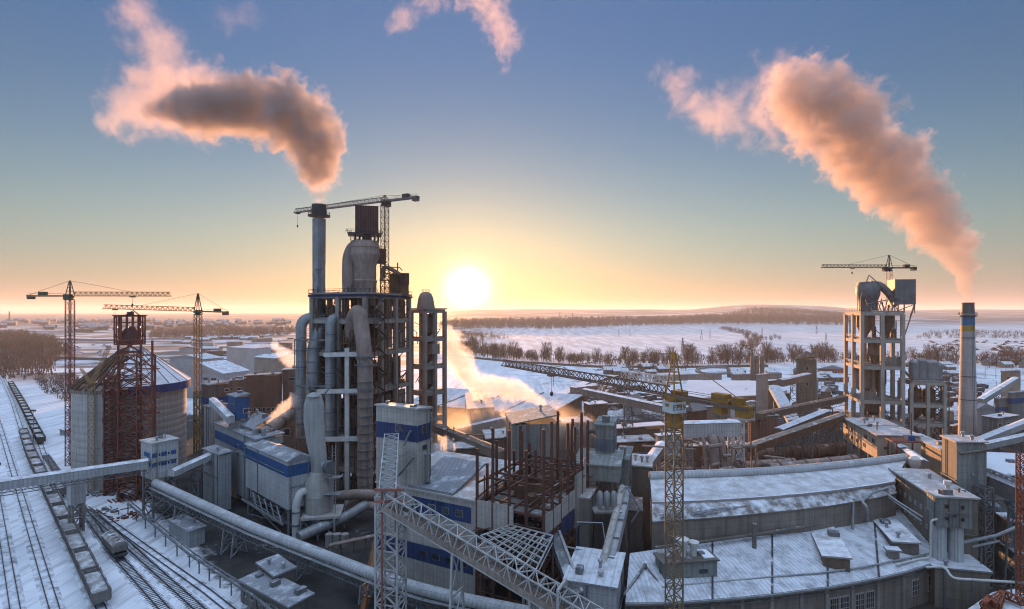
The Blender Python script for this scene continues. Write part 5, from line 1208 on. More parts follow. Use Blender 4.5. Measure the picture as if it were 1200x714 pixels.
for k in range(40): p = P(rnd.uniform(515,640), rnd.uniform(500,545), rnd.uniform(165,200)); m.bar(p, p+V((rnd.uniform(-6,6),rnd.uniform(-4,4),rnd.choice((0,0,-4)))), rnd.uniform(.2,.5)); m.bar(p, V((p.x,p.y,0)), .25)
m.build('frame', BROWN, r)
# ---------------------------------------------------------------- grey green tower group right of the skeleton
b = rbx(698,718,722.5,500,132,zb=8,yaw=70,cap=6); r = building('green_tower', 'grey green sheeted transfer tower with a dull blue band', b, SHEETG, SHEETG, 'building', dz=.9, bands=((b.z1-6.2,b.z1-3.2),), bm=M('dull blue sheet', (.13,.17,.21), (.09,.12,.15), ribs=1.0))
m = MB(); m.tube(bend([b.p(b.lu+.1,.8,b.z1-2), b.p(b.lu+1.6,.4,b.z1-1.6), b.p(b.lu+2.2,.2,b.z1-2.6)], .7), .4, 8); m.build('spout', DARK, r)
b = rbx(673,726,735,548,124,yb=566,yaw=75,cap=11); building('green_tower', 'broad grey green sheeted box under the transfer tower', b, SHEETG, SHEETG, 'building', dz=.8)
b = rbx(722,736,748,540,133,yb=570,yaw=70,cap=7); building('green_tower', 'narrow lean-to of grey green sheet beside the transfer tower', b, SHEETG, SHEETG, 'building', dz=1.5)
b = rbx(696,752,766,600,122,zb=0,yaw=78,cap=12); building('concrete_block', 'dark concrete substructure below the grey green box', b, CONCD, CONCD, 'building', dz=.2)
b = rbx(740,763,771,548,138,zb=0,yaw=74,cap=8); building('concrete_block', 'tan roofed concrete block between green tower and kiln hall', b, CONCD, TANRF, 'building', dz=.8)
b = rbx(668,690,700,585,120,zb=0,yaw=70,cap=8); building('concrete_block', 'low concrete bay with tanks below the grey green box', b, CONC, TANRF, 'building', dz=.2)
r = thing('dust_filter', 'small pale cylindrical filters standing on the concrete bay', 'dust filter', P(706,584,118)); c = P(703,597,117)
for k in range(3): MB().lathe((c.x+k*1.5,c.y,c.z), [(.3,0),(.7,1),(.7,3.4),(.3,3.9)], 14).build('cylinder', GALV, r)
MB().box(c+V((1.5,0,0)), 3.0, 1.4, c.z-.4, c.z-.02).build('base', CONC, r)
a, c = P(733,577,124), P(706,686,99); r = thing('chute_gallery', 'pale steep covered chute running down toward the bottom centre', 'conveyor', V((a.x,a.y,0)))
MB().bar(a, c, 2.6, 2.2).build('enclosure', SHEET, r); d = (c-a).normalized(); s = V((d.y,-d.x,0)).normalized(); o = s.cross(d)*1.25
MB().tube([a+s*.6+o, c+s*.6+o], .75, 14).build('cover_pipe', SHEETH, r); m = MB(); [m.bar(a.lerp(c,k/5)+s*(-1.3)+o*1.1, a.lerp(c,k/5)+s*1.35+o*1.1, .25) for k in range(6)]; m.build('clamps', GALVD, r)
for f in (.3,.65): p = a.lerp(c,f); trestle(p, p.z-1.2, 2.4, d, .35, 2, .3).build('trestle', GALVD, r)
a, c = P(650,628,110), P(676,700,95); r = thing('chute_gallery', 'dark narrow chute beside the torn hall wall', 'conveyor', V((a.x,a.y,0))); MB().bar(a, c, 2.4, 1.6).build('enclosure', GALVD, r); MB().bar(a+V((.9,0,1.0)), c+V((.9,0,1.0)), .5, .3).build('side_rail', LGREY, r); p = c.lerp(a,.3); trestle(p, p.z-.9, 2.0, c-a, .3, 2).build('trestle', GALVD, r)
b = rbx(662,722,731,690,94,zb=0,yaw=72,cap=12); r = building('end_house', 'small snow dusted ribbed roof house at the bottom centre', b, SHEET, SNOWRF, 'building', dz=.9); p = b.p(3,2.5); MB().lathe((p.x,p.y,b.z1+.6), [(.3,0),(.3,.5),(.6,.5),(.6,.9)], 12).build('roof_vent', LGREY, r)
r = thing('handrail', 'bent pale pipe handrail between the chutes', 'railing', P(690,640,108)); m = MB(); m.tube(bend([P(660,640,106), P(688,646,107), P(706,652,106), P(707,672,104), P(706,690,103)], 1.5), .16, 8).tube([P(664,664,104), P(706,672,104)], .14, 8).tube([P(676,612,112), P(706,613,112), P(710,640,110)], .16, 8); m.build('pipe', GALV, r); m = MB(); [m.bar(p, V((p.x,p.y,0)), .14) for p in (P(660,640,106), P(707,672,104), P(676,612,112))]; m.build('posts', GALVD, r)
r = thing('pipe_portal', 'angular pale pipe portal above the steep chute', 'pipe', P(735,570,121)); MB().tube([P(716,590,121), P(734,570,121), P(750,597,121), P(740,612,121)], .28, 8).build('pipe', GALV, r); m = MB(); p = P(740,612,121); m.bar(p, V((p.x,p.y,0)), .25); m.build('post', GALVD, r)
# ---------------------------------------------------------------- yellow crane in the middle
p = V((Xat(790,90),90,0)); zc = Zat(464,90)
crane('yellow tower crane in the middle with a white sign on its mast', p, zc, (-28.9,51.6), 59, 14.5, Zat(413,90), 1.95, TANST, BROWN, YEL, hookf=.62, hookl=4, cabm=YEL)
r = [o for o in bpy.data.objects if o.get('label','').startswith('yellow tower crane in the middle')][0]
zs0, zs1 = Zat(483,90), Zat(470,90); yw = .35
sg = MB().box(p, 1.35, 1.35, zs0, zs1, yw).build('sign_panel', M('white sign panel', (.62,.66,.66), (.45,.48,.48), sc=.6, streak=.2), r)
for txt, ang_, off in (('EL39', 0, -.05), ('EL39', 90, 0)):
    cu = bpy.data.curves.new('sign_lettering', 'FONT'); cu.body = txt; cu.size = 1.25; cu.align_x = 'CENTER'; cu.align_y = 'CENTER'; cu.extrude = .02
    to = bpy.data.objects.new('tmp', cu); COL.objects.link(to); me = bpy.data.meshes.new_from_object(to.evaluated_get(bpy.context.evaluated_depsgraph_get())); bpy.data.objects.remove(to)
    me.materials.clear(); me.materials.append(DARK); o = bpy.data.objects.new('sign_lettering', me); COL.objects.link(o); o.parent = sg
    a = yw+R(ang_); n = V((math.sin(a), -math.cos(a), 0)); o.location = V((0,0,(zs0+zs1)/2))+n*1.37; o.rotation_euler = (R(90),0,a)
m = MB(); m.lathe((p.x,p.y,zs0-2.6), [(1.1,0),(1.5,.3),(1.5,.9),(1.1,1.0),(1.1,2.5)], 10, smooth=False); m.build('slewing_base', YEL, r)
# extra counter jib boxes
d = V((28.9,-51.6,0)).normalized(); ce = V((p.x,p.y,zc))+d*10.5; m = MB(); m.box(ce-d*1.2, .8, .7, zc-1.4, zc+.75, math.atan2(d.y,d.x)); m.box(ce+d*2.0, .8, .6, zc+.2, zc+1.4, math.atan2(d.y,d.x)); m.tube([ce+d*.4+V((-.6,-.3,.6)), ce+d*.4+V((.6,.3,.6))], .4, 12); m.build('ballast_box', YEL, r)
# ---------------------------------------------------------------- kiln hall (gently curved in plan)
def pl(pts, z): return [G(x,y,z) for x, y in pts]
XS = (733,770,800,835,870,905,940,970,1000,1025,1046)
def itp(tab, x):
    for (a, ya), (b, yb) in zip(tab, tab[1:]):
        if a <= x <= b: return ya+(yb-ya)*(x-a)/(b-a)
    return tab[-1][1] if x > tab[-1][0] else tab[0][1]
E1 = pl([(733,708),(766,708),(800,706.5),(835,704),(870,701),(905,697.5),(940,693),(970,689),(1000,684),(1030,678),(1060,671),(1107,657)], 8.0)
E2 = pl([(738,650),(766,646),(800,641.5),(835,637),(870,632),(905,627),(940,621),(970,615.5),(1000,609),(1024,603.5),(1048,598),(1080,590)], 11.5)
U1 = pl([(764,589.5),(800,588.5),(835,587),(870,585),(905,582.5),(940,579.5),(970,576.3),(1000,572.5),(1025,569),(1048,565)], 18.7)
U2 = pl([(762,563.5),(800,562),(835,561),(870,559.5),(905,557.5),(940,555),(970,552),(1000,549),(1025,546),(1062,541)], 20.0)
L2 = [V((p.x,p.y,17.2)) for p in U1]
LW = pl([(764,612),(800,609.5),(835,607),(870,604),(905,600.5),(940,597),(970,593.3),(1000,588.5),(1025,584),(1050,578.5)], 16.6)
def sheet(a, b, th, ua=0.0, ub=0.0):
    """slab between two polylines"""
    m = MB(); n = min(len(a), len(b)); vs = [V(p) for p in a[:n]]+[V(p) for p in b[:n]]; k = 2*n; vs += [p+V((0,0,th)) for p in vs]; m.v = vs and [tuple(p) for p in vs]
    for i in range(n-1):
        m.f += [(k+i, k+i+1, k+n+i+1, k+n+i), (i+1, i, n+i, n+i+1), (i, i+1, k+i+1, k+i), (n+i+1, n+i, k+n+i, k+n+i+1)]
    m.f += [(0, k, k+n, n), (n-1, 2*n-1, k+2*n-1, k+n-1)]; m.sm = [False]*len(m.f); return m
kh = thing('kiln_hall', 'very long stepped kiln hall with snow dusted roofs curving along the bottom right', 'building', V((55,115,0)))
def wallprism(a, b, z): m = MB(); return m.prism([(p.x,p.y) for p in a]+[(p.x,p.y) for p in reversed(b)], 0, z)
ADOBE = M('stained plaster wall', (.27,.24,.21), (.17,.15,.13), sc=.15, streak=.7, panel=3.0, snow=.05)
inn = lambda pts, t: [p+V((t*.1,t,0)) for p in pts]
wallprism(inn(E1,.6), E2, 7.95).build('lower_wall', ADOBE, kh)
KR = M('thinly snowed corrugated roof', (.27,.275,.285), (.18,.184,.19), ribs=.85, sc=.1, snow=.80, streak=0, ribdark=.5)
sheet(E1, inn(E2,-.05), .3).build('lower_roof', KR, kh)
wallprism(LW, inn(U1,.4)[:len(LW)], 16.55).build('ledge_wall', ADOBE, kh)
sheet(inn(LW,-.35), inn(U1,.3), .22).build('ledge_roof', M('dusty ledge with thin snow', (.20,.18,.165), (.13,.115,.105), snow=.42, sc=.1, streak=0), kh)
wallprism(inn(U1,.45), inn(U2,-.3), 18.6).build('upper_wall', CONCD, kh)
sheet(U1, U2, .35).build('upper_roof', M('snowy dusty roof sheet', (.44,.42,.41), (.33,.315,.305), ribs=1.1, sc=.08, snow=.6, streak=0, ribdark=.3), kh)
m = MB()
for a, c in zip(E1, E1[1:]): m.bar(a+V((-.05,-.25,.1)), c+V((-.05,-.25,.1)), .3, .35)
m.build('gutter', GALV, kh)
m = MB()
for a, c in zip(U1, U1[1:]): m.bar(a+V((0,-.3,.12)), c+V((0,-.3,.12)), .5, .55)
m.build('eave_beam', SNOWRF2, kh)
m = MB()
for a, c in zip(U1, U1[1:]):
    for k in range(7): p = a.lerp(c, k/7); m.bar(p+V((0,.1,-1.1)), p+V((0,.1,-.1)), .3)
    m.bar(a+V((0,.05,-1.1)), c+V((0,.05,-1.1)), .2)
m.build('eave_brackets', DARK, kh)
# seams across the lower roof
m = MB()
for k in (3,5,7,9): a, c = E1[k], E2[k]; m.bar(a+V((0,0,.38)), c+V((0,0,.38)), .35, .2)
m.build('roof_seam', DARK, kh)
# front wall features: pilasters, doors, tall windows
for i in range(1, len(E1)-1):
    a, c = E1[i]+V((.06,.6,0)), E1[i+1]+V((.06,.6,0)); d = (c-a).normalized(); n = V((d.y,-d.x,0)).normalized(); L_ = (c-a).length
    if n.y > 0: n = -n
    yw = math.atan2(d.y,d.x)
    MB().box(V((a.x,a.y,0))+n*.12, .35, .2, 0, 7.4, yw).build('pilaster', CONC, kh)
    for q in ((.3,.7) if i in (7,8,10) else ()):
        p = V((a.x,a.y,0)).lerp(V((c.x,c.y,0)), q)
        f = MB().box(p+n*.02, 1.15, .10, 2.2, 5.6, yw).build('window', CONCP, kh); MB().box(p+n*.06, .95, .10, 2.4, 5.4, yw).build('pane', GLASS, f)
        g_ = MB(); [g_.box(p+n*.10+d*x, .05, .09, 2.4, 5.4, yw) for x in (-.45,0,.45)]; [g_.box(p+n*.10, .95, .085, z, z+.1, yw) for z in (3.3,4.3)]; g_.build('glazing_bars', CONCP, f)
m = MB()
for a, c in zip(E1, E1[1:]): m.bar(a+V((0,.3,-1.1)), c+V((0,.3,-1.1)), .25)
m.build('wall_pipe', GALVD, kh)
MB().tube([p+V((0,.6,1.0)) for p in U2], 1.0, 12).build('ridge_pipe', SHEETL, kh)
# pipes in the shadow gap and along the lower roof
r = thing('gas_pipe', 'long thin pipe on posts running along the lower kiln hall roof', 'pipe', E1[2]+V((0,2,0))); q = [G(x,y,9.2) for x,y in ((776,688),(840,682),(905,676),(960,671.5),(1010,665),(1060,655),(1092,648))]
MB().tube(q, .19, 8).build('pipe', GALV, r); m = MB(); [m.bar(p-V((0,0,1.0)), p, .14) for a, c in zip(q,q[1:]) for p in (a.lerp(c,.25), a.lerp(c,.75))]; m.build('posts', GALVD, r)
r = thing('gas_pipe', 'dusty pipe in the shadow gap under the kiln hall parapet', 'pipe', E2[2]); MB().tube([p+V((0,-1.2,1.2)) for p in E2[1:11]], .35, 8).build('pipe', CONCD, r)
r = thing('gas_pipe', 'white pipe bending down from the ledge to the lower roof at the hall right end', 'pipe', G(1010,600,12)); MB().tube(bend([G(1040,572,18), G(1022,578,17.5), G(1010,588,17), G(1016,594,16.5), G(1017,610,12)], 1.2), .3, 8).tube([G(1000,585,17.2), G(999,627,10)], .3, 8).build('pipe', GALV, r)
r = thing('gas_pipe', 'long thin twin pipe crossing the right block wall', 'pipe', G(1040,575,18)); MB().tube([G(1028,571,18), G(1052,588,16), G(1082,607,14.5)], .25, 8).tube([G(1030,575,17), G(1080,611,13.8)], .2, 8).build('pipe', GALV, r)
# plant on the lower roof
cb = Bx(P(778,680,103).xy, (-.12,.99), (.99,.12), 4.2, 10.6, 7.5, Zat(662,103)); r = building('roof_cabin', 'dark grey green plant cabin with two mushroom vents on the lower roof', cb, SHEETG, CONCD, 'cabin', dz=.2)
win(r, Bx(cb.N, -cb.v, cb.u, cb.lv, cb.lu, cb.z0, cb.z1), 'R', 0, 9, .1, .1); f = Bx(cb.p(-.04,7.0), cb.u, cb.v, .1, 1.7, Zat(675,103), Zat(670,103)).body().build('window', GLASS, r)
MB().hexa(*[[cb.p(a,b_,z) for a, b_ in ((.3,8.2),(.3,10.3),(3.9,10.3),(3.9,8.2))] for z in (cb.z1+.57, cb.z1+.75)]).build('snow_patch', M('fresh roof snow', (.75,.77,.8), (.68,.70,.74), sc=1, streak=0), r)
for k, (a, s_) in enumerate(((4.6,1.0),(6.9,.8))):
    p = cb.p(2.2,a,cb.z1+.3); MB().lathe(p, [(.75*s_,0),(.75*s_,1.9*s_),(1.3*s_,3.0*s_),(1.35*s_,3.5*s_),(1.15*s_,3.6*s_)], 16).build('mushroom_vent', WHITEST, r)
p = G(756,672,9.5); r = thing('roof_pipe', 'angular dark pipe frame left of the roof cabin', 'pipe', p); MB().tube([G(731,698,8.6), p+V((0,0,1.6)), G(772,684,9.2)], .28, 8).tube([p, p+V((0,0,1.8))], .4, 8).build('pipe', GALVD, r)
ku = V((.30,.954)); kv = V((.954,-.30))
b = Bx(G(965,655,10.8).xy, (.34,.94), (.94,-.34), 16, 4.6, 7.6, 11.2); building('roof_dormer', 'long brown box dormer lying across the lower roof', b, BROWN, SNOWRF2, 'dormer', dz=.3)
b = Bx(G(1047,637,11).xy, (.30,.954), (.954,-.30), 13, 4.6, 7.6, 11.2); building('roof_dormer', 'grey box dormer against the wall of the right block', b, CONCD, SNOWRF2, 'dormer', dz=.3)
b = Bx(G(1041,655,9).xy, (.3,.954), (.954,-.3), 1.6, 2.0, 8, 10.6); building('roof_hatch', 'tiny white roofed hatch box on the lower roof', b, CONC, SNOWRF, 'hatch', dz=.1)
r = thing('post', 'slim grey vent post standing on the lower roof', 'vent pipe', G(884,640,11)); MB().tube([G(884,642,11), G(884,642,11)+V((0,0,5))], .45, 8).build('pipe', CONCD, r)
# ---------------------------------------------------------------- right block group
RU = V((.24,.971)); RV = V((.971,-.24))
def rb(xN, yt, d, lu, lv, z0=0.0, u=RU): return Bx((Xat(xN,d), d), u, (u.y,-u.x), lu, lv, z0, Zat(yt,d))
OCH = M('ochre rendered wall', (.36,.28,.20), (.25,.19,.14), sc=.12, streak=.5, snow=.05)
OCHG = M('grey ochre concrete wall', (.235,.22,.185), (.155,.145,.12), sc=.12, streak=.6, panel=3.2, snow=.05)
b = rb(1094,583,118,21.7,8.2); r = building('corner_block', 'tall ochre concrete block ending the kiln hall on the right', b, OCHG, TANRF, 'building', dz=.2)
for z in (12,15.5):
    for k in range(6):
        f = Bx(b.p(2.5+k*2.6,-.03), b.u, b.v, 1.0, .12, z, z+1.2).body().build('window', CONCP, r)
for k in range(3): Bx(b.p(1.2+k*1.6,-.03), b.u, b.v, .7, .12, 9+k*.0, 9.9).body().build('window', GLASS, r)
p = b.p(3,4,b.z1+.4); MB().lathe(p, [(.45,0),(.45,1.6),(.75,1.8),(.75,2.6)], 12).build('roof_vent', WHITEST, r)
b = rb(1121,519,125,6.4,5.8); r = building('conveyor_tower', 'tall grey green tower with lit ochre left side at the right', b, OCHG, TANRF, 'building', dz=.3, wmix=None)
Bx(b.p(-.08,-.0), b.u, b.v, .12, b.lv, 0, b.z1-.1).body().build('front_cladding', SHEETG, r)
a = b.p(-.35,.5,b.z1-2.3); MB().tube([a, b.p(-.35,b.lv-.2,b.z1-1.2)], .32, 10).build('wall_pipe', OCHG, r)
MB().tube([b.p(-.3,3.0,b.z1-7), b.p(-.3,3.0,b.z1-7)+V((0,-.4,0))], .3, 10).build('wall_lamp', GALV, r)
m = MB(); m.bar(b.p(-.3,-.2,b.z1-8.6), b.p(-.3,-.2,b.z1-8.6)+V((b.u.x,b.u.y,0))*6.6, .5, .3); m.build('string_course', CONCD, r)
b = Bx(V((Xat(1097,113),113)), RU, RV, 4.0, 6.4, Zat(617,113), Zat(583,113)); r = building('silo_cabin', 'small sheeted cabin with square windows on top of two white silos', b, SHEETG, TANRF, 'cabin', dz=.2)
def winF(r, b, a, z, w_, h_):
    f = Bx(b.p(-.05,a-w_/2), b.u, b.v, .09, w_, z-h_/2, z+h_/2).body().build('window', CONCD, r); Bx(b.p(-.08,a-w_/2+.12), b.u, b.v, .09, w_-.24, z-h_/2+.12, z+h_/2-.12).body().build('pane', GLASS, f)
for a in (1.9,4.6): winF(r, b, a, b.z1-1.7, .95, .95); winF(r, b, a, b.z1-4.2, .9, .8)
winF(r, b, 3.2, b.z1-3.6, .8, .7); m = MB(); m.bar(b.p(-.2,1.6,b.z1-3.0), b.p(-.2,5.6,b.z1-2.8), .18); m.bar(b.p(-.2,1.6,b.z1-3.0), b.p(-.2,3,b.z1-3.8), .14); m.bar(b.p(-.25,0,b.z1-3.2), b.p(-.25,b.lv,b.z1-3.2), .12); m.build('canopy_bar', GALVD, r)
p = b.p(1.5,1.2,b.z1+.4); MB().lathe(p, [(.15,0),(.15,.7),(.3,.8)], 8).build('roof_vent', DARK, r); p = b.p(3,5.5,b.z1+.5); MB().lathe(p, [(.15,0),(.15,.7),(.3,.8)], 8).build('roof_vent', DARK, r)
for k, (a, lab) in enumerate(((1.4,'left of the two white cylindrical silos below the cabin'),(4.4,'right of the two white cylindrical silos below the cabin'))):
    p = b.p(1.9,a,8.3); r = thing('white_silo', lab, 'silo', p); MB().lathe(p, [(1.3,0)]+[(1.3,k*.9+.9-.04) if q == 0 else (1.26,k*.9+.9) if q == 1 else (1.3,k*.9+.94) for k in range(7) for q in range(3)]+[(1.3,b.z0-8.32)], 24).build('shell', M('pale silo steel', (.52,.55,.55), (.38,.41,.41), sc=.3, streak=.4), r)
    m = MB(); [m.tube([p+V((1.32*math.cos(q),1.32*math.sin(q),0)), p+V((1.32*math.cos(q),1.32*math.sin(q),b.z0-8.4))], .06, 6) for q in (-2.4,-2.0)]; m.build('ladder', GALV, r)
bb = Bx(b.p(-2.2,-1.2), RU, RV, 7.4, 9.5, 0, 8.0); building('silo_plinth', 'low block with snowy slab carrying the two white silos', bb, OCHG, SNOWRF, 'building', dz=.05)
r = thing('downpipe', 'white bent pipe beside the left white silo', 'pipe', b.p(0,-.8,8)); MB().tube(bend([b.p(0,.2,b.z0+1.5), b.p(-.2,-1.0,b.z0+1.2), b.p(-.2,-1.1,9.2), G(1078,655,8.8), G(1050,662,9)], .8), .22, 8).build('pipe', WHITEST, r)
# small lit annexes
b = rb(1103,528,158,12,10); building('lit_annex', 'small ochre building with lit left wall left of the grey green tower', b, OCH, TANRF, 'building', dz=.2)
b = rb(1028,511,185,31,13,Zat(538,185),V((.22,.975))); r = building('lit_block', 'three storey pale building on legs with sunlit orange left wall', b, M('pale rendered wall', (.50,.41,.33), (.37,.30,.24), sc=.1, streak=.45, snow=.05), TANRF, 'building', dz=.5)
for z, sp in ((b.z1-2.4,(2,3.2,8.5,9.8,21,22.2,26,27.2)),(b.z1-5.6,(9.5,10.7,16,17.2,21,22.2,26,27.2))):
    for a in sp:
        f = Bx(b.p(a,-.03), b.u, b.v, .9, .12, z-.7, z+.7).body().build('window', GLASS, r)
winF(r, b, 6.8, b.z1-3, 1.2, 1.4); winF(r, b, 2.5, b.z1-4, .9, .9)
m = MB(); [MB() for _ in ()]
for a in (.6,8,16,23,30): [m.bar(b.p(a,c,0), b.p(a,c,b.z0), .7) for c in (.4,6,12.5)]
m.build('legs', CONC, r); m = MB(); m.bar(b.p(15,-.2,b.z1+.35), b.p(15,b.lv+.2,b.z1+.9), .5, .35); m.build('roof_joint', CONC, r)
for a, c in ((13,5),(20,3.5),(8,3),(26,9)): p = b.p(a,c,b.z1+.6); MB().lathe(p, [(.3,0),(.3,1.2),(.55,1.3),(.55,1.8)], 10).build('roof_vent', GALV, r)
b2 = Bx(b.p(1,b.lv+.02), b.u, b.v, 10, 4.5, 2, b.z1-1.2); building('lit_block', 'narrow stair annex on the right side of the sunlit building', b2, OCH, TANRF, 'building', dz=.2)
gallery('conveyor_gallery', 'short steep dusty gallery dropping from the sunlit building to the kiln hall', [b.p(-1,6.5,b.z1-4.5), P(1082,549,152)], 2.6, 2.0, SHEETW, SNOWRF2, (.5,), truss=False)
r = thing('cyclone_hopper', 'white cone shaped dust collector on the kiln hall roof beside the steep gallery', 'dust filter', P(1072,556,142)); c = P(1072,556,142); MB().lathe(c, [(.35,0),(.4,1.2),(1.3,2.4),(1.35,4.0),(.9,4.6),(.3,4.8)], 16).build('cone', WHITEST, r)
r = thing('maroon_platform', 'maroon steel platform with blue box at the right end of the sunlit building', 'steel frame', P(1062,512,172)); m = MB(); c = P(1060,517,174)
m.box(c, 4.5, 2.5, c.z, c.z+.3, -.2); [m.bar((c.x+i*4,c.y+j*2,0), (c.x+i*4,c.y+j*2,c.z), .35) for i in (-1,1) for j in (-1,1)]; m.build('deck', RED, r); MB().box(c+V((1.5,0,0)), 1.2, 1.0, c.z+.32, c.z+1.8).build('blue_box', BLUEB, r); MB().tube([c+V((2.2,0,.3)), c+V((2.2,0,9))], .12, 6).build('mast', DARK, r)
# fat pipes behind the hall
r = thing('gas_duct', 'fat pale duct snaking along the back of the kiln hall roof', 'duct', P(900,556,150)); MB().tube(bend([P(900,553,158), P(960,548,152), P(1020,546,150), P(1054,541,150), P(1062,538,152)], 6), 1.35, 14).build('shell', DUCTW, r); m = MB(); [m.tube([P(x,y,d)-V((.3,0,0)), P(x,y,d)+V((.3,0,0))], 1.55, 14) for x, y, d in ((930,550.6,155),(960,548,152),(990,547,151))]; m.build('flanges', DUCTW, r)
for k, (a, c, rad, lab) in enumerate(((P(884,535,205), P(986,527,215), 2.6, 'long rusty rotary kiln shell lying behind the kiln hall'), (P(900,549,172), P(1002,538,190), 1.5, 'slimmer dusty kiln pipe lying in front of the rusty kiln'), (P(862,546,170), P(930,541,182), 1.2, 'short dusty pipe with flange behind the lattice trestle'))):
    r = thing('rotary_kiln', lab, 'kiln', V((a.x,a.y,0))); MB().tube([a, c], rad, 18).build('shell', RUST if k == 0 else DUCTW, r)
    m = MB(); [m.tube([a.lerp(c,t), a.lerp(c,t+.015)], rad*1.18, 18) for t in (.1,.38,.66,.92)]; m.build('riding_rings', BROWN, r)
    m = MB(); [m.box(V((a.lerp(c,t).x,a.lerp(c,t).y,0)), rad*.9, rad*.9, 0, a.lerp(c,t).z-rad*1.02) for t in (.1,.38,.66,.92)]; m.build('piers', CONC, r)
# ---------------------------------------------------------------- right preheater tower
b = Bx((Xat(1010,252),252), RU, RV, 21, 16.5, 0, Zat(365,252)); rt = thing('preheater_tower', 'tall open concrete preheater tower with grey hopper and box on top at right', 'tower', b.c())
zs = [9, Zat(471,252), Zat(431,252), Zat(400,252), Zat(368,252)]
CT = M('pale buff frame concrete', (.46,.42,.37), (.32,.29,.25), sc=.15, streak=.4, snow=.06)  # pale buff base colour of the right tower frame
frame_tower(rt, b, zs, 2, 2, 1.5, CT, CONC, over=.5)
for fu, fv, rr, z0, zc, z1 in ((.5,.28,3.4,47,53,60),(.4,.55,3.6,36,40,46),(.5,.25,3.4,21,24,33.5),(.6,.7,3.0,20,26,33),(.5,.5,3.4,10,13,18),(.25,.75,2.4,48,54,59)): cyclone(b.p(b.lu*fu,b.lv*fv), rr, z0, zc, z1, DUCTW if fv < .6 else BROWN, rt)
for z in zs[:-1]: railing([b.p(b.lu,-.4,z+1.4), b.p(-.4,-.4,z+1.4), b.p(-.4,b.lv,z+1.4)], 1.2, .12, 2.6).build('floor_railing', GALVD, rt)
m = MB(); rnd = random.Random(61)
for k in range(70):
    z = rnd.choice(zs[:-1])+1.4; p = b.p(rnd.uniform(.1,.9)*b.lu, rnd.uniform(.05,.95)*b.lv, z)
    if rnd.random() < .5: m.tube([p, p+V((0,0,rnd.uniform(2,9)))], rnd.uniform(.15,.5), 8)
    else: m.bar(p, p+V((rnd.uniform(-4,4),rnd.uniform(-4,4),rnd.uniform(0,5))), .25)
m.build('pipework', BROWN, rt)
for z0, c0, c1 in ((zs[1],.0,.35),(zs[2],.6,1.0)): Bx(b.p(.8,b.lv*c0+.3), b.u, b.v, .2, b.lv*(c1-c0), z0+1.4, z0+5).body().build('infill_panel', SHEETW, rt)
zt = zs[-1]+1.5; p = V((Xat(1017,258),258,0)); zq = lambda y: Zat(y,258)
MB().lathe(p, [(4.0,zt),(4.0,zq(352)),(4.3,zq(351)),(5.0,zq(345)),(5.0,zq(336)),(4.5,zq(334)),(4.3,zq(331)),(1,zq(330))], 26).build('top_hopper', GALVD, rt)
MB().tube(bend([V((p.x+1,p.y,zq(333))), V((p.x+5,p.y-1,zq(334))), V((p.x+9,p.y-2,zq(345))), V((p.x+12,p.y-2,zq(358)))], 3), 1.7, 14).build('top_duct', GALVD, rt)
q = V((Xat(1056,256),256,0)); MB().box(q, 4.3, 4.0, Zat(357,256), Zat(328,256), -.2).build('top_box', GALVD, rt); m = MB(); [m.bar((q.x+i*3.8,q.y+j*3.3,zt-1), (q.x+i*3.8,q.y+j*3.3,Zat(357,256)), .45) for i in (-1,1) for j in (-1,1)]; m.bar((q.x-3.8,q.y-3.3,zt), (q.x+3.8,q.y-3.3,Zat(357,256)), .3); m.bar((q.x+3.8,q.y-3.3,Zat(357,256)), (q.x-1,q.y-3.3,zt-12), .5); m.build('box_frame', GALVD, rt)
m = MB(); A_ = V((p.x-5.3,p.y-3,zt)); m.bar(A_, A_+V((0,0,6)), .3); m.bar(A_+V((0,0,6)), p+V((-1.5,-3,zq(323))), .35); m.bar(p+V((-1.5,-3,zq(323))), V((q.x-4,q.y-4,Zat(352,256))), .35); m.bar(A_+V((-1.5,0,0)), A_+V((-1.5,0,9)), .2)
for k in range(16): x = p.x+rnd.uniform(-3,12); m.bar((x,p.y-5,zt), (x+rnd.uniform(-2,2),p.y-4.5,zt+rnd.uniform(2,6)), .25)
m.bar((p.x-4,p.y-5.5,zt+3), (q.x-4,p.y-5.5,zt+6), .4); m.build('head_frame', GALVD, rt); railing([b.p(b.lu,-.4,zt), b.p(-.4,-.4,zt), b.p(-.4,b.lv,zt)], 1.2, .12, 2).build('deck_railing', GALVD, rt)
pz = V((Xat(1042,262),262,zt)); crane('dark tower crane on top of the right preheater tower with jib pointing left', pz, Zat(314,262), (-1,-.03), 33, 13, Zat(299,262), 1.9, GALV, DARK, DARK, hookf=.55, hookl=2)
# tank frame beside it
b = Bx((Xat(1068,248),248), RU, RV, 12, 13, 0, Zat(447,248)); r = thing('tank_tower', 'lower concrete frame with grey tanks on top right of the right preheater tower', 'tower', b.c()); frame_tower(r, b, [9, 17.5, b.z1-1], 1, 2, 1.3, CT, CONC, over=.4)
for (x, rr, z1) in ((1071,2.0,423),(1079,2.4,421),(1090,3.2,423),(1098,2.2,426)): p = V((Xat(x,253),253,b.z1+.4)); MB().lathe(p, [(rr,0),(rr,Zat(z1,253)-b.z1-1),(rr*.5,Zat(z1,253)-b.z1)], 18).build('tank', DUCT, r)
for fv in (.3,.72): cyclone(b.p(6,b.lv*fv), 2.6, 10, 13, 24, BROWN, r)
m = MB(); rnd = random.Random(62)
for k in range(50): p = b.p(rnd.uniform(0,12), rnd.uniform(0,13), rnd.uniform(1,28)); m.bar(p, p+V((rnd.uniform(-3,3),rnd.uniform(-2,2),rnd.uniform(-2,4))), .25)
m.bar(P(1058,433,250), P(1070,446,248), 1.0); m.build('pipework', BROWN, r)
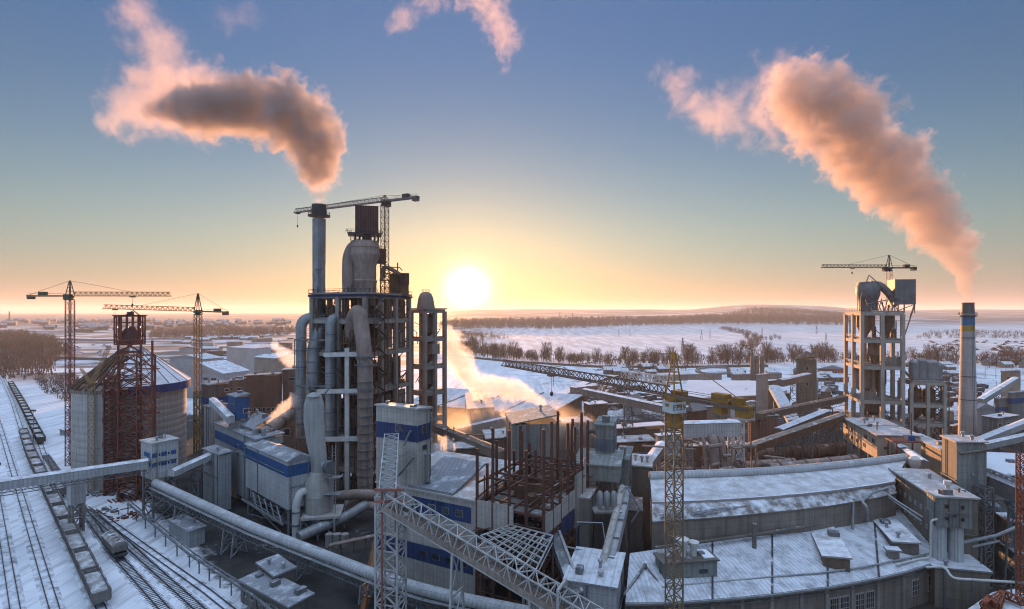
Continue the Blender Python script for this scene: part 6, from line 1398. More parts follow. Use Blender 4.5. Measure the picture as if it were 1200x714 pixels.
lattice('stair_tower', 'slim grey lattice stair tower at the right side of the tank frame', V((Xat(1103,250),250,0)), 4.0, 29, GALVD, .35, 'steel tower', 10, plat=(9,18,28), yaw=10)
# ---------------------------------------------------------------- brick chimney
cp = V((Xat(1134,263),263,0)); zt = Zat(355,263); r = thing('brick_chimney', 'tall pale round chimney with blue and yellow bands near its top', 'chimney', cp)
R0, R1 = 3.75, 2.5; rad = lambda z: R0+(R1-R0)*(z/zt)
MB().lathe(cp, [(rad(zt*k/16), zt*k/16) for k in range(17)]+[(R1*.7,zt)], 32).build('shaft', STACKC, r)
za, zb_, zc_, zd = Zat(388,263), Zat(381,263), Zat(373,263), Zat(371,263)
MB().lathe(cp, [(rad(za)+.04,za),(rad(zb_)+.04,zb_)], 32, cap=False).build('yellow_band', CHYEL, r); MB().lathe(cp, [(rad(zb_)+.045,zb_),(rad(zd)+.045,zd)], 32, cap=False).build('blue_band', WATERBLUE, r); MB().lathe(cp, [(rad(zd)+.04,Zat(367,263)),(rad(zt)+.04,zt-.3),(rad(zt)+.25,zt-.2),(rad(zt)+.25,zt+.1)], 32, cap=False).build('grey_top', GALVD, r)
z = Zat(370.5,263); MB().lathe(cp, [(2.5,z-.6),(3.6,z),(3.6,z+.35),(2.5,z+.35)], 28, smooth=False).build('gallery', GALVD, r); railing([cp+V((3.5*math.cos(R(a)),3.5*math.sin(R(a)),z+.35)) for a in range(0,361,24)], 1.4, .12, 1.2).build('gallery_railing', GALVD, r)
for y in (396,441,468): z = Zat(y,263); MB().lathe(cp, [(rad(z)+.03,z-.25),(rad(z)+.12,z-.2),(rad(z)+.12,z+.2),(rad(z)+.03,z+.25)], 32, cap=False).build('iron_hoop', GALVD, r)
m = MB(); [m.bar(cp+V((k,-rad(0)-.15,0)), cp+V((k,-rad(zt)-.15,zt)), .1) for k in (-.35,.35)]; m.build('ladder', GALVD, r)
# ---------------------------------------------------------------- right edge
b = rbx(1151,1169.5,1194,491,245,zb=0,yaw=22); building('tank_house', 'blue grey block with snowy flat roof right of the brick chimney', b, SHEETG, SNOWRF, 'building', dz=.3, wins=wgrid(b,'R',b.z1-3,3,2.2,1.6))
b = rbx(1138,1144,1166,480,268,zb=0,yaw=20); building('vault_shed', 'shed with rounded grey roof right behind the brick chimney', b, SHEET, GREYRF, 'shed', roof='u', dz=2.5)
b = rbx(1181,1186,1215,461,300,zb=0,yaw=20); building('blue_plant', 'tall blue grey plant block at the right edge', b, SHEETG, GREYRF, 'building', dz=.5, bands=((b.z1-6,b.z1-3),), bm=BLUEB)
b = rbx(1166,1171,1181,468,300,zb=0,yaw=20); building('blue_plant', 'lower blue banded block beside the right edge plant', b, SHEETG, GREYRF, 'building', dz=.5, bands=((b.z1-7,b.z1-4.5),), bm=BLUEB)
b = rbx(1173,1178,1196,436,340,zb=0,yaw=20); building('ochre_tower', 'narrow ochre tower with dark windows at the right edge', b, OCH, GREYRF, 'building', dz=.5, wins=[('R',3,b.z1-4,3,2),('R',3,b.z1-9,3,2)])
gallery('conveyor_gallery', 'grey conveyor gallery rising to the blue plant at the right edge', [P(1148,474,292), P(1190,448,320)], 3, 2.8, SHEET, SNOWRF2, (.1,.5), truss=False)
gallery('conveyor_gallery', 'long snowy gallery rising to the right edge below the tank house', [P(1146,522,215), P(1230,488,235)], 3, 2.4, SHEETL, SNOWRF, (.2,.6), truss=False)
gallery('conveyor_gallery', 'lower grey gallery parallel to the snowy one at the right edge', [P(1150,527,205), P(1235,508,212)], 2.6, 2.2, SHEET, SNOWRF2, (.2,.6), truss=False)
b = rb(1156,556,150,26,40); b.z1 = Zat(556,150); building('flat_hall', 'broad flat roofed hall under clean snow behind the grey green tower', b, SHEETG, M('clean roof snow', (.70,.72,.76), (.60,.62,.67), sc=.1, streak=0), 'hall', dz=.4)
b = rbx(1112,1116,1126,500,270,zb=0,yaw=20); building('brown_block', 'narrow brown shed left of the chimney foot', b, BROWN, TANRF, 'building')
r = gallery('conveyor_gallery', 'wide dark lattice sided gallery leaving the grey green tower to the right', [P(1148,566,128), P(1240,606,112)], 4, 3.2, GALVD, GREYRF, (.1,.5))
a, c = P(1148,566,128)+V((0,-2.2,2.9)), P(1240,606,112)+V((0,-2.2,2.9)); MB().truss(a, c, .5, 2.2, 12, .2, cross=False).build('side_lattice', GALV, r)
lattice('stair_tower', 'grey lattice pylon at the right side of the grey green tower', V((Xat(1152,122),122,0)), 2.4, 21, GALVD, .26, 'steel tower', 9, yaw=14)
lattice('lattice_mast', 'orange red lattice mast at the right picture edge', V((Xat(1198,104),104,0)), 1.3, 33, M('orange red paint', (.33,.11,.06), (.24,.08,.045), sc=.5), .17, 'steel mast', 24, yaw=20)
b = rb(1193,651,119,10,9); building('filter_shed', 'dark shed with snowy roof at the right edge below the wide gallery', b, SHEETG, SNOWRF, 'shed', dz=.3)
b = rb(1184,612,122,5,6); r = building('filter_shed', 'small dark plant box with blue vent at the right edge', b, SHEETG, SNOWRF2, 'shed', dz=.2); p = b.p(2,1,b.z1+.3); MB().lathe(p, [(.5,0),(.5,2.6),(.95,2.8),(.95,4.0)], 14).build('blue_vent', plain('blue vent paint', (.10,.22,.30), .6), r)
p = V((Xat(1163,130),130,0)); r = thing('blue_tank', 'slim blue grey silo with conical top near the right edge', 'silo', p); MB().lathe(p, [(1.5,0),(1.5,Zat(592,130)),(.2,Zat(586,130))], 20).build('shell', plain('blue grey tank paint', (.16,.22,.26), .6), r); m = MB(); [m.bar(p+V((1.6*math.cos(q),1.6*math.sin(q),0)), p+V((1.6*math.cos(q),1.6*math.sin(q),Zat(590,130))), .12) for q in (-2.2,-1.7,-1.2)]; m.build('ladder', GALV, r)
r = thing('pipe_bridge', 'pale inclined pipe bridge crossing to the red mast at bottom right', 'pipe', P(1128,637,112)); MB().tube([P(1128,636,113), P(1168,628,110), P(1215,608,108)], .35, 8).tube([P(1140,641,112), P(1172,634,110)], .25, 8).build('pipe', GALV, r); m = MB(); [m.bar(p, V((p.x,p.y,0)), .25) for p in (P(1150,632,112), P(1190,619,109))]; m.build('posts', GALVD, r)
r = thing('pipe_bridge', 'low white pipe running right from the silo base block', 'pipe', P(1105,664,108)); MB().tube(bend([P(1085,665,110), P(1108,664,109), P(1115,678,107), P(1215,684,104)], 1.5), .25, 8).build('pipe', WHITEST, r); m = MB(); [m.bar(p, V((p.x,p.y,0)), .2) for p in (P(1140,680,106), P(1185,682.5,105))]; m.build('posts', GALVD, r)
q = [G(x,y,5) for x, y in ((1122,722),(1163,694),(1190,690),(1240,715))]; r = thing('truss_platform', 'snowy platform with orange red trusses at the bottom right corner', 'platform', q[1]); 
cx_ = sum((p for p in q), V((0,0,0)))/4; qq = q if (q[1]-q[0]).cross(q[2]-q[1]).z > 0 else q[::-1]
MB().hexa([p-V((0,0,.5)) for p in qq], qq).build('deck', SNOWRF2, r); MB().hexa([V((p.x,p.y,0)).lerp(V((cx_.x,cx_.y,0)),.08) for p in qq], [V((p.x,p.y,4.48)).lerp(V((cx_.x,cx_.y,4.48)),.08) for p in qq]).build('base', CONCD, r)
OR_ = MATS['orange red paint']; m = MB()
for x0, y0, x1, y1 in ((1150,712,1176,696),(1176,696,1198,706),(1176,696,1170,712),(1160,704,1170,712),(1150,712,1160,702)): a, c = G(x0,y0,6.2), G(x1,y1,6.2); m.truss(a, c, .5, 1.3, 4, .2, td=.15, verts=False)
m.build('trusses', OR_, r)
# ---------------------------------------------------------------- structures between crane and right tower
b = rbx(768,772,797,512,165,zb=0,yb=534,yaw=8); r = building('sheet_box', 'pale sheeted box on lattice legs behind the yellow crane mast', b, SHEETL, SNOWRF2, 'building'); legs4(b, 0, b.z0, .5, 4).build('legs', GALV, r)
gallery('conveyor_bridge', 'wide pale sheeted conveyor bridge right of the yellow crane', [P(798,512,168), P(864,510,170)], 4.5, 4.4, SHEETL, SNOWRF2, (), truss=False)
gallery('conveyor_gallery', 'steep dusty gallery rising from the kiln hall to the pale box', [P(752,560,140), P(776,527,160)], 2.6, 2.2, SHEETW, SNOWRF2, (.4,), truss=False)
b = rbx(856,859,885,474,175,zb=0,yb=494,yaw=10); r = building('sheet_box', 'light grey cabin on tall white lattice legs right of the crane', b, SHEETL, SNOWRF2, 'building', wins=[('R',2.6,b.z0+2.6,2.2,3.0)])
bl = Bx(b.p(.6,.4), b.u, b.v, 4, 4.6, 0, b.z0); legs4(bl, 0, b.z0, .5, 6).build('legs', WHITEST, r)
lattice('lattice_mast', 'grey lattice trestle left end of the pale conveyor bridge', V((Xat(803,168),168,0)), 3.0, Zat(514,168), GALV, .32, 'steel tower', 8, yaw=10)
b = rbx(800,806,876,524,182,zb=0,yaw=4); building('boiler_house', 'dark brown cavernous plant building under the pale bridge', b, BROWN, TANRF, 'building', dz=.4, wins=wgrid(b,'R',8,5,2,4))
for x0, rad, lab in ((836,1.5,'pale vertical duct under the conveyor bridge'),(846,1.0,'brown vertical duct under the conveyor bridge'),(825,.5,'thin twin pipe loop under the conveyor bridge')):
    duct(lab, [P(x0-3,512,163), P(x0,517,162), P(x0+2,552,160), P(x0+4,560,158)], rad, DUCTW, 2)
r = thing('plant_clutter', 'jumble of brown pipes and hoppers behind the kiln hall ridge', 'machinery', P(830,550,165)); m = MB(); rnd = random.Random(71)
for k in range(70):
    p = P(rnd.uniform(775,900), rnd.uniform(515,556), rnd.uniform(150,178)); q_ = rnd.random()
    if q_ < .4: m.tube([p, p+V((rnd.uniform(-6,6),rnd.uniform(-3,3),0))], rnd.uniform(.2,.7), 8)
    elif q_ < .8: m.bar(V((p.x,p.y,0)), p, .3)
m.build('pipes', DUCTW, r)
r = thing('scrap_lattice', 'snowy lattice scrap lying on the kiln hall ledge', 'scrap', G(840,603,17)); m = MB(); m.truss(G(812,603,17.6), G(872,594,17.6), .8, .6, 14, .12).truss(G(775,606,17.6), G(800,602,17.6), .8, .6, 6, .12); m.build('lattice', GALV, r)
b = rbx(1100,1104,1118,484,300,zb=0,yaw=20); building('lit_annex', 'slim ochre lit tower just left of the chimney', b, OCH, TANRF, 'building')
# ---------------------------------------------------------------- back of the works, centre right
def gb(xL, xN, xR, yt, yb, yaw=15): return rbx(xL, xN, xR, yt, dep(yb), zb=0, yaw=yaw)
b = gb(886,889,900,440,492); building('slab_tower', 'narrow pale concrete slab tower left of the snowy chute', b, CONCP, TANRF, 'tower')
b = gb(898,901,914,447,488); r = building('chute_house', 'small house on legs at the head of the snowy chute', b, OCHG, SNOWRF2, 'building', dz=.4)
gallery('conveyor_gallery', 'snow covered straight chute gallery coming down from the chute house', [P(907,457,285), P(931,499,240)], 5, 2.2, SHEET, SNOWRF, (.3,), truss=False)
b = gb(933,939,957,422,488); r = building('hopper_tower', 'tall brown tower house with hipped dark roof in the back of the works', b, OCHG, BROWN, 'tower', dz=1.2, wins=[('R',4,b.z1-5,2,2),('R',4,b.z1-14,2,2)])
a, c, e = b.p(0,0,b.z1+.8), b.p(b.lu,b.lv,b.z1+.8), b.c(); m = MB(); q = [b.p(-.6,-.6,b.z1+1), b.p(b.lu+.6,-.6,b.z1+1), b.p(b.lu+.6,b.lv+.6,b.z1+2), b.p(-.6,b.lv+.6,b.z1+2), V((e.x,e.y,b.z1+5))]; m.add(q, [(0,1,4),(1,2,4),(2,3,4),(3,0,4)]); m.build('hip_roof', BROWN, r)
b = gb(951,953,958.5,447,486); building('hopper_tower', 'low annex leaning on the brown tower house', b, SHEET, SNOWRF2, 'tower')
gallery('conveyor_gallery', 'snowy gallery linking the chute house and the brown tower house', [P(914,453,292), P(947,445,305)], 4, 3.5, SHEETW, SNOWRF, (.5,), truss=False)
gallery('conveyor_gallery', 'long dark belt gallery rising right to the right preheater tower', [P(886,492,220), P(990,470,255)], 3.2, 2.4, BROWN, BROWN, (.25,.55,.8), truss=True)
gallery('conveyor_gallery', 'snow topped gallery below the long dark one', [P(912,511,205), P(968,488,225)], 3.4, 2.6, BROWN, SNOWRF, (.4,.9), truss=False)
gallery('conveyor_gallery', 'dusty reddish gallery rising right toward the sunlit building', [P(878,530,190), P(986,493,215)], 3.2, 2.6, RUST, SHEETW, (.3,.6,.9), truss=False)
b = gb(876,880,912,489,540,5); building('red_shed', 'brown red windowless shed right of the cabin on white legs', b, M('brown red sheet', (.24,.13,.10), (.16,.09,.07), ribs=1.4, sc=.1, snow=.1), TANRF, 'shed', dz=.4, bands=((3,6),), bm=SHEETW)
b = gb(913,917,926,462,486); building('tower_house', 'small brown machine house between the chute and the brown tower', b, BROWN, SNOWRF2, 'building')
b = gb(926,930,937,476,490); building('tower_house', 'low brown house at the foot of the brown tower house', b, BROWN, SNOWRF, 'building')
b = gb(962,966,974,459,480); building('tower_house', 'brown gabled house near the right preheater tower', b, BROWN, SNOWRF2, 'building', roof='u', dz=3)
b = gb(966,969,984,484,506); building('tower_house', 'pale low house between the belt galleries', b, SHEETW, SNOWRF, 'building')
b = gb(961,964,973,488,512); building('tower_house', 'small junction house where the galleries meet', b, OCHG, SNOWRF2, 'building')
for k, x in enumerate((882,887,893)):
    p = V((Xat(x,470),470,0)); r = thing('silo', ('left one of three slim brown silos before the tree belt','middle one of three slim brown silos before the tree belt','right one of three slim brown silos before the tree belt')[k], 'silo', p); MB().lathe(p, [(1.9,0),(1.9,21),(1.2,22.5)], 16).build('shell', BROWN, r); MB().lathe(p, [(2.0,20.2),(2.0,20.9)], 16, cap=False).build('rim', GALVD, r)
b = gb(956,959,990,432,441,4); building('brick_row', 'long low red brick row house in front of the tree belt', b, BRICKR, SNOWRF, 'house', roof='u', dz=3, wins=wgrid(b,'R',3.5,8,2.2,2.4,3,b.lv-3))
# long flat store behind the crane, walls and yards
quadshed('long snow covered flat store behind the yellow crane', [(800,468),(888,464),(889,447),(806,446)], [10,10,11,11], SHEETW, M('deep roof snow', (.68,.70,.74), (.55,.57,.61), sc=.05, streak=0), name='flat_store', cat='store')
b = gb(795,798,872,478,492,3); building('flat_store', 'low pale store with ribbed wall under the crane counter jib', b, SHEETW, SNOWRF, 'store', dz=.4)
b = gb(716,720,779,503,530,2); building('flat_store', 'snow roofed low store left of the yellow crane mast', b, BROWN, M('deep roof snow', (.68,.70,.74), (.55,.57,.61)), 'store', dz=1.5)
b = gb(700,706,768,520,545,3); building('flat_store', 'brown walled low store behind the grey green tower', b, RUST, TANRF, 'store', dz=.8)
b = gb(806,812,838,482,494,30); building('brick_shed', 'small reddish gabled shed with snowy right roof slope', b, RUST, SNOWRF, 'shed', roof='v', dz=4)
b = gb(730,735,752,472,488,30); building('snow_shed', 'white snow capped gabled shed left of the crane mast', b, SHEET, SNOWRF, 'shed', roof='v', dz=4)
gallery('conveyor_gallery', 'long brown conveyor gallery from the store shed to the yellow crane', [P(686,463,268), P(790,487,205)], 3.6, 3.0, SHEETW, SNOWRF2, (.55,), truss=False)
b = gb(668,674,700,455,470,28); building('brown_block', 'brown block at the head of the long brown gallery', b, SHEETW, SNOWRF2, 'building')
quadshed('sunlit white roofed long bunker behind the store shed', [(650,462),(663,463),(696,446),(688,445)], [5,5,5,5], SHEETW, M('deep roof snow', (.68,.70,.74), (.55,.57,.61)), name='bunker', cat='bunker')
quadshed('brown roofed long bunker parallel to the white roofed one', [(665,463.5),(676,464.5),(705,448),(698,447)], [4,4,4,4], SHEETW, SNOWRF2, name='bunker', cat='bunker')
MBW = lambda pts, h, t: [MB().bar(a+V((0,0,h/2)), c+V((0,0,h/2)), t, h) for a, c in zip(pts, pts[1:])]
def wall(label, px_, h, m_, t=.6):
    pts = [G(x,y) for x, y in px_]; m = MB()
    for a, c in zip(pts, pts[1:]): m.bar(a+V((0,0,h/2)), c+V((0,0,h/2)), t, h); m.bar(a+V((0,0,h+.1)), c+V((0,0,h+.1)), t*1.5, .2)
    o = m.build('boundary_wall', m_); tag(o, label, 'wall'); return o
wall('brown boundary wall across the snowy yard behind the crane', [(770,446.5),(845,445)], 5, SHEETW, 2.5)
wall('shorter boundary wall right of the curved snow basin', [(858,446),(915,444)], 5, SHEETW, 2.5)
wall('long low fence line in front of the tree belt', [(520,417),(600,425),(700,431),(800,431.5),(900,430)], 2.2, BROWN)
wall('fence along the far side of the left snow depot', [(26,405),(60,399),(150,400)], 3.0, BROWN)
wall('curved low bank wall round the snow depot at far left', [(26,405),(28,414),(44,420),(95,422),(150,423)], 3.2, CONCD, 2.0)
# snow basin rim
r = thing('basin_rim', 'oval concrete rim of a snow filled basin behind the crane', 'basin', G(838,434)); pts = [G(838+22*math.cos(R(a)), 435.5+4.0*math.sin(R(a))) for a in range(0,361,15)]; m = MB(); [m.bar(a+V((0,0,1)), c+V((0,0,1)), 2.0, 2.0) for a, c in zip(pts,pts[1:])]; m.build('rim', CONC, r)
b = gb(556,560,580,440,446,5); 
# second lattice jib lying behind (stacker boom)
r = thing('stacker_boom', 'lattice stacker boom standing behind the store shed right of centre', 'stacker', G(700,475)); a, c = P(730,440,330), P(786,446,300); MB().truss(a, c, 3, 4.5, 11, .5, td=.3).build('boom', WHITEST, r); m = MB(); m.truss(G(697,475), P(712,444,352), 3, 3, 7, .5); m.truss(G(735,470), P(735,441,330), 3, 3, 5, .45); m.bar(P(697,448,350), P(730,440,332), 1.0, 1.0); m.build('legs', BROWN, r)
r = thing('stacker_boom', 'brown lattice portal crossing the yard left of the yellow crane', 'stacker', G(690,478)); m = MB(); m.truss(G(688,487,6), G(722,455,9), 3, 3, 14, .4).truss(G(668,470,8), G(690,455,10), 2.5, 2.5, 8, .35); m.build('boom', BROWN, r); m = MB(); [m.bar(G(x,y), G(x,y)+V((0,0,9)), .8) for x, y in ((690,492),(706,478),(720,466))]; m.build('legs', BROWN, r)
# ---------------------------------------------------------------- far left depot and halls
for k, (x0, xN, x1, yt, yb, yaw, rf, lab) in enumerate(((48,50,78,381,385,5,'u','long grey hall far away at the edge of the town'), (84,88,110,386,390,8,'u','low dark hall far beyond the left crane mast'), (220,224,250,402,408,10,'flat','flat white hall far beyond the orange crane'), (262,266,284,401,406,10,'flat','small snowy hall far behind the pale hall'), (322,326,342,402,410,12,'flat','distant dark hall left of the steam column'), (206,210,232,408,413,10,'u','small gabled hall right of the silo in the distance'), (292,295,318,397,401,8,'flat','far white hall below the brown woods'), (238,242,268,412,418,14,'flat','far snowy depot building near the pale hall'), (300,304,316,411,417,14,'u','far gabled store left of the steam'))):
    b = gb(x0,xN,x1,yt,yb,yaw); building('far_hall', lab, b, (SHEETW, BROWN, SHEETL)[k%3], SNOWRF, 'hall', roof=rf, dz=2.0)
r = thing('far_chimney', 'tiny brick chimney on the hazy town horizon at far left', 'chimney', G(11,379)); p = G(11,379); MB().lathe(p, [(4.5,0),(3,62),(3.3,64)], 12).build('shaft', BRICK, r); MB().lathe(p, [(3.5,60),(3.5,61)], 12, cap=False).build('ring', DARK, r)
# ---------------------------------------------------------------- houses, vehicles, heaps as repeats
def house_proto(name, label, group, wl, wd, h, hr, wm, rm, cat='house'):
    r = thing(name, label, cat, (0,0,0), group); bx_ = Bx((-wl/2,-wd/2), (1,0), (0,1), wl, wd, 0, h); bx_.body().build('wall', wm, r); rf = gable(bx_, h+hr, .5, 'u').build('roof', rm, r)
    MB().box((wl*.2,wd*.15), .4, .4, h+hr*.3, h+hr+1.0).build('chimney', BRICK, rf)
    for k in range(3): MB().box((-wl*.3+k*wl*.3, -wd/2), .6, .06, h*.35, h*.75).build('window', GLASS, r)
    return r
def scatter(proto, spots, rnd, sc=(.8,1.2), rz=None, label=None):
    for i, p in enumerate(spots):
        s_ = rnd.uniform(*sc); a = rnd.uniform(0,6.28) if rz is None else rz+rnd.uniform(-.25,.25)
        if i == 0: proto.location = p; proto.rotation_euler.z = a; proto.scale = (s_,)*3
        else: dup(proto, p, a, None, s_)
rnd = random.Random(77)
DS = M('deep roof snow', (.68,.70,.74))
h1 = house_proto('town_house', 'far small house of the hazy town spread along the left horizon', 'houses of the far town', 16, 11, 7, 4, BROWN, GREYRF)
scatter(h1, fill([(-40,386),(120,388),(330,384),(345,378.5),(150,377.5),(-40,378)], 170, rnd), rnd, (.9,2.0))
h2 = house_proto('village_house', 'snow roofed house of the village behind the brick chimney', 'village houses at right', 13, 9, 4.5, 3.2, OCH, SNOWRF)
scatter(h2, fill([(1148,430),(1215,434),(1215,418),(1150,417)], 14, rnd), rnd, (.8,1.3), .3)
h3 = house_proto('works_shed', 'small snow roofed shed in the yards behind the works', 'sheds in the back yards', 14, 9, 4, 2.6, BROWN, SNOWRF)
scatter(h3, fill([(690,440),(780,440),(785,432),(690,434)], 6, rnd)+fill([(900,440),(985,450),(985,441),(900,434)], 9, rnd)+fill([(1068,440),(1118,446),(1118,430),(1068,430)], 8, rnd)+fill([(860,443),(900,443),(900,435),(860,435)], 3, rnd), rnd, (.6,1.2), .15)
h4 = house_proto('depot_shed', 'low shed among the snowy depots far left of the main tower', 'sheds of the far left depots', 20, 12, 4.5, 2.4, SHEETW, SNOWRF)
scatter(h4, fill([(205,404),(345,402),(345,395),(205,396)], 14, rnd)+fill([(215,425),(345,432),(345,412),(240,410)], 12, rnd), rnd, (.6,1.3), .2)
def truck_proto():
    r = thing('truck', 'small dark truck parked in the snowy yards behind the works', 'truck', (0,0,0), 'trucks parked in the back yards')
    m = MB(); m.box((-.8,0), 3.0, 1.2, 1.1, 3.4); m.build('cargo_box', M('dark truck tarpaulin', (.12,.12,.13), (.07,.07,.075), snow=.45, sc=.5), r)
    m = MB(); m.box((3.1,0), .85, 1.15, .7, 2.8); m.build('cab', MAROON, r); MB().box((3.9,0), .09, 1.0, 1.8, 2.6).build('windscreen', GLASS, r)
    m = MB(); [m.tube([(x,y-.15,.5),(x,y+.15,.5)], .5, 10) for x in (-3,-1.8,2.9) for y in (-1,1)]; m.box((0,0), 3.8, .5, .7, 1.05); m.build('chassis', DARK, r); return r
scatter(truck_proto(), fill([(1104,478),(1150,478),(1150,440),(1104,440)], 34, rnd)+fill([(690,478),(780,482),(780,466),(700,464)], 22, rnd)+fill([(960,470),(986,470),(986,445),(960,445)], 12, rnd)+fill([(700,462),(780,462),(780,440),(720,440)], 14, rnd), rnd, (.9,1.35))
def heap_proto(label, group, m_, s_):
    o = MB(); n, k = 14, 5; vs = [(0,0,s_*.55)]; rr = random.Random(4)
    for j in range(1,k+1):
        for i in range(n): a = 2*math.pi*i/n; q = s_*j/k*rr.uniform(.8,1.15); vs.append((q*math.cos(a), q*math.sin(a), s_*.55*(1-j/k)**1.1*rr.uniform(.75,1.2)-.05*j))
    fs = [(0,1+i,1+(i+1)%n) for i in range(n)]
    for j in range(k-1):
        for i in range(n): a = 1+j*n; fs.append((a+i, a+n+i, a+n+(i+1)%n, a+(i+1)%n))
    o.add(vs, fs, True); t = o.build('spoil_heap', m_, None, None, (0,0,0)); return tag(t, label, 'heap', group)
scatter(heap_proto('snow dusted dark heap of material in the back yards', 'heaps in the back yards', M('snowy spoil', (.10,.07,.055), (.06,.045,.035), snow=.5, streak=0), 6), fill([(620,438),(780,446),(780,434),(640,430)], 12, rnd)+fill([(30,416),(150,418),(150,405),(40,404)], 34, rnd)+fill([(690,482),(780,484),(780,470),(700,470)], 10, rnd)+fill([(1075,415),(1200,412),(1200,402),(1110,400)], 16, rnd), rnd, (.5,1.4))
scatter(heap_proto('tiny dark bush or heap on the far plain', 'dark specks on the far plain', TWIGD, 5), fill([(1085,412),(1200,414),(1200,398),(1080,400)], 30, rnd), rnd, (.5,1.5))
def container_proto():
    r = thing('storage_container', 'brown storage container or hut in the back yards', 'container', (0,0,0), 'containers in the back yards'); MB().box((0,0), 4, 1.5, .2, 3.2).build('body', RUST, r); MB().box((0,0), 4.1, 1.6, 3.22, 3.4).build('roof', SNOWRF, r); m = MB(); [m.box((-3.6+k*.8,-1.53), .08, .04, .3, 3.1) for k in range(10)]; m.build('ribs', BROWN, r); return r
scatter(container_proto(), fill([(690,484),(785,486),(785,465),(690,462)], 18, rnd)+fill([(1104,480),(1150,480),(1150,452),(1104,452)], 10, rnd)+fill([(860,470),(885,470),(885,452),(860,452)], 4, rnd)+fill([(215,432),(330,436),(330,420),(240,418)], 12, rnd), rnd, (.8,1.3), .4)
# ---------------------------------------------------------------- power pylons and poles
def pylon_proto():
    r = thing('power_pylon', 'steel lattice power pylon standing on the snow field', 'pylon', (0,0,0), 'power pylons on the fields'); m = MB()
    for i in (-1,1):
        for j in (-1,1): m.bar((i*2.6,j*2.6,0), (i*.35,j*.35,30), .45)
    for k in range(7):
        z0, z1 = k*4.2, k*4.2+4.2; w0, w1 = 2.6-2.25*z0/30, 2.6-2.25*z1/30
        for (a, c) in (((-w0,-w0),(w1,-w1)),((w0,-w0),(-w1,-w1)),((-w0,w0),(w1,w1)),((w0,w0),(-w1,w1))): m.bar((*a,z0), (*c,z1), .25)
    m.build('mast', GALVD, r); m = MB(); [m.bar((-w,0,z), (w,0,z), .4) for z, w in ((20,4.5),(24,5.5),(28,3.5))]; m.build('cross_arms', GALVD, r); return r
pp = pylon_proto()
for i, (x, yb, s_) in enumerate(((800,418,.85),(671,380.5,1.1),(656,379.5,1.1),(893,396,.8),(968,404,.75),(822,398,.7),(832,397,.7),(738,394,.6),(725,394.5,.6),(957,392,.8))):
    p = G(x,yb); p.z = terr(p.x,p.y)
    if i == 0: pp.location = p; pp.scale = (s_,)*3
    else: dup(pp, p, .2*i, None, s_)
def pole_proto():
    r = thing('light_pole', 'thin lighting pole in the yards behind the works', 'lamp post', (0,0,0), 'lighting poles in the yards'); MB().tube([(0,0,0),(0,0,11)], [.22,.12], 6).build('pole', GALVD, r); m = MB(); m.bar((0,0,11), (1.6,0,11.4), .14); m.box((1.7,0), .4, .18, 11.3, 11.5); m.build('lamp_arm', GALVD, r); return r
scatter(pole_proto(), fill([(620,470),(785,478),(785,440),(640,436)], 14, rnd)+fill([(860,480),(985,480),(985,440),(870,440)], 12, rnd)+fill([(1104,478),(1200,470),(1200,430),(1104,432)], 14, rnd)+fill([(210,440),(345,440),(345,405),(230,405)], 10, rnd), rnd, (.9,1.2))
p = V((Xat(846,5200), 5200, terr(Xat(846,5200),5200))); r = thing('radio_mast', 'thin radio mast on the hill crest on the horizon', 'mast', p); MB().tube([p, p+V((0,0,75))], [2.2,.9], 6).build('mast', GALVD, r)
ct = thing('evergreen_tree', 'dark evergreen among the village houses', 'tree', (0,0,0), 'evergreens in the village'); MB().tube([(0,0,0),(0,0,3)], .3, 6).build('trunk', TIMBER, ct); m = MB(); rr = random.Random(2)
for k in range(300):
    z = rr.uniform(1,11); q = 2.6*(1-z/11.8)*math.sqrt(rr.random()); a = rr.uniform(0,6.28); c = V((q*math.cos(a), q*math.sin(a), z)); d = V((math.cos(a),math.sin(a),-.35))*.9; s = V((-math.sin(a),math.cos(a),0))*.4; m.add([c-s, c+s, c+d], [(0,1,2)])
m.build('crown', EVER, ct); scatter(ct, fill([(1148,432),(1210,434),(1210,418),(1150,418)], 9, rnd), rnd, (.7,1.3))
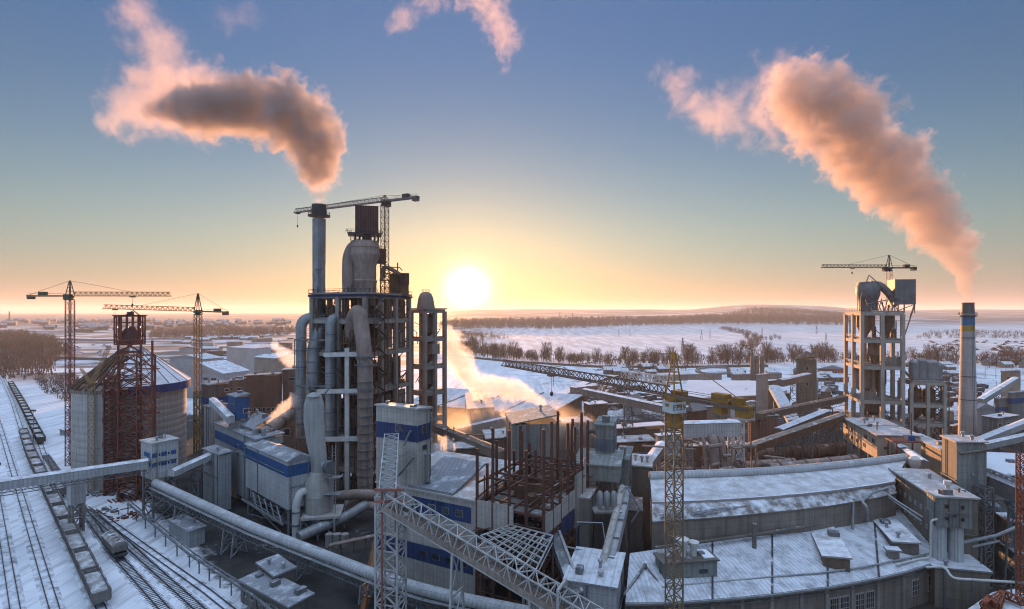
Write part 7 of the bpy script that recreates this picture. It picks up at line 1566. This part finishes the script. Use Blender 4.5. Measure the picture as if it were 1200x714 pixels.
# ---------------------------------------------------------------- smoke and steam: soft fractal volumes
import bmesh
_ico = bmesh.new(); bmesh.ops.create_icosphere(_ico, subdivisions=2, radius=1.0)
ICV = [v.co.copy() for v in _ico.verts]; ICF = [tuple(v.index for v in f.verts) for f in _ico.faces]; _ico.free()
def plume(name, label, path, d, dens, col, ani, seed, edge=.55, amp=1.0, nsc=1.0, core=.35, patch=0.0, cat='smoke', step=.22, group=None):
    """path: (photo x, photo y, radius in photo px, depth offset); density falls off from a noisy core line"""
    k = d/F; pts = [(P(x, y, d+o), r*k) for x, y, r, o in path]; base = pts[0][0].copy(); Q = [(p-base, r) for p, r in pts]
    rmean = sum(r for _, r in Q)/len(Q); mb = MB()
    for (a, ra), (b, rb) in zip(Q, Q[1:]):
        n = max(2, int((b-a).length/(.5*min(ra, rb)+.2)))
        for i in range(n+1):
            t = i/n; r = (ra*(1-t)+rb*t)*1.5; mb.add([a.lerp(b, t)+v*r for v in ICV], ICF)
    me = bpy.data.meshes.new('t'); me.from_pydata(mb.v, [], mb.f); o = bpy.data.objects.new('t', me); COL.objects.link(o)
    rm = o.modifiers.new('r', 'REMESH'); rm.mode = 'VOXEL'; rm.voxel_size = max(.35, rmean*.22)
    nm = bpy.data.meshes.new_from_object(o.evaluated_get(bpy.context.evaluated_depsgraph_get())); bpy.data.objects.remove(o); nm.name = name
    m = bpy.data.materials.new(name); m.use_nodes = True; nt = m.node_tree; N = nt.nodes; L = nt.links; N.remove(N['Principled BSDF'])
    def mm(op, a, b=None, c=None, clamp=False):
        q = N.new('ShaderNodeMath'); q.operation = op; q.use_clamp = clamp
        for i, x in enumerate((a, b, c)):
            if x is None: continue
            if isinstance(x, (int, float)): q.inputs[i].default_value = x
            else: L.new(x, q.inputs[i])
        return q.outputs[0]
    def vm(op, a, b=None, s=None, out=0):
        q = N.new('ShaderNodeVectorMath'); q.operation = op
        for i, x in enumerate((a, b)):
            if x is None: continue
            if isinstance(x, (tuple, Vector)): q.inputs[i].default_value = tuple(x)
            else: L.new(x, q.inputs[i])
        if s is not None: L.new(s, q.inputs['Scale'])
        return q.outputs[out]
    tc = N.new('ShaderNodeTexCoord').outputs['Object']; qm = None
    def nz(scale, det, off, st=(1,1,1)):
        mp = N.new('ShaderNodeMapping'); mp.inputs['Location'].default_value = (seed*3.7+off, seed*1.3, off*2); mp.inputs['Scale'].default_value = st; L.new(tc, mp.inputs[0])
        n = N.new('ShaderNodeTexNoise'); n.inputs['Scale'].default_value = scale; n.inputs['Detail'].default_value = det; n.inputs['Roughness'].default_value = .66; n.inputs['Distortion'].default_value = .5
        L.new(mp.outputs[0], n.inputs['Vector']); return n.outputs['Fac']
    for (a, ra), (b, rb) in zip(Q, Q[1:]):
        ba = b-a; pa = vm('SUBTRACT', tc, a); h = mm('MULTIPLY', vm('DOT_PRODUCT', pa, ba/ba.dot(ba), out=1), 1.0, clamp=True)
        dd = vm('LENGTH', vm('SUBTRACT', pa, vm('SCALE', tuple(ba), None, h)), out=1)
        q = mm('DIVIDE', dd, mm('MULTIPLY_ADD', h, rb-ra, ra)); qm = q if qm is None else mm('SMOOTH_MIN', qm, q, .25)
    big = nz(.62/rmean*nsc, 2.5, 1.0); fine = nz(1.9/rmean*nsc, 7, 5.0)
    dis = mm('ADD', mm('MULTIPLY', mm('SUBTRACT', big, .5), 1.7*amp), mm('MULTIPLY', mm('SUBTRACT', fine, .5), 1.6*amp))
    e = N.new('ShaderNodeMapRange'); e.interpolation_type = 'SMOOTHSTEP'; e.inputs['From Min'].default_value = 1.0; e.inputs['From Max'].default_value = core; e.inputs['To Max'].default_value = dens
    L.new(mm('ADD', qm, dis), e.inputs['Value']); den = e.outputs[0]
    if patch: pr = N.new('ShaderNodeMapRange'); pr.inputs['From Min'].default_value = patch; pr.inputs['From Max'].default_value = patch+.2; L.new(nz(.9/rmean, 6, 9.0), pr.inputs['Value']); den = mm('MULTIPLY', den, pr.outputs[0])
    pv = N.new('ShaderNodeVolumePrincipled'); pv.inputs['Color'].default_value = col+(1,); pv.inputs['Anisotropy'].default_value = ani
    L.new(den, pv.inputs['Density']); L.new(pv.outputs[0], N['Material Output'].inputs['Volume'])
    m.cycles.volume_step_rate = step
    nm.materials.clear(); nm.materials.append(m); r = bpy.data.objects.new(name, nm); r.location = base; COL.objects.link(r)
    return tag(r, label, cat, group)
GREY = (.58,.51,.48); PINK = (.84,.70,.63); WHT = (.985,.96,.94)
plume('stack_smoke', 'pale peach smoke column rising from the mouth of the steel stack',
      [(374,239,4,0),(375,226,14,0),(375,206,24,0),(374,186,30,0)], 183, .09, PINK, .25, 31, core=.3, amp=1.0, step=.2)
plume('stack_smoke', 'thick dark smoke plume with orange rim above the steel stack, bending left',
      [(373,200,20,0),(370,176,31,2),(354,148,40,4),(328,130,40,6),(290,126,37,8),(248,127,35,10),(210,129,25,12),(178,131,12,13)], 183, .26, GREY, .25, 3, core=.55, amp=1.15, step=.16)
plume('drifting_smoke', 'pale pink thinning smoke cloud at the left end of the big dark plume',
      [(285,118,30,0),(240,120,44,0),(192,122,46,2),(156,130,36,4),(132,138,20,5)], 200, .075, PINK, .25, 5, amp=1.2, core=.2)
plume('smoke_wisp', 'thin pinkish veil of smoke at the top left of the sky',
      [(212,105,30,0),(196,72,34,2),(178,42,32,4),(160,14,26,6)], 205, .035, PINK, .25, 7, amp=1.5, core=.1, patch=.36)
plume('smoke_wisp', 'faint smoke veil high above the dark plume', [(262,22,18,0),(285,18,20,2)], 210, .012, PINK, .25, 8, amp=1.4, core=.1, patch=.36)
plume('smoke_wisp', 'small pink cloud of smoke at the top, its left scrap', [(458,34,9,0),(474,20,14,0),(500,4,17,0),(520,-6,16,0)], 230, .045, PINK, .25, 9, amp=1.4, core=.1, patch=.38)
plume('smoke_wisp', 'larger pink cloud scrap trailing down at the top centre', [(555,-4,22,0),(578,16,26,0),(592,40,20,0),(590,62,13,0),(592,82,7,0)], 230, .06, PINK, .25, 10, amp=1.4, core=.15, patch=.36)
plume('chimney_smoke', 'long salmon coloured smoke plume leaning left from the brick chimney',
      [(1134,354,3,0),(1133,338,8,0),(1128,314,15,0),(1119,288,23,0),(1098,262,31,0),(1068,228,38,2),(1030,190,46,4),(990,150,50,6),(955,120,44,8),(930,105,34,10)], 263, .13, (.75,.64,.59), .25, 4, core=.6, amp=1.15, step=.18)
plume('smoke_wisp', 'ragged pink smoke streaks drifting left from the end of the long plume',
      [(950,120,40,0),(905,112,40,0),(868,130,36,0),(835,128,30,0),(800,112,26,0),(770,90,18,0)], 275, .045, PINK, .25, 12, amp=1.5, core=.1, patch=.40)
plume('smoke_wisp', 'lower pink smoke streak hanging below the ragged ones', [(960,165,30,0),(915,165,22,0),(880,160,18,0),(845,150,14,0)], 275, .04, PINK, .25, 13, amp=1.5, core=.1, patch=.42)
plume('steam_plume', 'bright orange lit steam rising left from the pale vent before the store shed',
      [(563,478,3,0),(561,468,8,0),(555,452,12,0),(546,436,15,0),(537,420,17,0),(529,404,16,0),(523,388,11,0)], 247, .26, WHT, .35, 21, cat='steam', step=.2)
plume('steam_plume', 'second steam plume blown left from the right vent of the store shed',
      [(640,480,3,0),(633,471,7,0),(620,463,10,0),(604,458,13,0),(588,454,15,0),(570,452,14,0)], 251, .26, WHT, .35, 22, cat='steam', step=.2)
plume('steam_plume', 'small steam jet rising along the inclined duct behind the filter house',
      [(311,506,3,0),(318,495,7,0),(330,482,8,0),(343,468,8,0)], 172, .5, WHT, .3, 23, cat='steam', step=.25)
plume('steam_plume', 'pale steam cloud drifting over the distant yards left of the tall ducts',
      [(348,428,8,0),(338,420,11,0),(330,412,9,0),(322,404,5,0)], 330, .12, WHT, .3, 24, cat='steam', step=.2)
plume('steam_plume', 'glowing steam puff behind the tall head tower of the crusher hall',
      [(505,540,6,0),(512,527,10,0),(522,521,10,0),(531,525,6,0)], 165, .35, WHT, .3, 25, cat='steam', step=.25)
plume('steam_haze', 'thin warm dust and steam hanging in the yard behind the crusher hall',
      [(500,520,34,0),(540,505,40,8),(590,500,42,15),(640,500,36,20),(690,500,22,25)], 205, .05, (.97,.90,.82), .5, 26, amp=.7, core=.0, cat='steam', step=.3)
